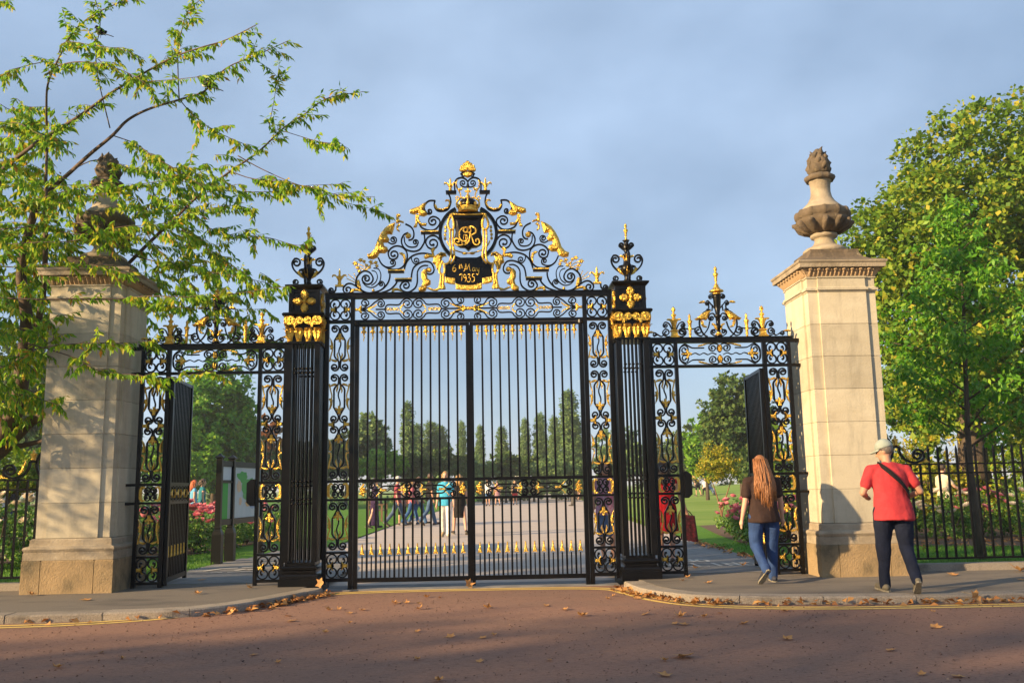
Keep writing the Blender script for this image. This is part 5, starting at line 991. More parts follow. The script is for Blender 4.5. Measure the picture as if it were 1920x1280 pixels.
tree('plane_tree', b, 9.2, .38, 4.2, 11, crown([(15.0, 11.5, 9.6, 3.2, 2.6, 2.4), (12.6, 11, 8.0, 2.2, 2.2, 1.7), (11.2, 11, 7.2, 1.7, 1.8, 1.5), (12.4, 11, 5.6, 2.0, 2.0, 1.8), (15.4, 11, 6.2, 3.2, 2.2, 2.6), (12.5, 11.5, 3.9, 1.5, 1.8, 1.3), (17.8, 12, 9.0, 2.8, 2.5, 3), (19.5, 12, 6, 2.5, 2.2, 3), (16.5, 11.5, 3.6, 2.5, 2, 1.6)], 1900, 44, .40, .15, M['leaf_plane'], org=b, fill=.35, wl=.85), 'broad yellow-green plane tree rising behind the right pillar', seed=3)
b = (17.6, 13.5, .07)
t = thing('birch_tree', b, 'pale-stemmed birch at the right edge behind the young tree', 'tree')
mb = MB()
for pts in (((0, 0, 0), (-.15, 0, 1.5), (-.35, 0, 3.0), (-.9, -.2, 4.6), (-1.0, -.2, 5.6)), ((-.25, 0, 2.2), (-.9, -.3, 3.2), (-1.5, -.4, 3.7)), ((-.35, 0, 3.0), (.1, -.2, 4.2), (.0, -.2, 5.5))): mb.tube(cr(pts, 4), [.07 * (1 - .8 * k / (len(cr(pts, 4)) - 1)) for k in range(len(cr(pts, 4)))], 7)
obj('trunk', mb, mat('birch_bark', (.55, .47, .34), .8, 0, (.30, .24, .17), 12), t, True, loc=b); obj('crown', crown([(16.6, 13, 3.4, 1.5, 1.2, 1.6), (17.2, 13, 1.6, 1.5, 1.2, 1.2), (18.2, 13, 4.5, 1.4, 1.2, 1.6)], 200, 40, .4, .11, M['leaf_yellow'], org=b, fill=.2, droop=.5), None, t, loc=b)
for k, (x, y, z, rx, rz, m_, lab) in enumerate(((9.4, 11, 1.0, 1.3, 1.0, 'leaf_yellow', 'yellow-green shrub behind the railing nearest the right pillar'), (12.0, 11.5, 1.2, 1.6, 1.3, 'leaf_yellow', 'golden shrub behind the pink-white rose bed, right of the young trunk'), (14.6, 11.2, 1.0, 1.5, 1.1, 'leaf_plane', 'yellowing shrub at the right edge behind the railing'), (10.6, 13, 1.9, 1.2, 1.5, 'leaf_dark', 'dark shrub beyond the seated person in cream'))):
    bb = (x, y, .07); tree('shrub', bb, z * 1.3, .05, rx, 6, crown([(x, y, z, rx, 1.0, rz), (x + .5, y, z * .6, rx * .8, .9, rz * .6)], 130, 40, .28, .10, M[m_], org=bb, fill=.35), lab, 'shrub', 'shrubs behind the right railing', seed=k)
# ------------------------------------------------------------------ far trees
pop = crown([(0, 0, .55, .070, .070, .45), (.01, 0, .36, .085, .085, .34), (-.012, 0, .62, .062, .062, .36), (.012, 0, .18, .08, .08, .18)], 760, 26, .032, .017, M['leaf_poplar'], name='poplar_crown', fill=.3, wl=.8); ptr = MB().tube([(0, 0, -.01), (0, 0, .3), (0, 0, .85)], [.014, .010, .003], 6).mesh('trunk', M['bark'])
def poplar(px, py, Y, wide, lab):
    p = at(px, py, Y); h = p.z; t = thing('poplar_tree', (p.x, Y, 0.0), lab, 'tree', 'poplars beyond the park path')
    for nm, me in (('trunk', ptr), ('crown', pop)): o = bpy.data.objects.new(nm, me); COL.objects.link(o); o.parent = t
    t.scale = (h * wide, h * wide, h); t.rotation_euler[2] = R.uniform(0, 6.28)
for px, py, Y, w, lab in ((766, 746, 70, .95, 'tall narrow poplar left of the gate middle, above the white-haired visitor'), (785, 790, 84, 1.2, 'poplar immediately right of the tall narrow one'), (808, 785, 86, 1.5, 'broad poplar above the man in dark shirt'), (826, 792, 88, 1.5, 'broad poplar above the woman in turquoise'), (866, 784, 84, .8, 'slim poplar just left of the gate meeting bar'),
    (899, 792, 84, .85, 'slim poplar just right of the gate meeting bar'), (942, 794, 84, 1.2, 'pointed poplar left of the pale distant building'), (983, 779, 82, .9, 'slim poplar immediately right of the pale building'), (1011, 769, 82, 1.1, 'second poplar right of the pale building'), (1040, 775, 80, 1.1, 'poplar left of the tallest one'), (1068, 724, 74, 1.25, 'tallest poplar, by the right jamb of the main gates')): poplar(px, py, Y, w, lab)
def ftree(px, py, Y, rpx, hpx, m_, lab, ncl=260, leaf=.35, group='trees beyond the lawns', kind='park_tree', low=.15, seed=1):
    """round tree whose crown centre is seen at px,py; radii in picture units"""
    c = at(px, py, Y); k = (Y + 12.6) / 1695.0; rx, rz = rpx * k, hpx * k; bb = (c.x, Y, 0.0)
    bl = [(c.x, Y, c.z, rx, rx * .8, rz), (c.x - rx * .5, Y - rx * .2, c.z - rz * .3, rx * .6, rx * .6, rz * .6), (c.x + rx * .5, Y, c.z - rz * .25, rx * .6, rx * .6, rz * .65), (c.x + rx * .1, Y - rx * .3, c.z - rz * .55, rx * .75, rx * .5, rz * .5)]
    return tree(kind, bb, max(c.z, .6), max(.03 * c.z, .03), rx, 8, crown(bl, ncl, 34, rx * .17, leaf, M[m_], org=bb, fill=.35), lab, 'tree' if kind != 'shrub' else 'shrub', group, seed=seed)
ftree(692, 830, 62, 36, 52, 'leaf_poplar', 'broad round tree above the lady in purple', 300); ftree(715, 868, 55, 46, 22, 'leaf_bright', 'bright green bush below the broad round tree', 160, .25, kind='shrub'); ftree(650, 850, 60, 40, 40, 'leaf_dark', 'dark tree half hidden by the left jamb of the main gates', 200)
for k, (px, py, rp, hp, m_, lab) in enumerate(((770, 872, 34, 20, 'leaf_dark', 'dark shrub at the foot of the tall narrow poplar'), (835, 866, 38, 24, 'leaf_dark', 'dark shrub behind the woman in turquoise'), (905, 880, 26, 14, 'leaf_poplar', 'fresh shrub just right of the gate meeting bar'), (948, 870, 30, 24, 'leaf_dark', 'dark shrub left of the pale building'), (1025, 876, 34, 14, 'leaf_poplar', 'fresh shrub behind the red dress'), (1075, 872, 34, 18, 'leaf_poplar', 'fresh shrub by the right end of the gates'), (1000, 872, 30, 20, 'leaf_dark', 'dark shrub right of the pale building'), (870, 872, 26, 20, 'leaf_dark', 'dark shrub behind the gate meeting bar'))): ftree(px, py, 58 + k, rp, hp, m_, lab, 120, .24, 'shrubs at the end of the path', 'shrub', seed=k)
ftree(1385, 790, 40, 68, 92, 'leaf_dark', 'large dark tree seen through the right side gate', 620, .26, seed=5); ftree(1322, 835, 46, 38, 60, 'leaf_bright', 'fresh green tree left of the large dark one', 260, .26, seed=6); ftree(1285, 845, 70, 34, 45, 'leaf_dark', 'distant dark trees left of the fresh green one', 180, .35, seed=7); ftree(1430, 870, 38, 50, 45, 'leaf_dark', 'low dark tree behind the open right gate', 240, .24, seed=8); ftree(1240, 862, 75, 40, 40, 'leaf_plane', 'yellowish distant tree seen between the bars of the right pier', 160, .35, seed=9); ftree(1160, 850, 72, 45, 50, 'leaf_poplar', 'distant tree behind the right jamb', 200, .35, seed=10)
b = at(1352, 940, 22); b = (b.x, 22, .07)
t = thing('acer_tree', b, 'small acer with forked reddish stems and yellow-green leaves on the lawn', 'tree'); k_ = 34.6 / 1695
mb = MB()
for dx, tx in ((-.02, -.35), (.02, .5)): mb.tube(cr([(0, 0, -.03), (dx * 2, 0, .25), (tx * .45, 0, .8), (tx, 0, 1.5)], 4), [.045, .042, .04, .036, .032, .03, .028, .026, .024, .02, .016, .012, .008], 6)
obj('trunk', mb, mat('reddish_bark', (.20, .09, .05), .8), t, True, loc=b); c = at(1342, 868, 22); obj('crown', crown([(c.x, 22, c.z, .85, .7, .62), (c.x - .35, 22, c.z - .35, .45, .5, .4), (c.x + .4, 22, c.z - .2, .5, .5, .45), (c.x, 22, c.z + .45, .4, .4, .35)], 120, 34, .16, .09, M['leaf_yellow'], org=b, fill=.35), None, t, loc=b)
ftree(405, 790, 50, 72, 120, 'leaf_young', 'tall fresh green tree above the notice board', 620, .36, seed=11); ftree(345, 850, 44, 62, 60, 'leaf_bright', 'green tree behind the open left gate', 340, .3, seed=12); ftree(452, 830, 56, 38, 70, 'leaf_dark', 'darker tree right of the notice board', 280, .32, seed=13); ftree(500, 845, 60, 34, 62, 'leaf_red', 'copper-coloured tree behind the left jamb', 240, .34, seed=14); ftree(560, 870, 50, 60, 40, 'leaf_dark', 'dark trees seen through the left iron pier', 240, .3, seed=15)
ftree(1720, 720, 19, 75, 110, 'leaf_plane', 'yellow-green tree low behind the young tree, beside the right pillar', 360, .15, seed=21); ftree(1850, 690, 21, 110, 130, 'leaf_yellow', 'yellowing tree behind the birch at the right edge', 520, .16, seed=22); ftree(1960, 760, 18, 90, 120, 'leaf_plane', 'yellow-green tree cut by the right edge of the view', 360, .15, seed=23)
ftree(40, 740, 42, 95, 140, 'leaf_dark', 'dark tree behind the trunk of the cherry', 620, .32, seed=16); ftree(20, 880, 9, 90, 45, 'leaf_plane', 'yellow-green bush behind the left railing', 220, .10, kind='shrub', seed=17)
def hedge(x0, x1, Y, h, m_, lab):
    bb = ((x0 + x1) / 2, Y, 0.0); n = max(3, int((x1 - x0) / 2.2)); bl = [(x0 + (x1 - x0) * (k + .5) / n, Y, h * .42, (x1 - x0) / n * .8, 1.2, h * R.uniform(.45, .62)) for k in range(n)]
    t = thing('hedge', bb, lab, 'hedge', 'hedges closing the park view'); obj('stem', MB().tube([(0, 0, 0), (0, 0, h * .5)], [.08, .04], 6), M['bark'], t, loc=bb); obj('foliage', crown(bl, int((x1 - x0) * 9), 30, .4, .26, M[m_], org=bb, fill=.3), None, t, loc=bb)
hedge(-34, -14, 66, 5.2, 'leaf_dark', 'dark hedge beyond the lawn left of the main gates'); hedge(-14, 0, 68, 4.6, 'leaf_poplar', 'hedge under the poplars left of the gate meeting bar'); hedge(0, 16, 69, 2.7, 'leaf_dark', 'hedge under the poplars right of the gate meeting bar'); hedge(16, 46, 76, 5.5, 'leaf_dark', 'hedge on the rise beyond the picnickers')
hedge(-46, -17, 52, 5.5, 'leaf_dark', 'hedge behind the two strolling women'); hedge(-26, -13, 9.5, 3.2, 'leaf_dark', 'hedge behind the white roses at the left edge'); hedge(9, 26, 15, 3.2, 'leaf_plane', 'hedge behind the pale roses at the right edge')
# ------------------------------------------------------------------ roses
def rosebush(x, y, h, r, petal, nf, lab, grp, seed):
    bb = (x, y, .075); t = thing('rose_bush', bb, lab, 'rose bush', grp); q = random.Random(seed); mb = MB()
    for k in range(7): a = k * .9; mb.tube([(0, 0, 0), (cos(a) * r * .4, sin(a) * r * .4, h * .5), (cos(a) * r * .7, sin(a) * r * .7, h * .9)], [.012, .009, .004], 4)
    obj('stem', mb, M['bark'], t, loc=bb); obj('foliage', crown([(x, y, h * .52 + .07, r, r * .9, h * .46), (x, y, h * .3 + .07, r * 1.1, r, h * .28)], 70, 30, .13, .065, M['leaf_rose'], org=bb, fill=.3), None, t, loc=bb)['kind'] = 'stuff'
    for k in range(nf):
        a = q.uniform(0, 6.28); e = q.uniform(.1, 1.35); p = (cos(a) * cos(e) * r * 1.02, sin(a) * cos(e) * r * .95, h * .5 + sin(e) * h * .54); obj('rose', ROSE[petal], None, t, loc=(bb[0] + p[0], bb[1] + p[1], bb[2] + p[2])).rotation_euler = (q.uniform(-.6, .6), q.uniform(-.6, .6), q.uniform(0, 6))
def rosemesh(m_):
    n = 26; th = np.arange(n) * 2.4; rr = .012 + .045 * np.sqrt(np.arange(n) / n); P = np.stack([rr * .35 * np.cos(th), rr * .35 * np.sin(th), -.01 + 0 * th], 1); D = np.stack([np.cos(th) * rr * 14, np.sin(th) * rr * 14, .9 - rr * 8], 1); return leafmesh('rose', P, D, np.stack([-np.cos(th), -np.sin(th), .3 + 0 * th], 1), .062 + rr * .5, .07, m_, .2)
ROSE = {'pink': rosemesh(M['petal_pink']), 'white': rosemesh(M['petal_white'])}
k = 0
for x, y, h, c, nf, where in ((-6.0, 7.2, .95, 'pink', 22, 'left of the notice board, nearest the open gate'), (-6.9, 6.9, .9, 'pink', 14, 'behind the open left gate'), (-5.7, 8.4, 1.0, 'pink', 20, 'behind the left post of the notice board'), (-6.8, 8.6, 1.05, 'pink', 20, 'below the red-haired woman'), (-5.6, 9.9, .85, 'pink', 10, 'behind the notice board'), (-7.8, 7.8, .95, 'pink', 10, 'seen through the left scroll jamb'), (-5.6, 11.2, .9, 'pink', 12, 'right of the notice board posts'), (-8.3, 10.5, 1.0, 'pink', 10, 'in the back row by the two strolling women')):
    rosebush(x, y, h, .62, c, int(nf * 1.7), 'pink rose bush ' + where, 'pink roses left of the entrance', k); k += 1
for x, y, h, nf, where in ((5.95, 6.9, .75, 14, 'at the front corner of the right bed'), (6.6, 6.6, .72, 14, 'behind the long-haired woman'), (6.3, 8.2, .85, 14, 'beneath the small acer'), (7.2, 7.6, .85, 10, 'by the open right gate'), (6.5, 10.0, .9, 12, 'in the back of the right bed near the acer'), (7.6, 9.4, .9, 8, 'behind the open right gate')):
    rosebush(x, y, h, .58, 'pink', int(nf * 1.8), 'pink rose bush ' + where, 'pink roses right of the entrance', k); k += 1
for i in range(9): rosebush(8.4 + .86 * i, 7.2 - .18 * i + (.5 if i % 2 else 0), 1.0, .66, 'white' if i % 3 else 'pink', 16, ('leftmost', 'second', 'third', 'fourth', 'fifth', 'sixth', 'seventh', 'eighth', 'rightmost')[i] + ' pale rose bush in the row behind the right railing', 'pale roses behind the right railing', 40 + i)
for i in range(6): rosebush(-7.6 - .8 * (i % 3) - .2 * (i // 3), 3.9 + 1.3 * (i // 3), 1.25, .72, 'white', 13, ('front row white rose bush nearest the left pillar', 'front row white rose bush, second from the left pillar', 'front row white rose bush at the left edge', 'back row white rose bush nearest the left pillar', 'back row white rose bush, second from the left pillar', 'back row white rose bush at the left edge')[i], 'white roses behind the left railing', 60 + i)
# grass: short blades on the strips near the gates
def grass(name, poly_fn, n, h):
    P = np.array([poly_fn() for _ in range(n)]); D = unit(n) * .5 + np.array([0, 0, 1.0]); g = bpy.data.objects.new(name, leafmesh(name, P, D, unit(n), h * rng.uniform(.6, 1.3, n), .012, M['grass'], .1)); COL.objects.link(g); return g
def gr_r():
    while True:
        x, y = R.uniform(4.75, 11), R.uniform(.55, 6.5)
        if y < 6.1 - (x - 5.5) * .42 or (x < 5.9 and y < 9): return (x, y, .074)
tag(grass('lawn_grass', gr_r, 9000, .05), 'short mown grass in front of the right rose bed', 'grass', kind='stuff')
def gr_l():
    while True:
        x, y = R.uniform(-11, -4.6), R.uniform(.55, 6.6)
        if y < 6.4 + (x + 5.8) * .5: return (x, y, .068)
tag(grass('lawn_grass', gr_l, 9000, .05), 'short mown grass in front of the left rose bed', 'grass', kind='stuff')
# ------------------------------------------------------------------ street trees across the road, out of view: their shade lies on the carriageway
rng = np.random.default_rng(77)
sh = crown([(0, 0, 9.2, 3.6, 3.2, 3.6), (-1.6, .5, 7.2, 2.6, 2.6, 2.4), (1.7, -.5, 7.4, 2.6, 2.6, 2.6), (0, 0, 5.0, 2.8, 2.6, 1.8)], 230, 14, 1.1, .34, M['leaf_dark'], name='crown', fill=.1); st_ = limbs((0, 0, 0), 9.0, .3, 4, 10, 9).mesh('trunk', M['bark'], True)
for k, (x, y, sc) in enumerate(((-50, -20.4, .86), (-44.5, -20.6, .87), (-39, -20.2, .88), (-33.5, -20.6, .93), (-28, -20.0, 1.0), (-22.5, -19.6, 1.04), (-17, -19.4, 1.06))):
    t = thing('street_tree', (x, y, 0), ('first', 'second', 'third', 'fourth', 'fifth', 'sixth', 'seventh')[k] + ' tall street tree of the row across the road', 'tree', 'street trees across the road'); t.scale = (sc * 1.1, sc, sc); t.rotation_euler[2] = k * 1.1
    for nm, me in (('trunk', st_), ('crown', sh)): o = bpy.data.objects.new(nm, me); COL.objects.link(o); o.parent = t
# ================================================================== people
def gnd(px, py, z=.06):
    d = ray(px, py); return CAMP + d * ((z - CAMP.z) / d.z)
def cmat(name, c, rough=.85, c2=None, scale=25, bump=.6, bs=14): return mat(name, c, rough, 0, c2 or tuple(x * .75 for x in c), scale, bump=bump, bscale=bs, spec=.25)
SKIN = mat('skin', (.62, .36, .25), .55, 0, (.55, .30, .20), 8, spec=.35); SKIN2 = mat('tanned_skin', (.50, .27, .17), .55, 0, (.44, .23, .14), 8, spec=.35)
HAIRM = {k: mat(k + '_hair', c, .45, 0, c2, 30, bump=.5, bscale=60, stretch=(4, 4, .4)) for k, c, c2 in (('auburn', (.36, .15, .05), (.17, .065, .022)), ('dark', (.03, .018, .012), (.05, .03, .02)), ('blond', (.45, .27, .10), (.33, .18, .06)), ('white', (.6, .57, .52), (.5, .47, .42)), ('red', (.55, .12, .02), (.42, .08, .012)), ('grey', (.2, .17, .14), (.12, .10, .09)), ('brown', (.10, .055, .03), (.06, .033, .02)))}
WS = bpy.data.scenes.new('workshop')      # scratch scene for welding figures, removed afterwards
def voxel(mb, size, m, parent, name, wr=0.0, wscale=9.0, seed=0, smooth_it=4):
    """weld overlapping volumes into one continuous skin"""
    me = mb.mesh(name + '_raw', m); o = bpy.data.objects.new('tmp', me); WS.collection.objects.link(o)
    r = o.modifiers.new('r', 'REMESH'); r.mode = 'VOXEL'; r.voxel_size = size; r.use_smooth_shade = True
    sm = o.modifiers.new('s', 'SMOOTH'); sm.iterations = smooth_it; sm.factor = .5
    WS.view_layers[0].update(); dg = WS.view_layers[0].depsgraph; nm = bpy.data.meshes.new_from_object(o.evaluated_get(dg)); nm.name = name
    bpy.data.objects.remove(o); bpy.data.meshes.remove(me)
    if wr:
        from mathutils import noise
        for v in nm.vertices:
            p = v.co; n_ = noise.noise(Vector((p.x * wscale + seed, p.y * wscale, p.z * wscale * .55))) + .5 * noise.noise(Vector((p.x * wscale * 2.1, p.y * wscale * 2.1 + seed, p.z * wscale * 1.3)))
            v.co = p + v.normal * n_ * wr
    nm.polygons.foreach_set('use_smooth', [True] * len(nm.polygons))
    if not nm.materials: nm.materials.append(m)
    ob = bpy.data.objects.new(name, nm); COL.objects.link(ob); ob.parent = parent; return ob
def loft(mb, rings, n=18):
    vs = []
    for (c, rx, ry) in rings:
        for k in range(n): a = 2 * pi * k / n; vs.append((c[0] + rx * cos(a), c[1] + ry * sin(a), c[2]))
    fs = [tuple(range(n - 1, -1, -1)), tuple((len(rings) - 1) * n + k for k in range(n))]
    for i in range(len(rings) - 1):
        for k in range(n): fs.append((i * n + k, i * n + (k + 1) % n, (i + 1) * n + (k + 1) % n, (i + 1) * n + k))
    mb.add(vs, fs)
def limb(mb, pts, rads, n=12):
    p = [Vector(q) for q in pts]; mb.tube(p, rads, n)
    for q, r_ in zip(p, rads): mb.ball(q, r_ * .99, 10, 8)
def person(loc, rz, H, label, top, bottom, hair, pose=None, kind='trousers', sleeve='short', hairlen='short', skin=None, vox=.022, shoe=(.05, .04, .035), group='people in the park', build=1.0, hem=None, extra=None):
    """figure facing +Y before turning by rz; pose holds angles in degrees"""
    P = dict(ll=(8, 6), rl=(-8, 12), la=(5, 8, 15), ra=(-5, 8, 15), lean=0, head=0, nod=0, seat=False); P.update(pose or {})
    skin = skin or SKIN; k = H / 1.75; t = thing('person', loc, label, 'person', group, rz=rz); ORG[t] = Vector((0, 0, 0)); bw = build
    def V(x, y, z): return Vector((x * k, y * k, z * k))
    hipz = .93 if not P['seat'] else .52
    ln = radians(P['lean'])
    def up(x, y, z):  # upper body leans about the hips
        dz = z - .93; return V(x, y * cos(ln) + dz * sin(ln), hipz + dz * cos(ln) - y * sin(ln))
    legs = {}
    for s, key in ((-1, 'll'), (1, 'rl')):
        a, b = radians(P[key][0]), radians(P[key][1]); out = radians(P[key][2] if len(P[key]) > 2 else 2) * s
        hip = Vector((s * .092 * bw, 0, hipz)); kn = hip + Vector((sin(out) * .44, sin(a) * .44, -cos(a) * cos(out) * .44)); an = kn + Vector((sin(out) * .2, sin(a - b) * .42, -cos(a - b) * .42)); fa = a - b
        tilt = fa * (.95 if abs(fa) > .3 else .25)
        toe = an + Vector((s * .035, cos(tilt) * .17, -.045 + sin(tilt) * .17 - (.0))); heel = an + Vector((0, -cos(tilt) * .055, -.055 - sin(tilt) * .05)); legs[s] = (hip, kn, an, toe, heel)
    low = min(min(l[3].z, l[4].z) for l in legs.values()) - .03
    lift = -low
    for s in legs: legs[s] = tuple(v + Vector((0, 0, lift)) for v in legs[s])
    def up2(x, y, z): q = up(x, y, z); return q + Vector((0, 0, lift * k))
    arms = {}
    for s, key in ((-1, 'la'), (1, 'ra')):
        f, o_, e = (radians(v) for v in P[key][:3]); inn = radians(P[key][3] if len(P[key]) > 3 else 0); sh = Vector((s * .172 * bw, 0, 1.385)); d1 = Vector((s * sin(o_) * cos(f), sin(f), -cos(f) * cos(o_))); el = sh + d1 * .285
        d2 = Vector((s * sin(o_) * max(cos(f + e), 0) - s * sin(inn) * sin(f + e), sin(f + e) * cos(inn), -cos(f + e))); wr = el + d2 * .25; arms[s] = (sh, el, wr, d2.normalized())
    body = MB(); hz = 1.625; hd = radians(P['head']); nd = radians(P['nod'])
    # torso core and neck
    loft(body, [(up2(0, 0, z), rx * k * bw, ry * k * bw) for z, rx, ry in ((.86, .13, .09), (.95, .15, .10), (1.08, .125, .085), (1.25, .14, .095), (1.38, .135, .085), (1.44, .09, .07))])
    limb(body, [up2(0, -.01, 1.40), up2(0, .0, 1.47), up2(0, .02, 1.56)], [.062 * k, .055 * k, .055 * k])
    hc = up2(0, .03, hz)
    def Hh(x, y, z):  # head space: turned and nodded
        y2, z2 = y * cos(nd) + z * sin(nd), z * cos(nd) - y * sin(nd); return hc + Vector((x * cos(hd) - y2 * sin(hd), x * sin(hd) + y2 * cos(hd), z2)) * k
    hb = MB(); hb.ball((0, 0, .02), .088, 16, 12, (.86, 1.06, 1.15)); hb.ball((0, .035, -.055), .06, 12, 9, (.88, 1.0, 1.05)); hb.tube([(0, .092, .012), (0, .116, -.026), (0, .092, -.036)], [.008, .015, .009], 7); hb.ball((.077, -.005, -.008), .026, 8, 6, (.45, .8, 1.15)); hb.ball((-.077, -.005, -.008), .026, 8, 6, (.45, .8, 1.15))
    body.add([Hh(*v) for v in hb.v], hb.f)
    for s in (-1, 1):
        sh, el, wr, d2 = arms[s]; A, B, C_ = up2(*sh), up2(*el), up2(*wr); limb(body, [A, A.lerp(B, .5), B, B.lerp(C_, .35), C_], [.05 * k * bw, .044 * k * bw, .039 * k, .038 * k, .026 * k])
        dd = (C_ - B).normalized(); side = dd.cross(Vector((0, 1, 0)))
        if side.length < .1: side = Vector((1, 0, 0))
        side.normalize(); fw = side.cross(dd).normalized(); palm = C_ + dd * .048 * k
        limb(body, [C_, palm + fw * .012 * k, palm - fw * .012 * k], [.026 * k, .03 * k, .03 * k])
        for f_ in range(4):
            o2 = fw * (.027 - .018 * f_) * k; b0 = palm + o2 + dd * .02 * k; l_ = (.062, .07, .066, .05)[f_] * k; body.tube([b0, b0 + dd * l_ * .5 - side * .004 * s, b0 + dd * l_ * .85 + side * s * -.016 * k, b0 + dd * l_ + side * s * -.028 * k], [.0098 * k, .0092 * k, .0085 * k, .006 * k], 6)
        body.tube([palm - dd * .02 * k + fw * .02 * k, palm + fw * .05 * k + dd * .005 * k, palm + fw * .058 * k + dd * .035 * k], [.012 * k, .011 * k, .008 * k], 6)
        hip, kn, an, toe, heel = (v * k for v in legs[s]); limb(body, [hip, hip.lerp(kn, .5), kn, kn.lerp(an, .35), an], [.078 * k * bw, .068 * k * bw, .052 * k, .052 * k, .034 * k]); limb(body, [an, an.lerp(toe, .6) + Vector((0, 0, -.01)), heel + Vector((0, 0, .015))], [.034 * k, .03 * k, .032 * k])
    voxel(body, min(vox, .012 if vox < .02 else vox), skin, t, 'body', smooth_it=2)
    for s in (-1, 1): obj('eye', MB().ball(Hh(s * .032, .086, .012), .011 * k, 7, 5), M['iron'], t, loc=(0, 0, 0))
    obj('mouth', MB().tube([Hh(-.022, .083, -.062), Hh(0, .091, -.062), Hh(.022, .083, -.062)], [.003 * k, .006 * k, .003 * k], 5), M['mouth'], t, loc=(0, 0, 0))
    # top
    tp = MB(); hm = (hem if hem is not None else .82)
    loft(tp, [(up2(0, 0, z), rx * k * bw, ry * k * bw) for z, rx, ry in ((hm, .196, .150), ((hm + 1.0) / 2, .188, .142), (1.02, .172, .128), (1.12, .164, .120), (1.25, .172, .124), (1.34, .178, .114), (1.40, .145, .095), (1.475, .07, .066))])
    sl = {'short': .62, 'long': 1.9, 'none': .12}[sleeve]
    for s in (-1, 1):
        sh, el, wr, d2 = arms[s]; A, B, C_ = up2(*sh), up2(*el), up2(*wr); q = [A + (A - B) * .02, A.lerp(B, min(sl, 1) * .5), A.lerp(B, min(sl, 1))] + ([B.lerp(C_, sl - 1)] if sl > 1 else []); limb(tp, q, [.055 * k * bw, .056 * k * bw, .058 * k * bw] + ([.046 * k] if sl > 1 else []))
        limb(tp, [up2(s * .03, -.01, 1.43), up2(s * .11 * bw, -.005, 1.412), A], [.062 * k, .058 * k, .054 * k * bw])
    voxel(tp, vox, top, t, 'dress' if kind == 'dress' else 'shirt', .011 if vox < .02 else .004, 8, seed=H * 10)
    # bottom
    bt = MB(); hipc = Vector((0, 0, (hipz + lift))) * k
    if kind in ('trousers', 'shorts'):
        loft(bt, [(hipc + V(0, 0, z), rx * k * bw, ry * k * bw) for z, rx, ry in ((-.11, .160, .122), (-.04, .163, .125), (.02, .150, .112), (.06, .135, .10))]) if not P['seat'] else bt.ball(hipc, .17 * k, 12, 8)
        for s in (-1, 1):
            hip, kn, an, toe, heel = (v * k for v in legs[s]); limb(bt, [hip + V(0, 0, -.02), hip.lerp(kn, .5), kn] + ([kn.lerp(an, .5), an + (an - kn).normalized() * .02 * k] if kind == 'trousers' else []), [.098 * k * bw, .088 * k * bw, .072 * k * bw] + ([.068 * k, .066 * k] if kind == 'trousers' else []))
        voxel(bt, vox, bottom, t, 'trousers' if kind == 'trousers' else 'shorts', .011 if vox < .02 else .004, 9, seed=H * 7)
    else:
        endz = {'skirt': .50, 'dress': .55, 'long_dress': .10}[kind]; fl = {'skirt': 1.0, 'dress': 1.25, 'long_dress': 1.2}[kind]; fy = (legs[-1][1].y + legs[1][1].y) / 2
        loft(bt, [(Vector((0, fy * k * tt, z * k)), rx * k * bw, ry * k * bw) for z, rx, ry, tt in ((endz, .175 * fl, .15 * fl, 1), ((endz + .9) / 2, .18 * (1 + fl) / 2, .145 * (1 + fl) / 2, .7), (.90, .175, .135, 0), (1.0, .155, .115, 0), (1.06, .14, .105, 0))]); voxel(bt, vox, bottom, t, 'skirt', .008, 10, seed=H * 7)
    for s in (-1, 1):
        hip, kn, an, toe, heel = (v * k for v in legs[s]); sh_ = MB(); limb(sh_, [heel + Vector((0, 0, .012)), heel.lerp(toe, .45) + Vector((0, 0, .012)), toe], [.042 * k, .046 * k, .040 * k], 10); limb(sh_, [heel.lerp(an, .35), heel.lerp(an, .7)], [.042 * k, .04 * k])
        so = voxel(sh_, min(vox, .015), cmat('shoe', shoe, .7), t, 'shoe', 0)
        dv = (toe - heel); nrm = Vector((1, 0, 0)).cross(dv).normalized(); sd_ = Vector((1, 0, 0)); mb = MB()
        pl = [(-.05, 0), (-.035, .03), (.1, .036), (.2, .044), (.245, .032), (.262, 0), (.245, -.032), (.2, -.044), (.1, -.036), (-.035, -.03)]; c0 = heel - nrm * .028 * k; dvn = dv.normalized()
        vs = [c0 + dvn * a * k + sd_ * b_ * k - nrm * .008 * k for a, b_ in pl] + [c0 + dvn * a * k + sd_ * b_ * k + nrm * .012 * k for a, b_ in pl]; n = len(pl); mb.add(vs, [tuple(range(n)), tuple(range(2 * n - 1, n - 1, -1))] + [((i + 1) % n, i, n + i, n + (i + 1) % n) for i in range(n)]); o2 = obj('sole', mb, M['sole'], so, loc=(0, 0, 0))
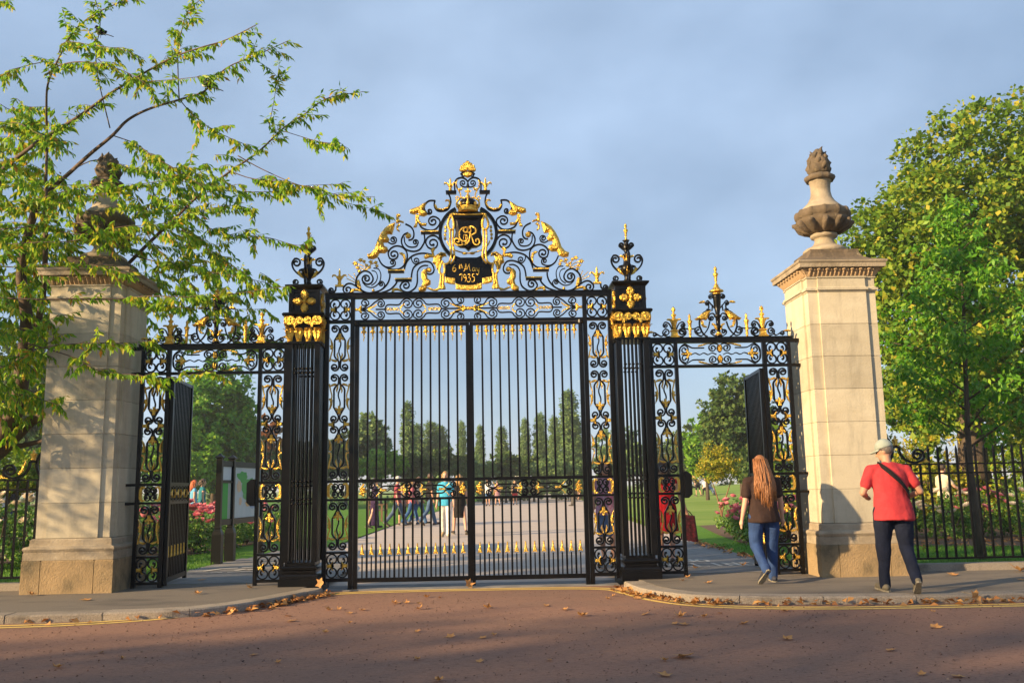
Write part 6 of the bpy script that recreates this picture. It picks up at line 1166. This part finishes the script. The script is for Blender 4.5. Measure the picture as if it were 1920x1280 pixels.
    # hair
    if hair:
        hm_ = MB(); hm_.ball((0, -.012, .035), .096, 18, 12, (.92, 1.04, 1.1)); hv = [v for v in hm_.v]
        keep = MB()
        keep.add([Hh(x, min(y, .052 if z < .075 else .2), max(z, -.045 if y < .02 else .045)) for x, y, z in hv], hm_.f)
        if hairlen == 'bald': keep = MB()
        ho = obj('hair', keep, HAIRM[hair], t, True, loc=(0, 0, 0)) if hairlen != 'bald' else None
        if hairlen in ('long', 'mid', 'bun'):
            L_ = {'long': .62, 'mid': .30, 'bun': .12}[hairlen]; mb = MB(); q = random.Random(int(H * 1000))
            for i in range(240 if vox < .015 else 46):
                a = q.uniform(pi * .95, pi * 2.05); x0, y0 = .088 * cos(a), .098 * sin(a) - .012; z0 = q.uniform(.0, .09); l_ = L_ * q.uniform(.78, 1.05) * (1 - .25 * abs(cos(a))); pts = []
                for j in range(7):
                    u = j / 6; wv = .014 * sin(u * (5 + i % 5) + i * 1.7); sp = 1 + (.75 * u if hairlen == 'long' else .08 * u); pts.append(Hh(x0 * sp + wv, y0 * (1 + .25 * u) - (.115 * min(1, u * 1.6) if hairlen == 'long' else .03 * u) + wv * .5, z0 - l_ * u - .02 * u))
                mb.tube(pts, [(.0085 if vox < .015 else .02) * k * w_ for w_ in (.9, 1.1, 1.1, 1, .9, .7, .25)], 5)
            obj('hair_strands', mb, HAIRM[hair], ho, True, loc=(0, 0, 0))
    if extra: extra(t, up2, Hh, k, arms, legs)
    return t
M['mouth'] = mat('lips', (.45, .15, .12), .5); M['sole'] = mat('shoe_sole', (.30, .27, .20), .9, 0, (.14, .12, .09), 40, bump=.8, bscale=60)
denim = lambda n, c: cmat(n, c, .9, tuple(x * 1.6 for x in c), 7, .4, 40)
BLACKC = cmat('black_cloth', (.012, .010, .011))
# the woman with long auburn hair walking in
person((3.74, -.98, PZ), radians(6), 1.58, 'woman with long auburn hair, dark brown T-shirt and blue jeans, seen from behind', cmat('brown_tshirt', (.040, .022, .018)), denim('blue_jeans', (.020, .044, .125)), 'auburn',
       dict(ll=(4, 52), rl=(10, 4), la=(-4, 12, 10), ra=(6, 13, 14)), hairlen='long', vox=.013, shoe=(.035, .04, .06), group='people at the gates', build=1.22)
# the man in red bending over his hands
def man_extra(t, up2, Hh, k, arms, legs):
    capm = cmat('grey_green_cap', (.34, .38, .33), .9, (.28, .32, .28), 20, .3); mb = MB(); b = MB(); b.ball((0, -.01, .05), .102, 18, 12, (.93, 1.05, 1.0))
    mb.add([Hh(x, y, max(z, .035)) for x, y, z in b.v], b.f); o = obj('cap', mb, capm, t, True, loc=(0, 0, 0))
    pk = MB(); n = 10; vs = []
    for i in range(n + 1):
        a = pi * (.12 + .76 * i / n); vs += [Hh(.088 * cos(a), .088 * sin(a), .042), Hh(.085 * cos(a), .085 * sin(a) + .085 * sin(a) ** 1.5, .028), Hh(.085 * cos(a), .085 * sin(a) + .085 * sin(a) ** 1.5, .018), Hh(.088 * cos(a), .088 * sin(a), .030)]
    pk.add(vs, [(4 * i + j, 4 * i + 4 + j, 4 * i + 4 + (j + 1) % 4, 4 * i + (j + 1) % 4) for i in range(n) for j in range(4)]); obj('peak', pk, capm, o, loc=(0, 0, 0))
    st = MB(); pts = cr([up2(-.06, .105, 1.36), up2(-.10, .03, 1.475), up2(-.085, -.085, 1.43), up2(0, -.145, 1.32), up2(.10, -.15, 1.20), up2(.175, -.09, 1.08), up2(.17, .06, 1.02)], 5)
    vs = []
    for i, p in enumerate(pts):
        p = Vector(p); tn = (Vector(pts[min(i + 1, len(pts) - 1)]) - Vector(pts[max(i - 1, 0)])).normalized(); c = up2(0, 0, p.z / k if False else 1.25); ou = Vector((p.x, p.y - .02, 0)); ou = ou.normalized() if ou.length > .02 else Vector((0, 0, 1)); w = tn.cross(ou).normalized() * .024; vs += [p + w, p - w, p - w + ou * .008, p + w + ou * .008]
    st.add(vs, [(4 * i + j, 4 * i + 4 + j, 4 * i + 4 + (j + 1) % 4, 4 * i + (j + 1) % 4) for i in range(len(pts) - 1) for j in range(4)] + [(3, 2, 1, 0), (len(vs) - 4, len(vs) - 3, len(vs) - 2, len(vs) - 1)]); obj('bag_strap', st, BLACKC, t, loc=(0, 0, 0))
person((4.86, -2.22, PZ), radians(-7), 1.70, 'man in red T-shirt, pale cap and dark jeans with a black strap across his back', cmat('red_tshirt', (.50, .045, .052), .9, (.42, .037, .043), 14), denim('dark_jeans', (.006, .009, .022)), 'grey',
       dict(ll=(8, 4), rl=(-2, 36, 0), la=(-2, 24, 88, 26), ra=(-6, 26, 88, 26), lean=9, head=60, nod=16), vox=.013, shoe=(.16, .14, .10), group='people at the gates', build=1.2, skin=SKIN2, extra=man_extra, hem=.80)
# woman in the red dress with a dark bag, and the one in a floral top, just inside
def bag_extra(t, up2, Hh, k, arms, legs):
    B = up2(*arms[1][2]); mb = MB().prism([(B.x - .10, B.z - .42), (B.x + .16, B.z - .46), (B.x + .12, B.z - .06), (B.x - .06, B.z - .04)], B.y - .05, B.y + .05); o = obj('bag', mb, cmat('dark_floral_bag', (.015, .008, .010), .8, (.14, .015, .03), 22), t, loc=(0, 0, 0)); obj('bag_strap', MB().tube(cr([(B.x - .05, B.y, B.z - .05), (B.x + .02, B.y, B.z + .02), (B.x + .10, B.y, B.z - .07)], 4), .008, 6), BLACKC, o, loc=(0, 0, 0))
redc = cmat('red_dress', (.52, .012, .022)); person((3.02, 1.75, .08), radians(-20), 1.60, 'woman in a red dress with a dark bag behind the right side gate jamb', redc, redc, 'dark', dict(ra=(-4, 20, 6)), kind='dress', sleeve='none', hairlen='mid', vox=.018, group='people at the gates', extra=bag_extra)
person((2.12, 2.0, .07), radians(160), 1.62, 'woman in a pink and lilac floral top behind the right jamb of the main gates', cmat('floral_top', (.45, .10, .22), .9, (.50, .42, .50), 30), denim('spotted_skirt', (.08, .13, .24)), 'brown', kind='skirt', hairlen='mid', vox=.02, group='people at the gates')
def far(px, py, rz, H, label, top, bottom, hair, **kw): p = gnd(px, py); return person((p.x, p.y, .05), radians(rz), H, label, top, bottom, hair, **kw)
C = cmat
far(836, 1006, 172, 1.70, 'smiling blond woman in a turquoise top and white trousers walking towards the gates', C('turquoise_top', (.06, .40, .62)), C('white_trousers', (.78, .76, .72)), 'blond', pose=dict(ll=(16, 6), rl=(-14, 18)), hairlen='mid', vox=.018, shoe=(.45, .33, .18))
blk = C('black_dress', (.018, .015, .015)); far(862, 1001, 10, 1.62, 'blond woman in black top and black knee-length skirt beside the gate meeting bar', blk, blk, 'blond', kind='skirt', sleeve='none', hairlen='mid', pose=dict(ll=(12, 6, 6), rl=(-10, 10, 6)), vox=.018)
pur = C('purple_dress', (.035, .016, .06)); far(702, 990, -75, 1.62, 'lady in a long dark purple dress at the left of the main gates', pur, pur, 'dark', kind='long_dress', sleeve='long', hairlen='bun', pose=dict(ll=(10, 5), rl=(-12, 10)))
far(745, 986, -85, 1.72, 'white-haired visitor in a maroon top striding right', C('maroon_top', (.28, .05, .08)), denim('grey_blue_jeans', (.06, .09, .15)), 'white', pose=dict(ll=(22, 6), rl=(-18, 22)))
far(754, 984, 20, 1.35, 'boy in a grey T-shirt and black shorts among the visitors', C('grey_tshirt', (.20, .21, .23)), BLACKC, 'blond', kind='shorts')
far(772, 984, -80, 1.60, 'visitor in a coral pink top and blue jeans', C('coral_top', (.62, .16, .18)), denim('mid_jeans', (.03, .08, .20)), 'blond', pose=dict(ll=(20, 5), rl=(-16, 20)), hairlen='mid')
far(785, 983, -100, 1.68, 'visitor in a cream top and blue jeans left of the man in dark shirt', C('cream_top', (.62, .55, .45)), denim('light_jeans', (.05, .11, .22)), 'brown', pose=dict(ll=(18, 5), rl=(-14, 18)), hairlen='mid')
far(806, 984, -60, 1.80, 'man in a black shirt and jeans walking right behind the gate bars', BLACKC, denim('slate_jeans', (.05, .09, .16)), 'brown', pose=dict(ll=(20, 5), rl=(-18, 24)), skin=SKIN2, shoe=(.12, .05, .03))
far(915, 948, 170, 1.75, 'distant visitor in a white shirt and blue shorts right of the meeting bar', C('white_shirt', (.75, .74, .72)), C('blue_shorts', (.06, .13, .30)), 'brown', kind='shorts', vox=.03)
pk_ = C('dusty_pink_dress', (.45, .22, .22), .9, (.30, .18, .2), 12); far(933, 947, 10, 1.68, 'distant visitor in a dusty pink dress', pk_, pk_, 'brown', kind='dress', vox=.03)
rd_ = C('scarlet_dress', (.60, .04, .04)); far(966, 946, 175, 1.65, 'distant woman in a scarlet dress on the path', BLACKC, rd_, 'blond', kind='dress', sleeve='none', hairlen='mid', vox=.03)
far(986, 938, 0, 1.75, 'distant visitor in a white shirt and black trousers far along the path', C('white_shirt_b', (.7, .7, .7)), BLACKC, 'dark', vox=.035)
for px, py, Y, rz, H, lab, tp_, bt_, hr, kw in ((364, 902, 19, -60, 1.66, 'red-haired woman in a light blue top among the pink roses', C('light_blue_top', (.14, .40, .62)), BLACKC, 'red', dict(hairlen='mid', sleeve='none')), (380, 898, 19.5, -60, 1.70, 'dark-haired woman in a teal top beside the red-haired one', C('teal_top', (.02, .17, .22)), BLACKC, 'brown', dict(hairlen='bun', sleeve='none')),
    (8, 905, 16, -80, 1.66, 'visitor in a white shirt behind the left railing', C('white_shirt_c', (.72, .70, .68)), denim('jeans_c', (.04, .08, .16)), 'grey', {}), (27, 910, 16.5, 80, 1.62, 'visitor in a dark top behind the white roses', C('charcoal_top', (.02, .022, .03)), denim('jeans_d', (.04, .08, .16)), 'brown', dict(hairlen='mid')), (1765, 873, 9.2, -70, 1.60, 'dark-haired visitor in a cream blouse behind the right railing', C('cream_blouse', (.68, .58, .42)), BLACKC, 'dark', dict(pose=dict(ra=(35, 12, 30)), vox=.016))):
    p = at(px, py, Y); person((p.x, Y, .06), radians(rz), H, lab, tp_, bt_, hr, **kw)
for px, Y, rz, H, lab, tp_, bt_, hr, kw in ((1308, 52, 30, 1.65, 'picnicker bending over on the far lawn', C('black_top_p', (.02, .02, .02)), BLACKC, 'blond', dict(kind='shorts', pose=dict(lean=35))), (1322, 52, 160, 1.6, 'picnicker in white sitting on the far lawn, left of a pair', C('white_top_p', (.7, .68, .66)), BLACKC, 'dark', dict(pose=dict(seat=True, ll=(80, 60), rl=(78, 40)))), (1329, 52.4, 200, 1.6, 'picnicker in pale grey sitting on the far lawn, right of a pair', C('grey_top_p', (.5, .52, .55)), denim('jeans_p', (.10, .15, .25)), 'dark', dict(pose=dict(seat=True, ll=(80, 60), rl=(76, 30)))), (1396, 44, 60, 1.75, 'bare-chested man walking on the lawn left of the open right gate', SKIN2, BLACKC, 'dark', dict(kind='shorts'))):
    p = at(px, 905, Y); zz = .068 + 1.25 * math.exp(-((p.x - 27) / 13) ** 2 - ((Y - 66) / 20) ** 2); person((p.x, Y, zz - (.42 if 'seat' in str(kw) else 0) * 0), radians(rz), H, lab, tp_, bt_, hr, vox=.035, group='picnickers on the far lawn', **kw)
# ================================================================== notice board
M['board'] = mat('board_paint', (.006, .0065, .007), .4, spec=.3)
nb = thing('notice_board', (-4.62, 4.1, .08), 'black post-mounted notice board with a park map behind the left gateway', 'notice board')
a0, a1 = Vector((-4.62, 4.1, 0)), Vector((-4.42, 6.35, 0)); bd = (a1 - a0).normalized(); bn = Vector((bd.y, -bd.x, 0))    # bn faces the path
def bb_(name, u0, u1, d0, d1, z0, z1, m, parent=nb):
    mb = MB(); vs = [a0 + bd * u + bn * d + Vector((0, 0, z)) for z in (z0, z1) for u, d in ((u0, d0), (u1, d0), (u1, d1), (u0, d1))]
    return obj(name, mb.add(vs, [(0, 1, 2, 3), (7, 6, 5, 4), (1, 0, 4, 5), (2, 1, 5, 6), (3, 2, 6, 7), (0, 3, 7, 4)]), m, parent)
for u in (0, .62, 2.25):
    c = a0 + bd * u; mb = MB().sqprof([(.085, .06), (.085, .58), (.07, .64), (.05, .68), (.055, .70), (.05, .72), (.05, 1.94), (.075, 1.95), (.075, 1.965), (.03, 2.0), (.004, 2.03)], c.x, c.y); obj('post', mb, M['board'], nb)
bb_('frame_rail', .052, 2.2, -.035, .035, 1.80, 1.90, M['board']); bb_('frame_rail', .052, 2.2, -.035, .035, .74, .84, M['board']); bb_('frame_rail', .055, .565, -.03, .03, 1.50, 1.545, M['board']); bb_('back_panel', .06, 2.2, -.03, -.01, .84, 1.80, M['board'])
bb_('header_panel', .08, .545, -.008, .012, 1.55, 1.795, mat('header_sheet', (.55, .62, .66), .5)); bb_('green_panel', .08, .40, -.008, .012, .845, 1.495, mat('green_sheet', (.02, .36, .03), .5)); bb_('grey_panel', .402, .545, -.008, .012, .845, 1.495, mat('grey_sheet', (.30, .36, .38), .5, 0, (.4, .45, .3), 6))
mp_ = bb_('map_panel', .69, 2.18, -.008, .012, .845, 1.795, mat('map_sheet', (.42, .50, .52), .5, 0, (.50, .56, .57), 5))
for (u, z, ru, rz_, c) in ((1.15, 1.62, .32, .11, (.03, .32, .04)), (1.45, 1.45, .34, .18, (.04, .33, .05)), (1.60, 1.25, .30, .15, (.04, .30, .06)), (.95, 1.42, .14, .12, (.62, .45, .28)), (1.05, 1.15, .09, .08, (.60, .42, .27)), (1.50, 1.12, .20, .07, (.55, .36, .14)), (1.30, 1.30, .12, .12, (.10, .36, .10)), (1.75, 1.05, .2, .05, (.25, .36, .5))):
    q = random.Random(int(u * 100)); n = 14; vs = []
    for i in range(n): r_ = q.uniform(.7, 1.15); vs.append(a0 + bd * (u + cos(2 * pi * i / n) * ru * r_) + bn * (.0155 + u * .0008) + Vector((0, 0, z + sin(2 * pi * i / n) * rz_ * r_)))
    obj('map_patch', MB().add(vs, [tuple(range(n))]), mat('map_ink', c, .5), mp_)
# ================================================================== benches
WOODM = mat('bench_teak', (.22, .13, .07), .8, 0, (.15, .085, .045), 6, bump=.3, stretch=(1, 8, 8))
def bench(x, y, rz, lab):
    t = thing('park_bench', (x, y, .06), lab, 'bench', 'wooden benches along the path', rz=rz)
    for k in range(5): obj('seat_slat', MB().box(-.9, .9, -.25 + .1 * k, -.17 + .1 * k, .42, .45), WOODM, t, loc=(0, 0, 0))
    for k in range(12): obj('back_slat', MB().box(-.82 + .15 * k - .03, -.82 + .15 * k + .03, .235, .255, .5, .87), WOODM, t, loc=(0, 0, 0))
    obj('back_rail', MB().box(-.9, .9, .22, .27, .87, .95), WOODM, t, loc=(0, 0, 0)); obj('back_rail', MB().box(-.9, .9, .225, .265, .455, .50), WOODM, t, loc=(0, 0, 0))
    for s in (-1, 1):
        obj('leg', MB().box(s * .87 - .035, s * .87 + .035, -.27, -.2, 0, .64), WOODM, t, loc=(0, 0, 0)); obj('leg', MB().box(s * .87 - .035, s * .87 + .035, .271, .33, 0, .95), WOODM, t, loc=(0, 0, 0)); obj('armrest', MB().box(s * .87 - .045, s * .87 + .045, -.3, .27, .641, .68), WOODM, t, loc=(0, 0, 0))
p = gnd(728, 976); bench(p.x - .4, p.y, radians(90), 'wooden bench on the left lawn edge, behind the white-haired visitor')
for i, (px, py) in enumerate(((1088, 952), (1060, 939), (1045, 932))): p = gnd(px, py); bench(p.x + .6, p.y, radians(-90), ('nearest', 'middle', 'farthest')[i] + ' wooden bench along the right edge of the path')
for px, py, lab, hr, tc in ((1072, 948, 'person in brown resting on the nearest right-hand bench', 'brown', (.16, .10, .07)), (1036, 934, 'person in black resting on the farthest right-hand bench', 'dark', (.015, .015, .016))):
    p = gnd(px, py); person((p.x + .5, p.y, .05), radians(95), 1.7, lab, C('sitter_top', tc), C('sitter_bottom', (.10, .09, .08)), hr, pose=dict(seat=True, ll=(85, 85), rl=(80, 70)), vox=.03)
# ================================================================== far building
p = at(972, 895, 380); bl = thing('pale_building', (p.x, 380, 0), 'distant pale block of flats between the poplars', 'building'); PB = mat('pale_render', (.72, .66, .54), .8, 0, (.66, .60, .48), 2)
obj('wall', MB().box(p.x - 3.2, p.x + 4.2, 380, 388, 0, 14.0), PB, bl); obj('roof', MB().box(p.x - 3.4, p.x + 4.4, 379.8, 388.2, 14.001, 14.4), PB, bl)
for f_ in range(6):
    for k in range(4): o = obj('window', MB().box(p.x - 2.7 + 1.75 * k, p.x - 1.7 + 1.75 * k, 379.9, 379.99, 6.0 + f_ * 1.3, 6.75 + f_ * 1.3), M['iron'], bl)
# ================================================================== magpies
def magpie(px, py, Y, rz, lab):
    p = at(px, py, Y); t = thing('magpie', p, lab, 'bird', 'magpies in the cherry tree', rz=rz); W_ = C('white_feathers', (.75, .72, .65)); K_ = mat('black_feathers', (.006, .007, .009), .7, spec=.2)
    obj('body', MB().tube([(0, -.08, -.03), (0, -.05, 0), (0, 0, .03), (0, .05, .065), (0, .075, .095)], [.012, .038, .048, .036, .018], 10), K_, t, True, loc=(0, 0, 0)); obj('belly', MB().ball((0, .012, .012), .046, 10, 8, (.8, 1.25, .8)), W_, t, True, loc=(0, 0, 0)); obj('head', MB().ball((0, .085, .11), .026, 10, 8, (.9, 1.1, 1)), K_, t, True, loc=(0, 0, 0)); obj('beak', MB().tube([(0, .105, .112), (0, .14, .105)], [.009, .002], 6), K_, t, loc=(0, 0, 0)); obj('tail', MB().add([(-.012, -.07, -.02), (.012, -.07, -.02), (.02, -.27, -.12), (-.02, -.27, -.12), (-.012, -.07, -.032), (.012, -.07, -.032), (.02, -.27, -.128), (-.02, -.27, -.128)], [(0, 1, 2, 3), (7, 6, 5, 4), (0, 3, 7, 4), (1, 5, 6, 2), (3, 2, 6, 7), (0, 4, 5, 1)]), K_, t, loc=(0, 0, 0))
    for s in (-1, 1): obj('wing', MB().ball((s * .042, -.02, .015), .05, 10, 7, (.28, 1.45, .62)), K_, t, True, loc=(0, 0, 0)); obj('leg', MB().tube([(s * .015, 0, -.01), (s * .015, .01, -.07)], [.005, .003], 5), K_, t, loc=(0, 0, 0))
magpie(387, 160, -.75, radians(70), 'magpie perched on the long cherry bough in the middle'); magpie(188, 62, -.5, radians(60), 'magpie perched high in the cherry near the top left')
# ================================================================== fallen leaves
def leaf_shape(seed, curl_=.3):
    q = random.Random(seed); pl = []
    for i in range(15):
        a = 2 * pi * i / 15; tip = i % 3 == 0; r_ = (.10 if tip else (.074 if i % 3 == 1 else .070)) * q.uniform(.8, 1.15) * (1.15 if i in (3, 6, 9) else 1)
        x, y = r_ * cos(a), r_ * sin(a); pl.append((x, y, .006 + curl_ * (x * x * 2.2 + y * y * 1.2) * q.uniform(.6, 1.4) + q.uniform(0, .008)))
    mb = MB(); vs = [(0, 0, .004)] + pl; mb.add(vs, [(0, 1 + i, 1 + (i + 1) % 15) for i in range(15)]); mb.add([(-.004, 0, .005), (.004, 0, .005), (.004, -.16, .012), (-.004, -.16, .012)], [(0, 1, 2, 3)]); return mb.mesh('fallen_leaf', M['dry_leaf'])
LM = [leaf_shape(k, c) for k, c in enumerate((.3, 1.6, 2.6, .9, 3.4))]
SC = [(-0.89, -1.5), (-0.55, -1.04), (-0.88, -1.6), (-0.38, -1.1), (-0.75, -1.58), (-0.6, -1.63), (-0.13, -4.08), (0.16, -4.18), (0.26, -4.05), (0.87, -2.09), (0.21, -2.17), (1.63, -1.59), (1.73, -1.35), (1.98, -1.61), (1.05, -2.44), (1.18, -2.95), (2.01, -3.63), (2.16, -3.15), (2.08, -3.7), (2.39, -3.22), (2.65, -3.73), (3.3, -2.95), (2.77, -4.63), (1.45, -5.98), (3.21, -6.15), (3.41, -6.25), (3.39, -5.25), (4.28, -4.2), (4.75, -3.2), (-1.3, -2.35), (-1.58, -2.05), (-1.47, -2.02), (-1.83, -2.86), (-1.2, -3.07), (-1.95, -2.46), (-1.2, -2.11), (-0.46, -3.73), (-0.35, -5.15), (0.14, -5.28), (0.68, -5.31), (1.56, -5.44), (-0.14, -5.97), (-1.34, -3.66), (2.61, -2.99), (-0.56, -2.13), (1.84, -2.94), (-3.09, -4.49), (-2.79, -4.8), (-3.16, -5.13), (-1.73, -4.77), (-1.45, -5.15)]
def fleaf(x, y, z, sc, lab, grp, rot=None):
    o = bpy.data.objects.new('fallen_leaf', LM[R.randrange(5)]); COL.objects.link(o); o.location = (x, y, z); o.rotation_euler = rot or (R.gauss(0, .12), R.gauss(0, .12), R.uniform(0, 6.28)); o.scale = (sc,) * 3; tag(o, lab, 'leaf', grp); return o
for x, y in SC: fleaf(x, y, .006, R.uniform(.28, .62), 'dry brown plane leaf lying loose on the carriageway', 'loose leaves on the carriageway')
fleaf(1.72, -5.33, .008, 1.0, 'yellow-brown leaf alone at the lower middle right of the road', 'single leaves'); fleaf(5.47, -2.66, PZ - .02, .8, 'large upright brown leaf leaning by the kerb right of the man in red', 'single leaves', (1.2, .1, .3)); fleaf(7.36, .0 - .35, PZ + .01, 1.2, 'large pale leaf on the right footway by the railing kerb', 'single leaves'); fleaf(-.05, -.08, .05, .7, 'brown leaf caught under the gate meeting bar', 'single leaves', (1.0, .2, .5)); fleaf(-1.98, -.33, PZ + .05, .7, 'brown leaf propped against the left iron pier', 'single leaves', (1.3, 0, -.5)); fleaf(-5.55, -.66, PZ + .012, .6, 'small orange leaf at the foot of the left pillar', 'single leaves', (.15, .1, 1))
for x, y in ((-3.4, -.9), (-2.9, -.35), (-4.6, -1.3), (3.0, -.9), (2.75, -.55), (6.3, -.6), (6.8, -1.3), (2.9, -.2), (4.1, 1.4), (3.3, 1.1), (-3.9, .9), (7.9, -.7)): fleaf(x, y, PZ + .006, R.uniform(.45, .8), 'dry brown leaf lying on the grey footway', 'loose leaves on the footways')
def litter(pathfn, n, spread, name, lab, z=.004, size=.11):
    P_, D_, Nn_ = [], [], []
    for _ in range(n):
        x, y, h = pathfn(); a = R.uniform(0, 6.28); P_.append((x, y, z + abs(R.gauss(0, h)))); D_.append((cos(a), sin(a), R.uniform(-.1, .45))); Nn_.append((R.gauss(0, .5), R.gauss(0, .5), 1))
    me = leafmesh(name, np.array(P_), np.array(D_), np.array(Nn_), np.random.default_rng(5).uniform(.6, 1.4, n) * size, np.random.default_rng(6).uniform(.5, 1.0, n) * size, M['dry_litter'], .8); o = bpy.data.objects.new(name, me); COL.objects.link(o); return tag(o, lab, 'leaf litter', kind='stuff')
sR, sL = seglen(KR), seglen(KL)
def dr(): t = R.uniform(.25, 6.8) if R.random() < .75 else R.uniform(.2, 2.2); p = at_len(offset(KR, -abs(R.gauss(.07, .07)) - .03), sR, t); return p[0], p[1], .022
litter(dr, 260, .1, 'leaf_drift', 'drift of dry brown leaves along the right kerb', size=.075)
def dl(): t = abs(R.gauss(.8, .7)) + .1 if R.random() < .8 else R.uniform(.2, 6); p = at_len(offset(KL, abs(R.gauss(.07, .06)) + .03), sL, t); return p[0], p[1], .018
litter(dl, 150, .1, 'leaf_drift', 'dry leaves gathered along the left kerb by the main gates', size=.08)
def dp(): y = R.uniform(1.0, 7.5); return 4.66 + R.gauss(0, .07), y, .01
litter(dp, 130, .1, 'leaf_drift', 'dry leaves along the edge of the right side path', z=.082, size=.09)
def ds(): return R.uniform(6, 15), R.gauss(5.3, .5) - .3, .02
litter(ds, 260, .1, 'leaf_drift', 'dry leaves on the soil under the pale roses', z=.085, size=.11)
# twiggy debris over the carriageway
def dt(): return R.uniform(-5, 6.5), R.uniform(-6.6, -.6), .001
dbr = litter(dt, 3200, .1, 'road_debris', 'fine reddish plant debris scattered over the road', z=.002, size=.018)
dbr.data.materials[0] = mat('reddish_debris', (.10, .045, .03), .9, island=[(0, (.075, .036, .026)), (.85, (.17, .085, .058)), (1, (.40, .26, .17))])

bpy.data.scenes.remove(WS)
# ================================================================== haze
hz = bpy.data.materials.new('thin_haze'); hz.use_nodes = True; hz.node_tree.nodes.clear(); pv = hz.node_tree.nodes.new('ShaderNodeVolumePrincipled'); ho_ = hz.node_tree.nodes.new('ShaderNodeOutputMaterial')
pv.inputs['Color'].default_value = (.82, .87, .92, 1); pv.inputs['Density'].default_value = .0008; hz.node_tree.links.new(pv.outputs[0], ho_.inputs['Volume'])
tag(obj('haze', MB().box(-960, 960, -260, 1700, -1.1, 16.5), hz), 'thin late-afternoon haze over the park', 'haze', kind='stuff')
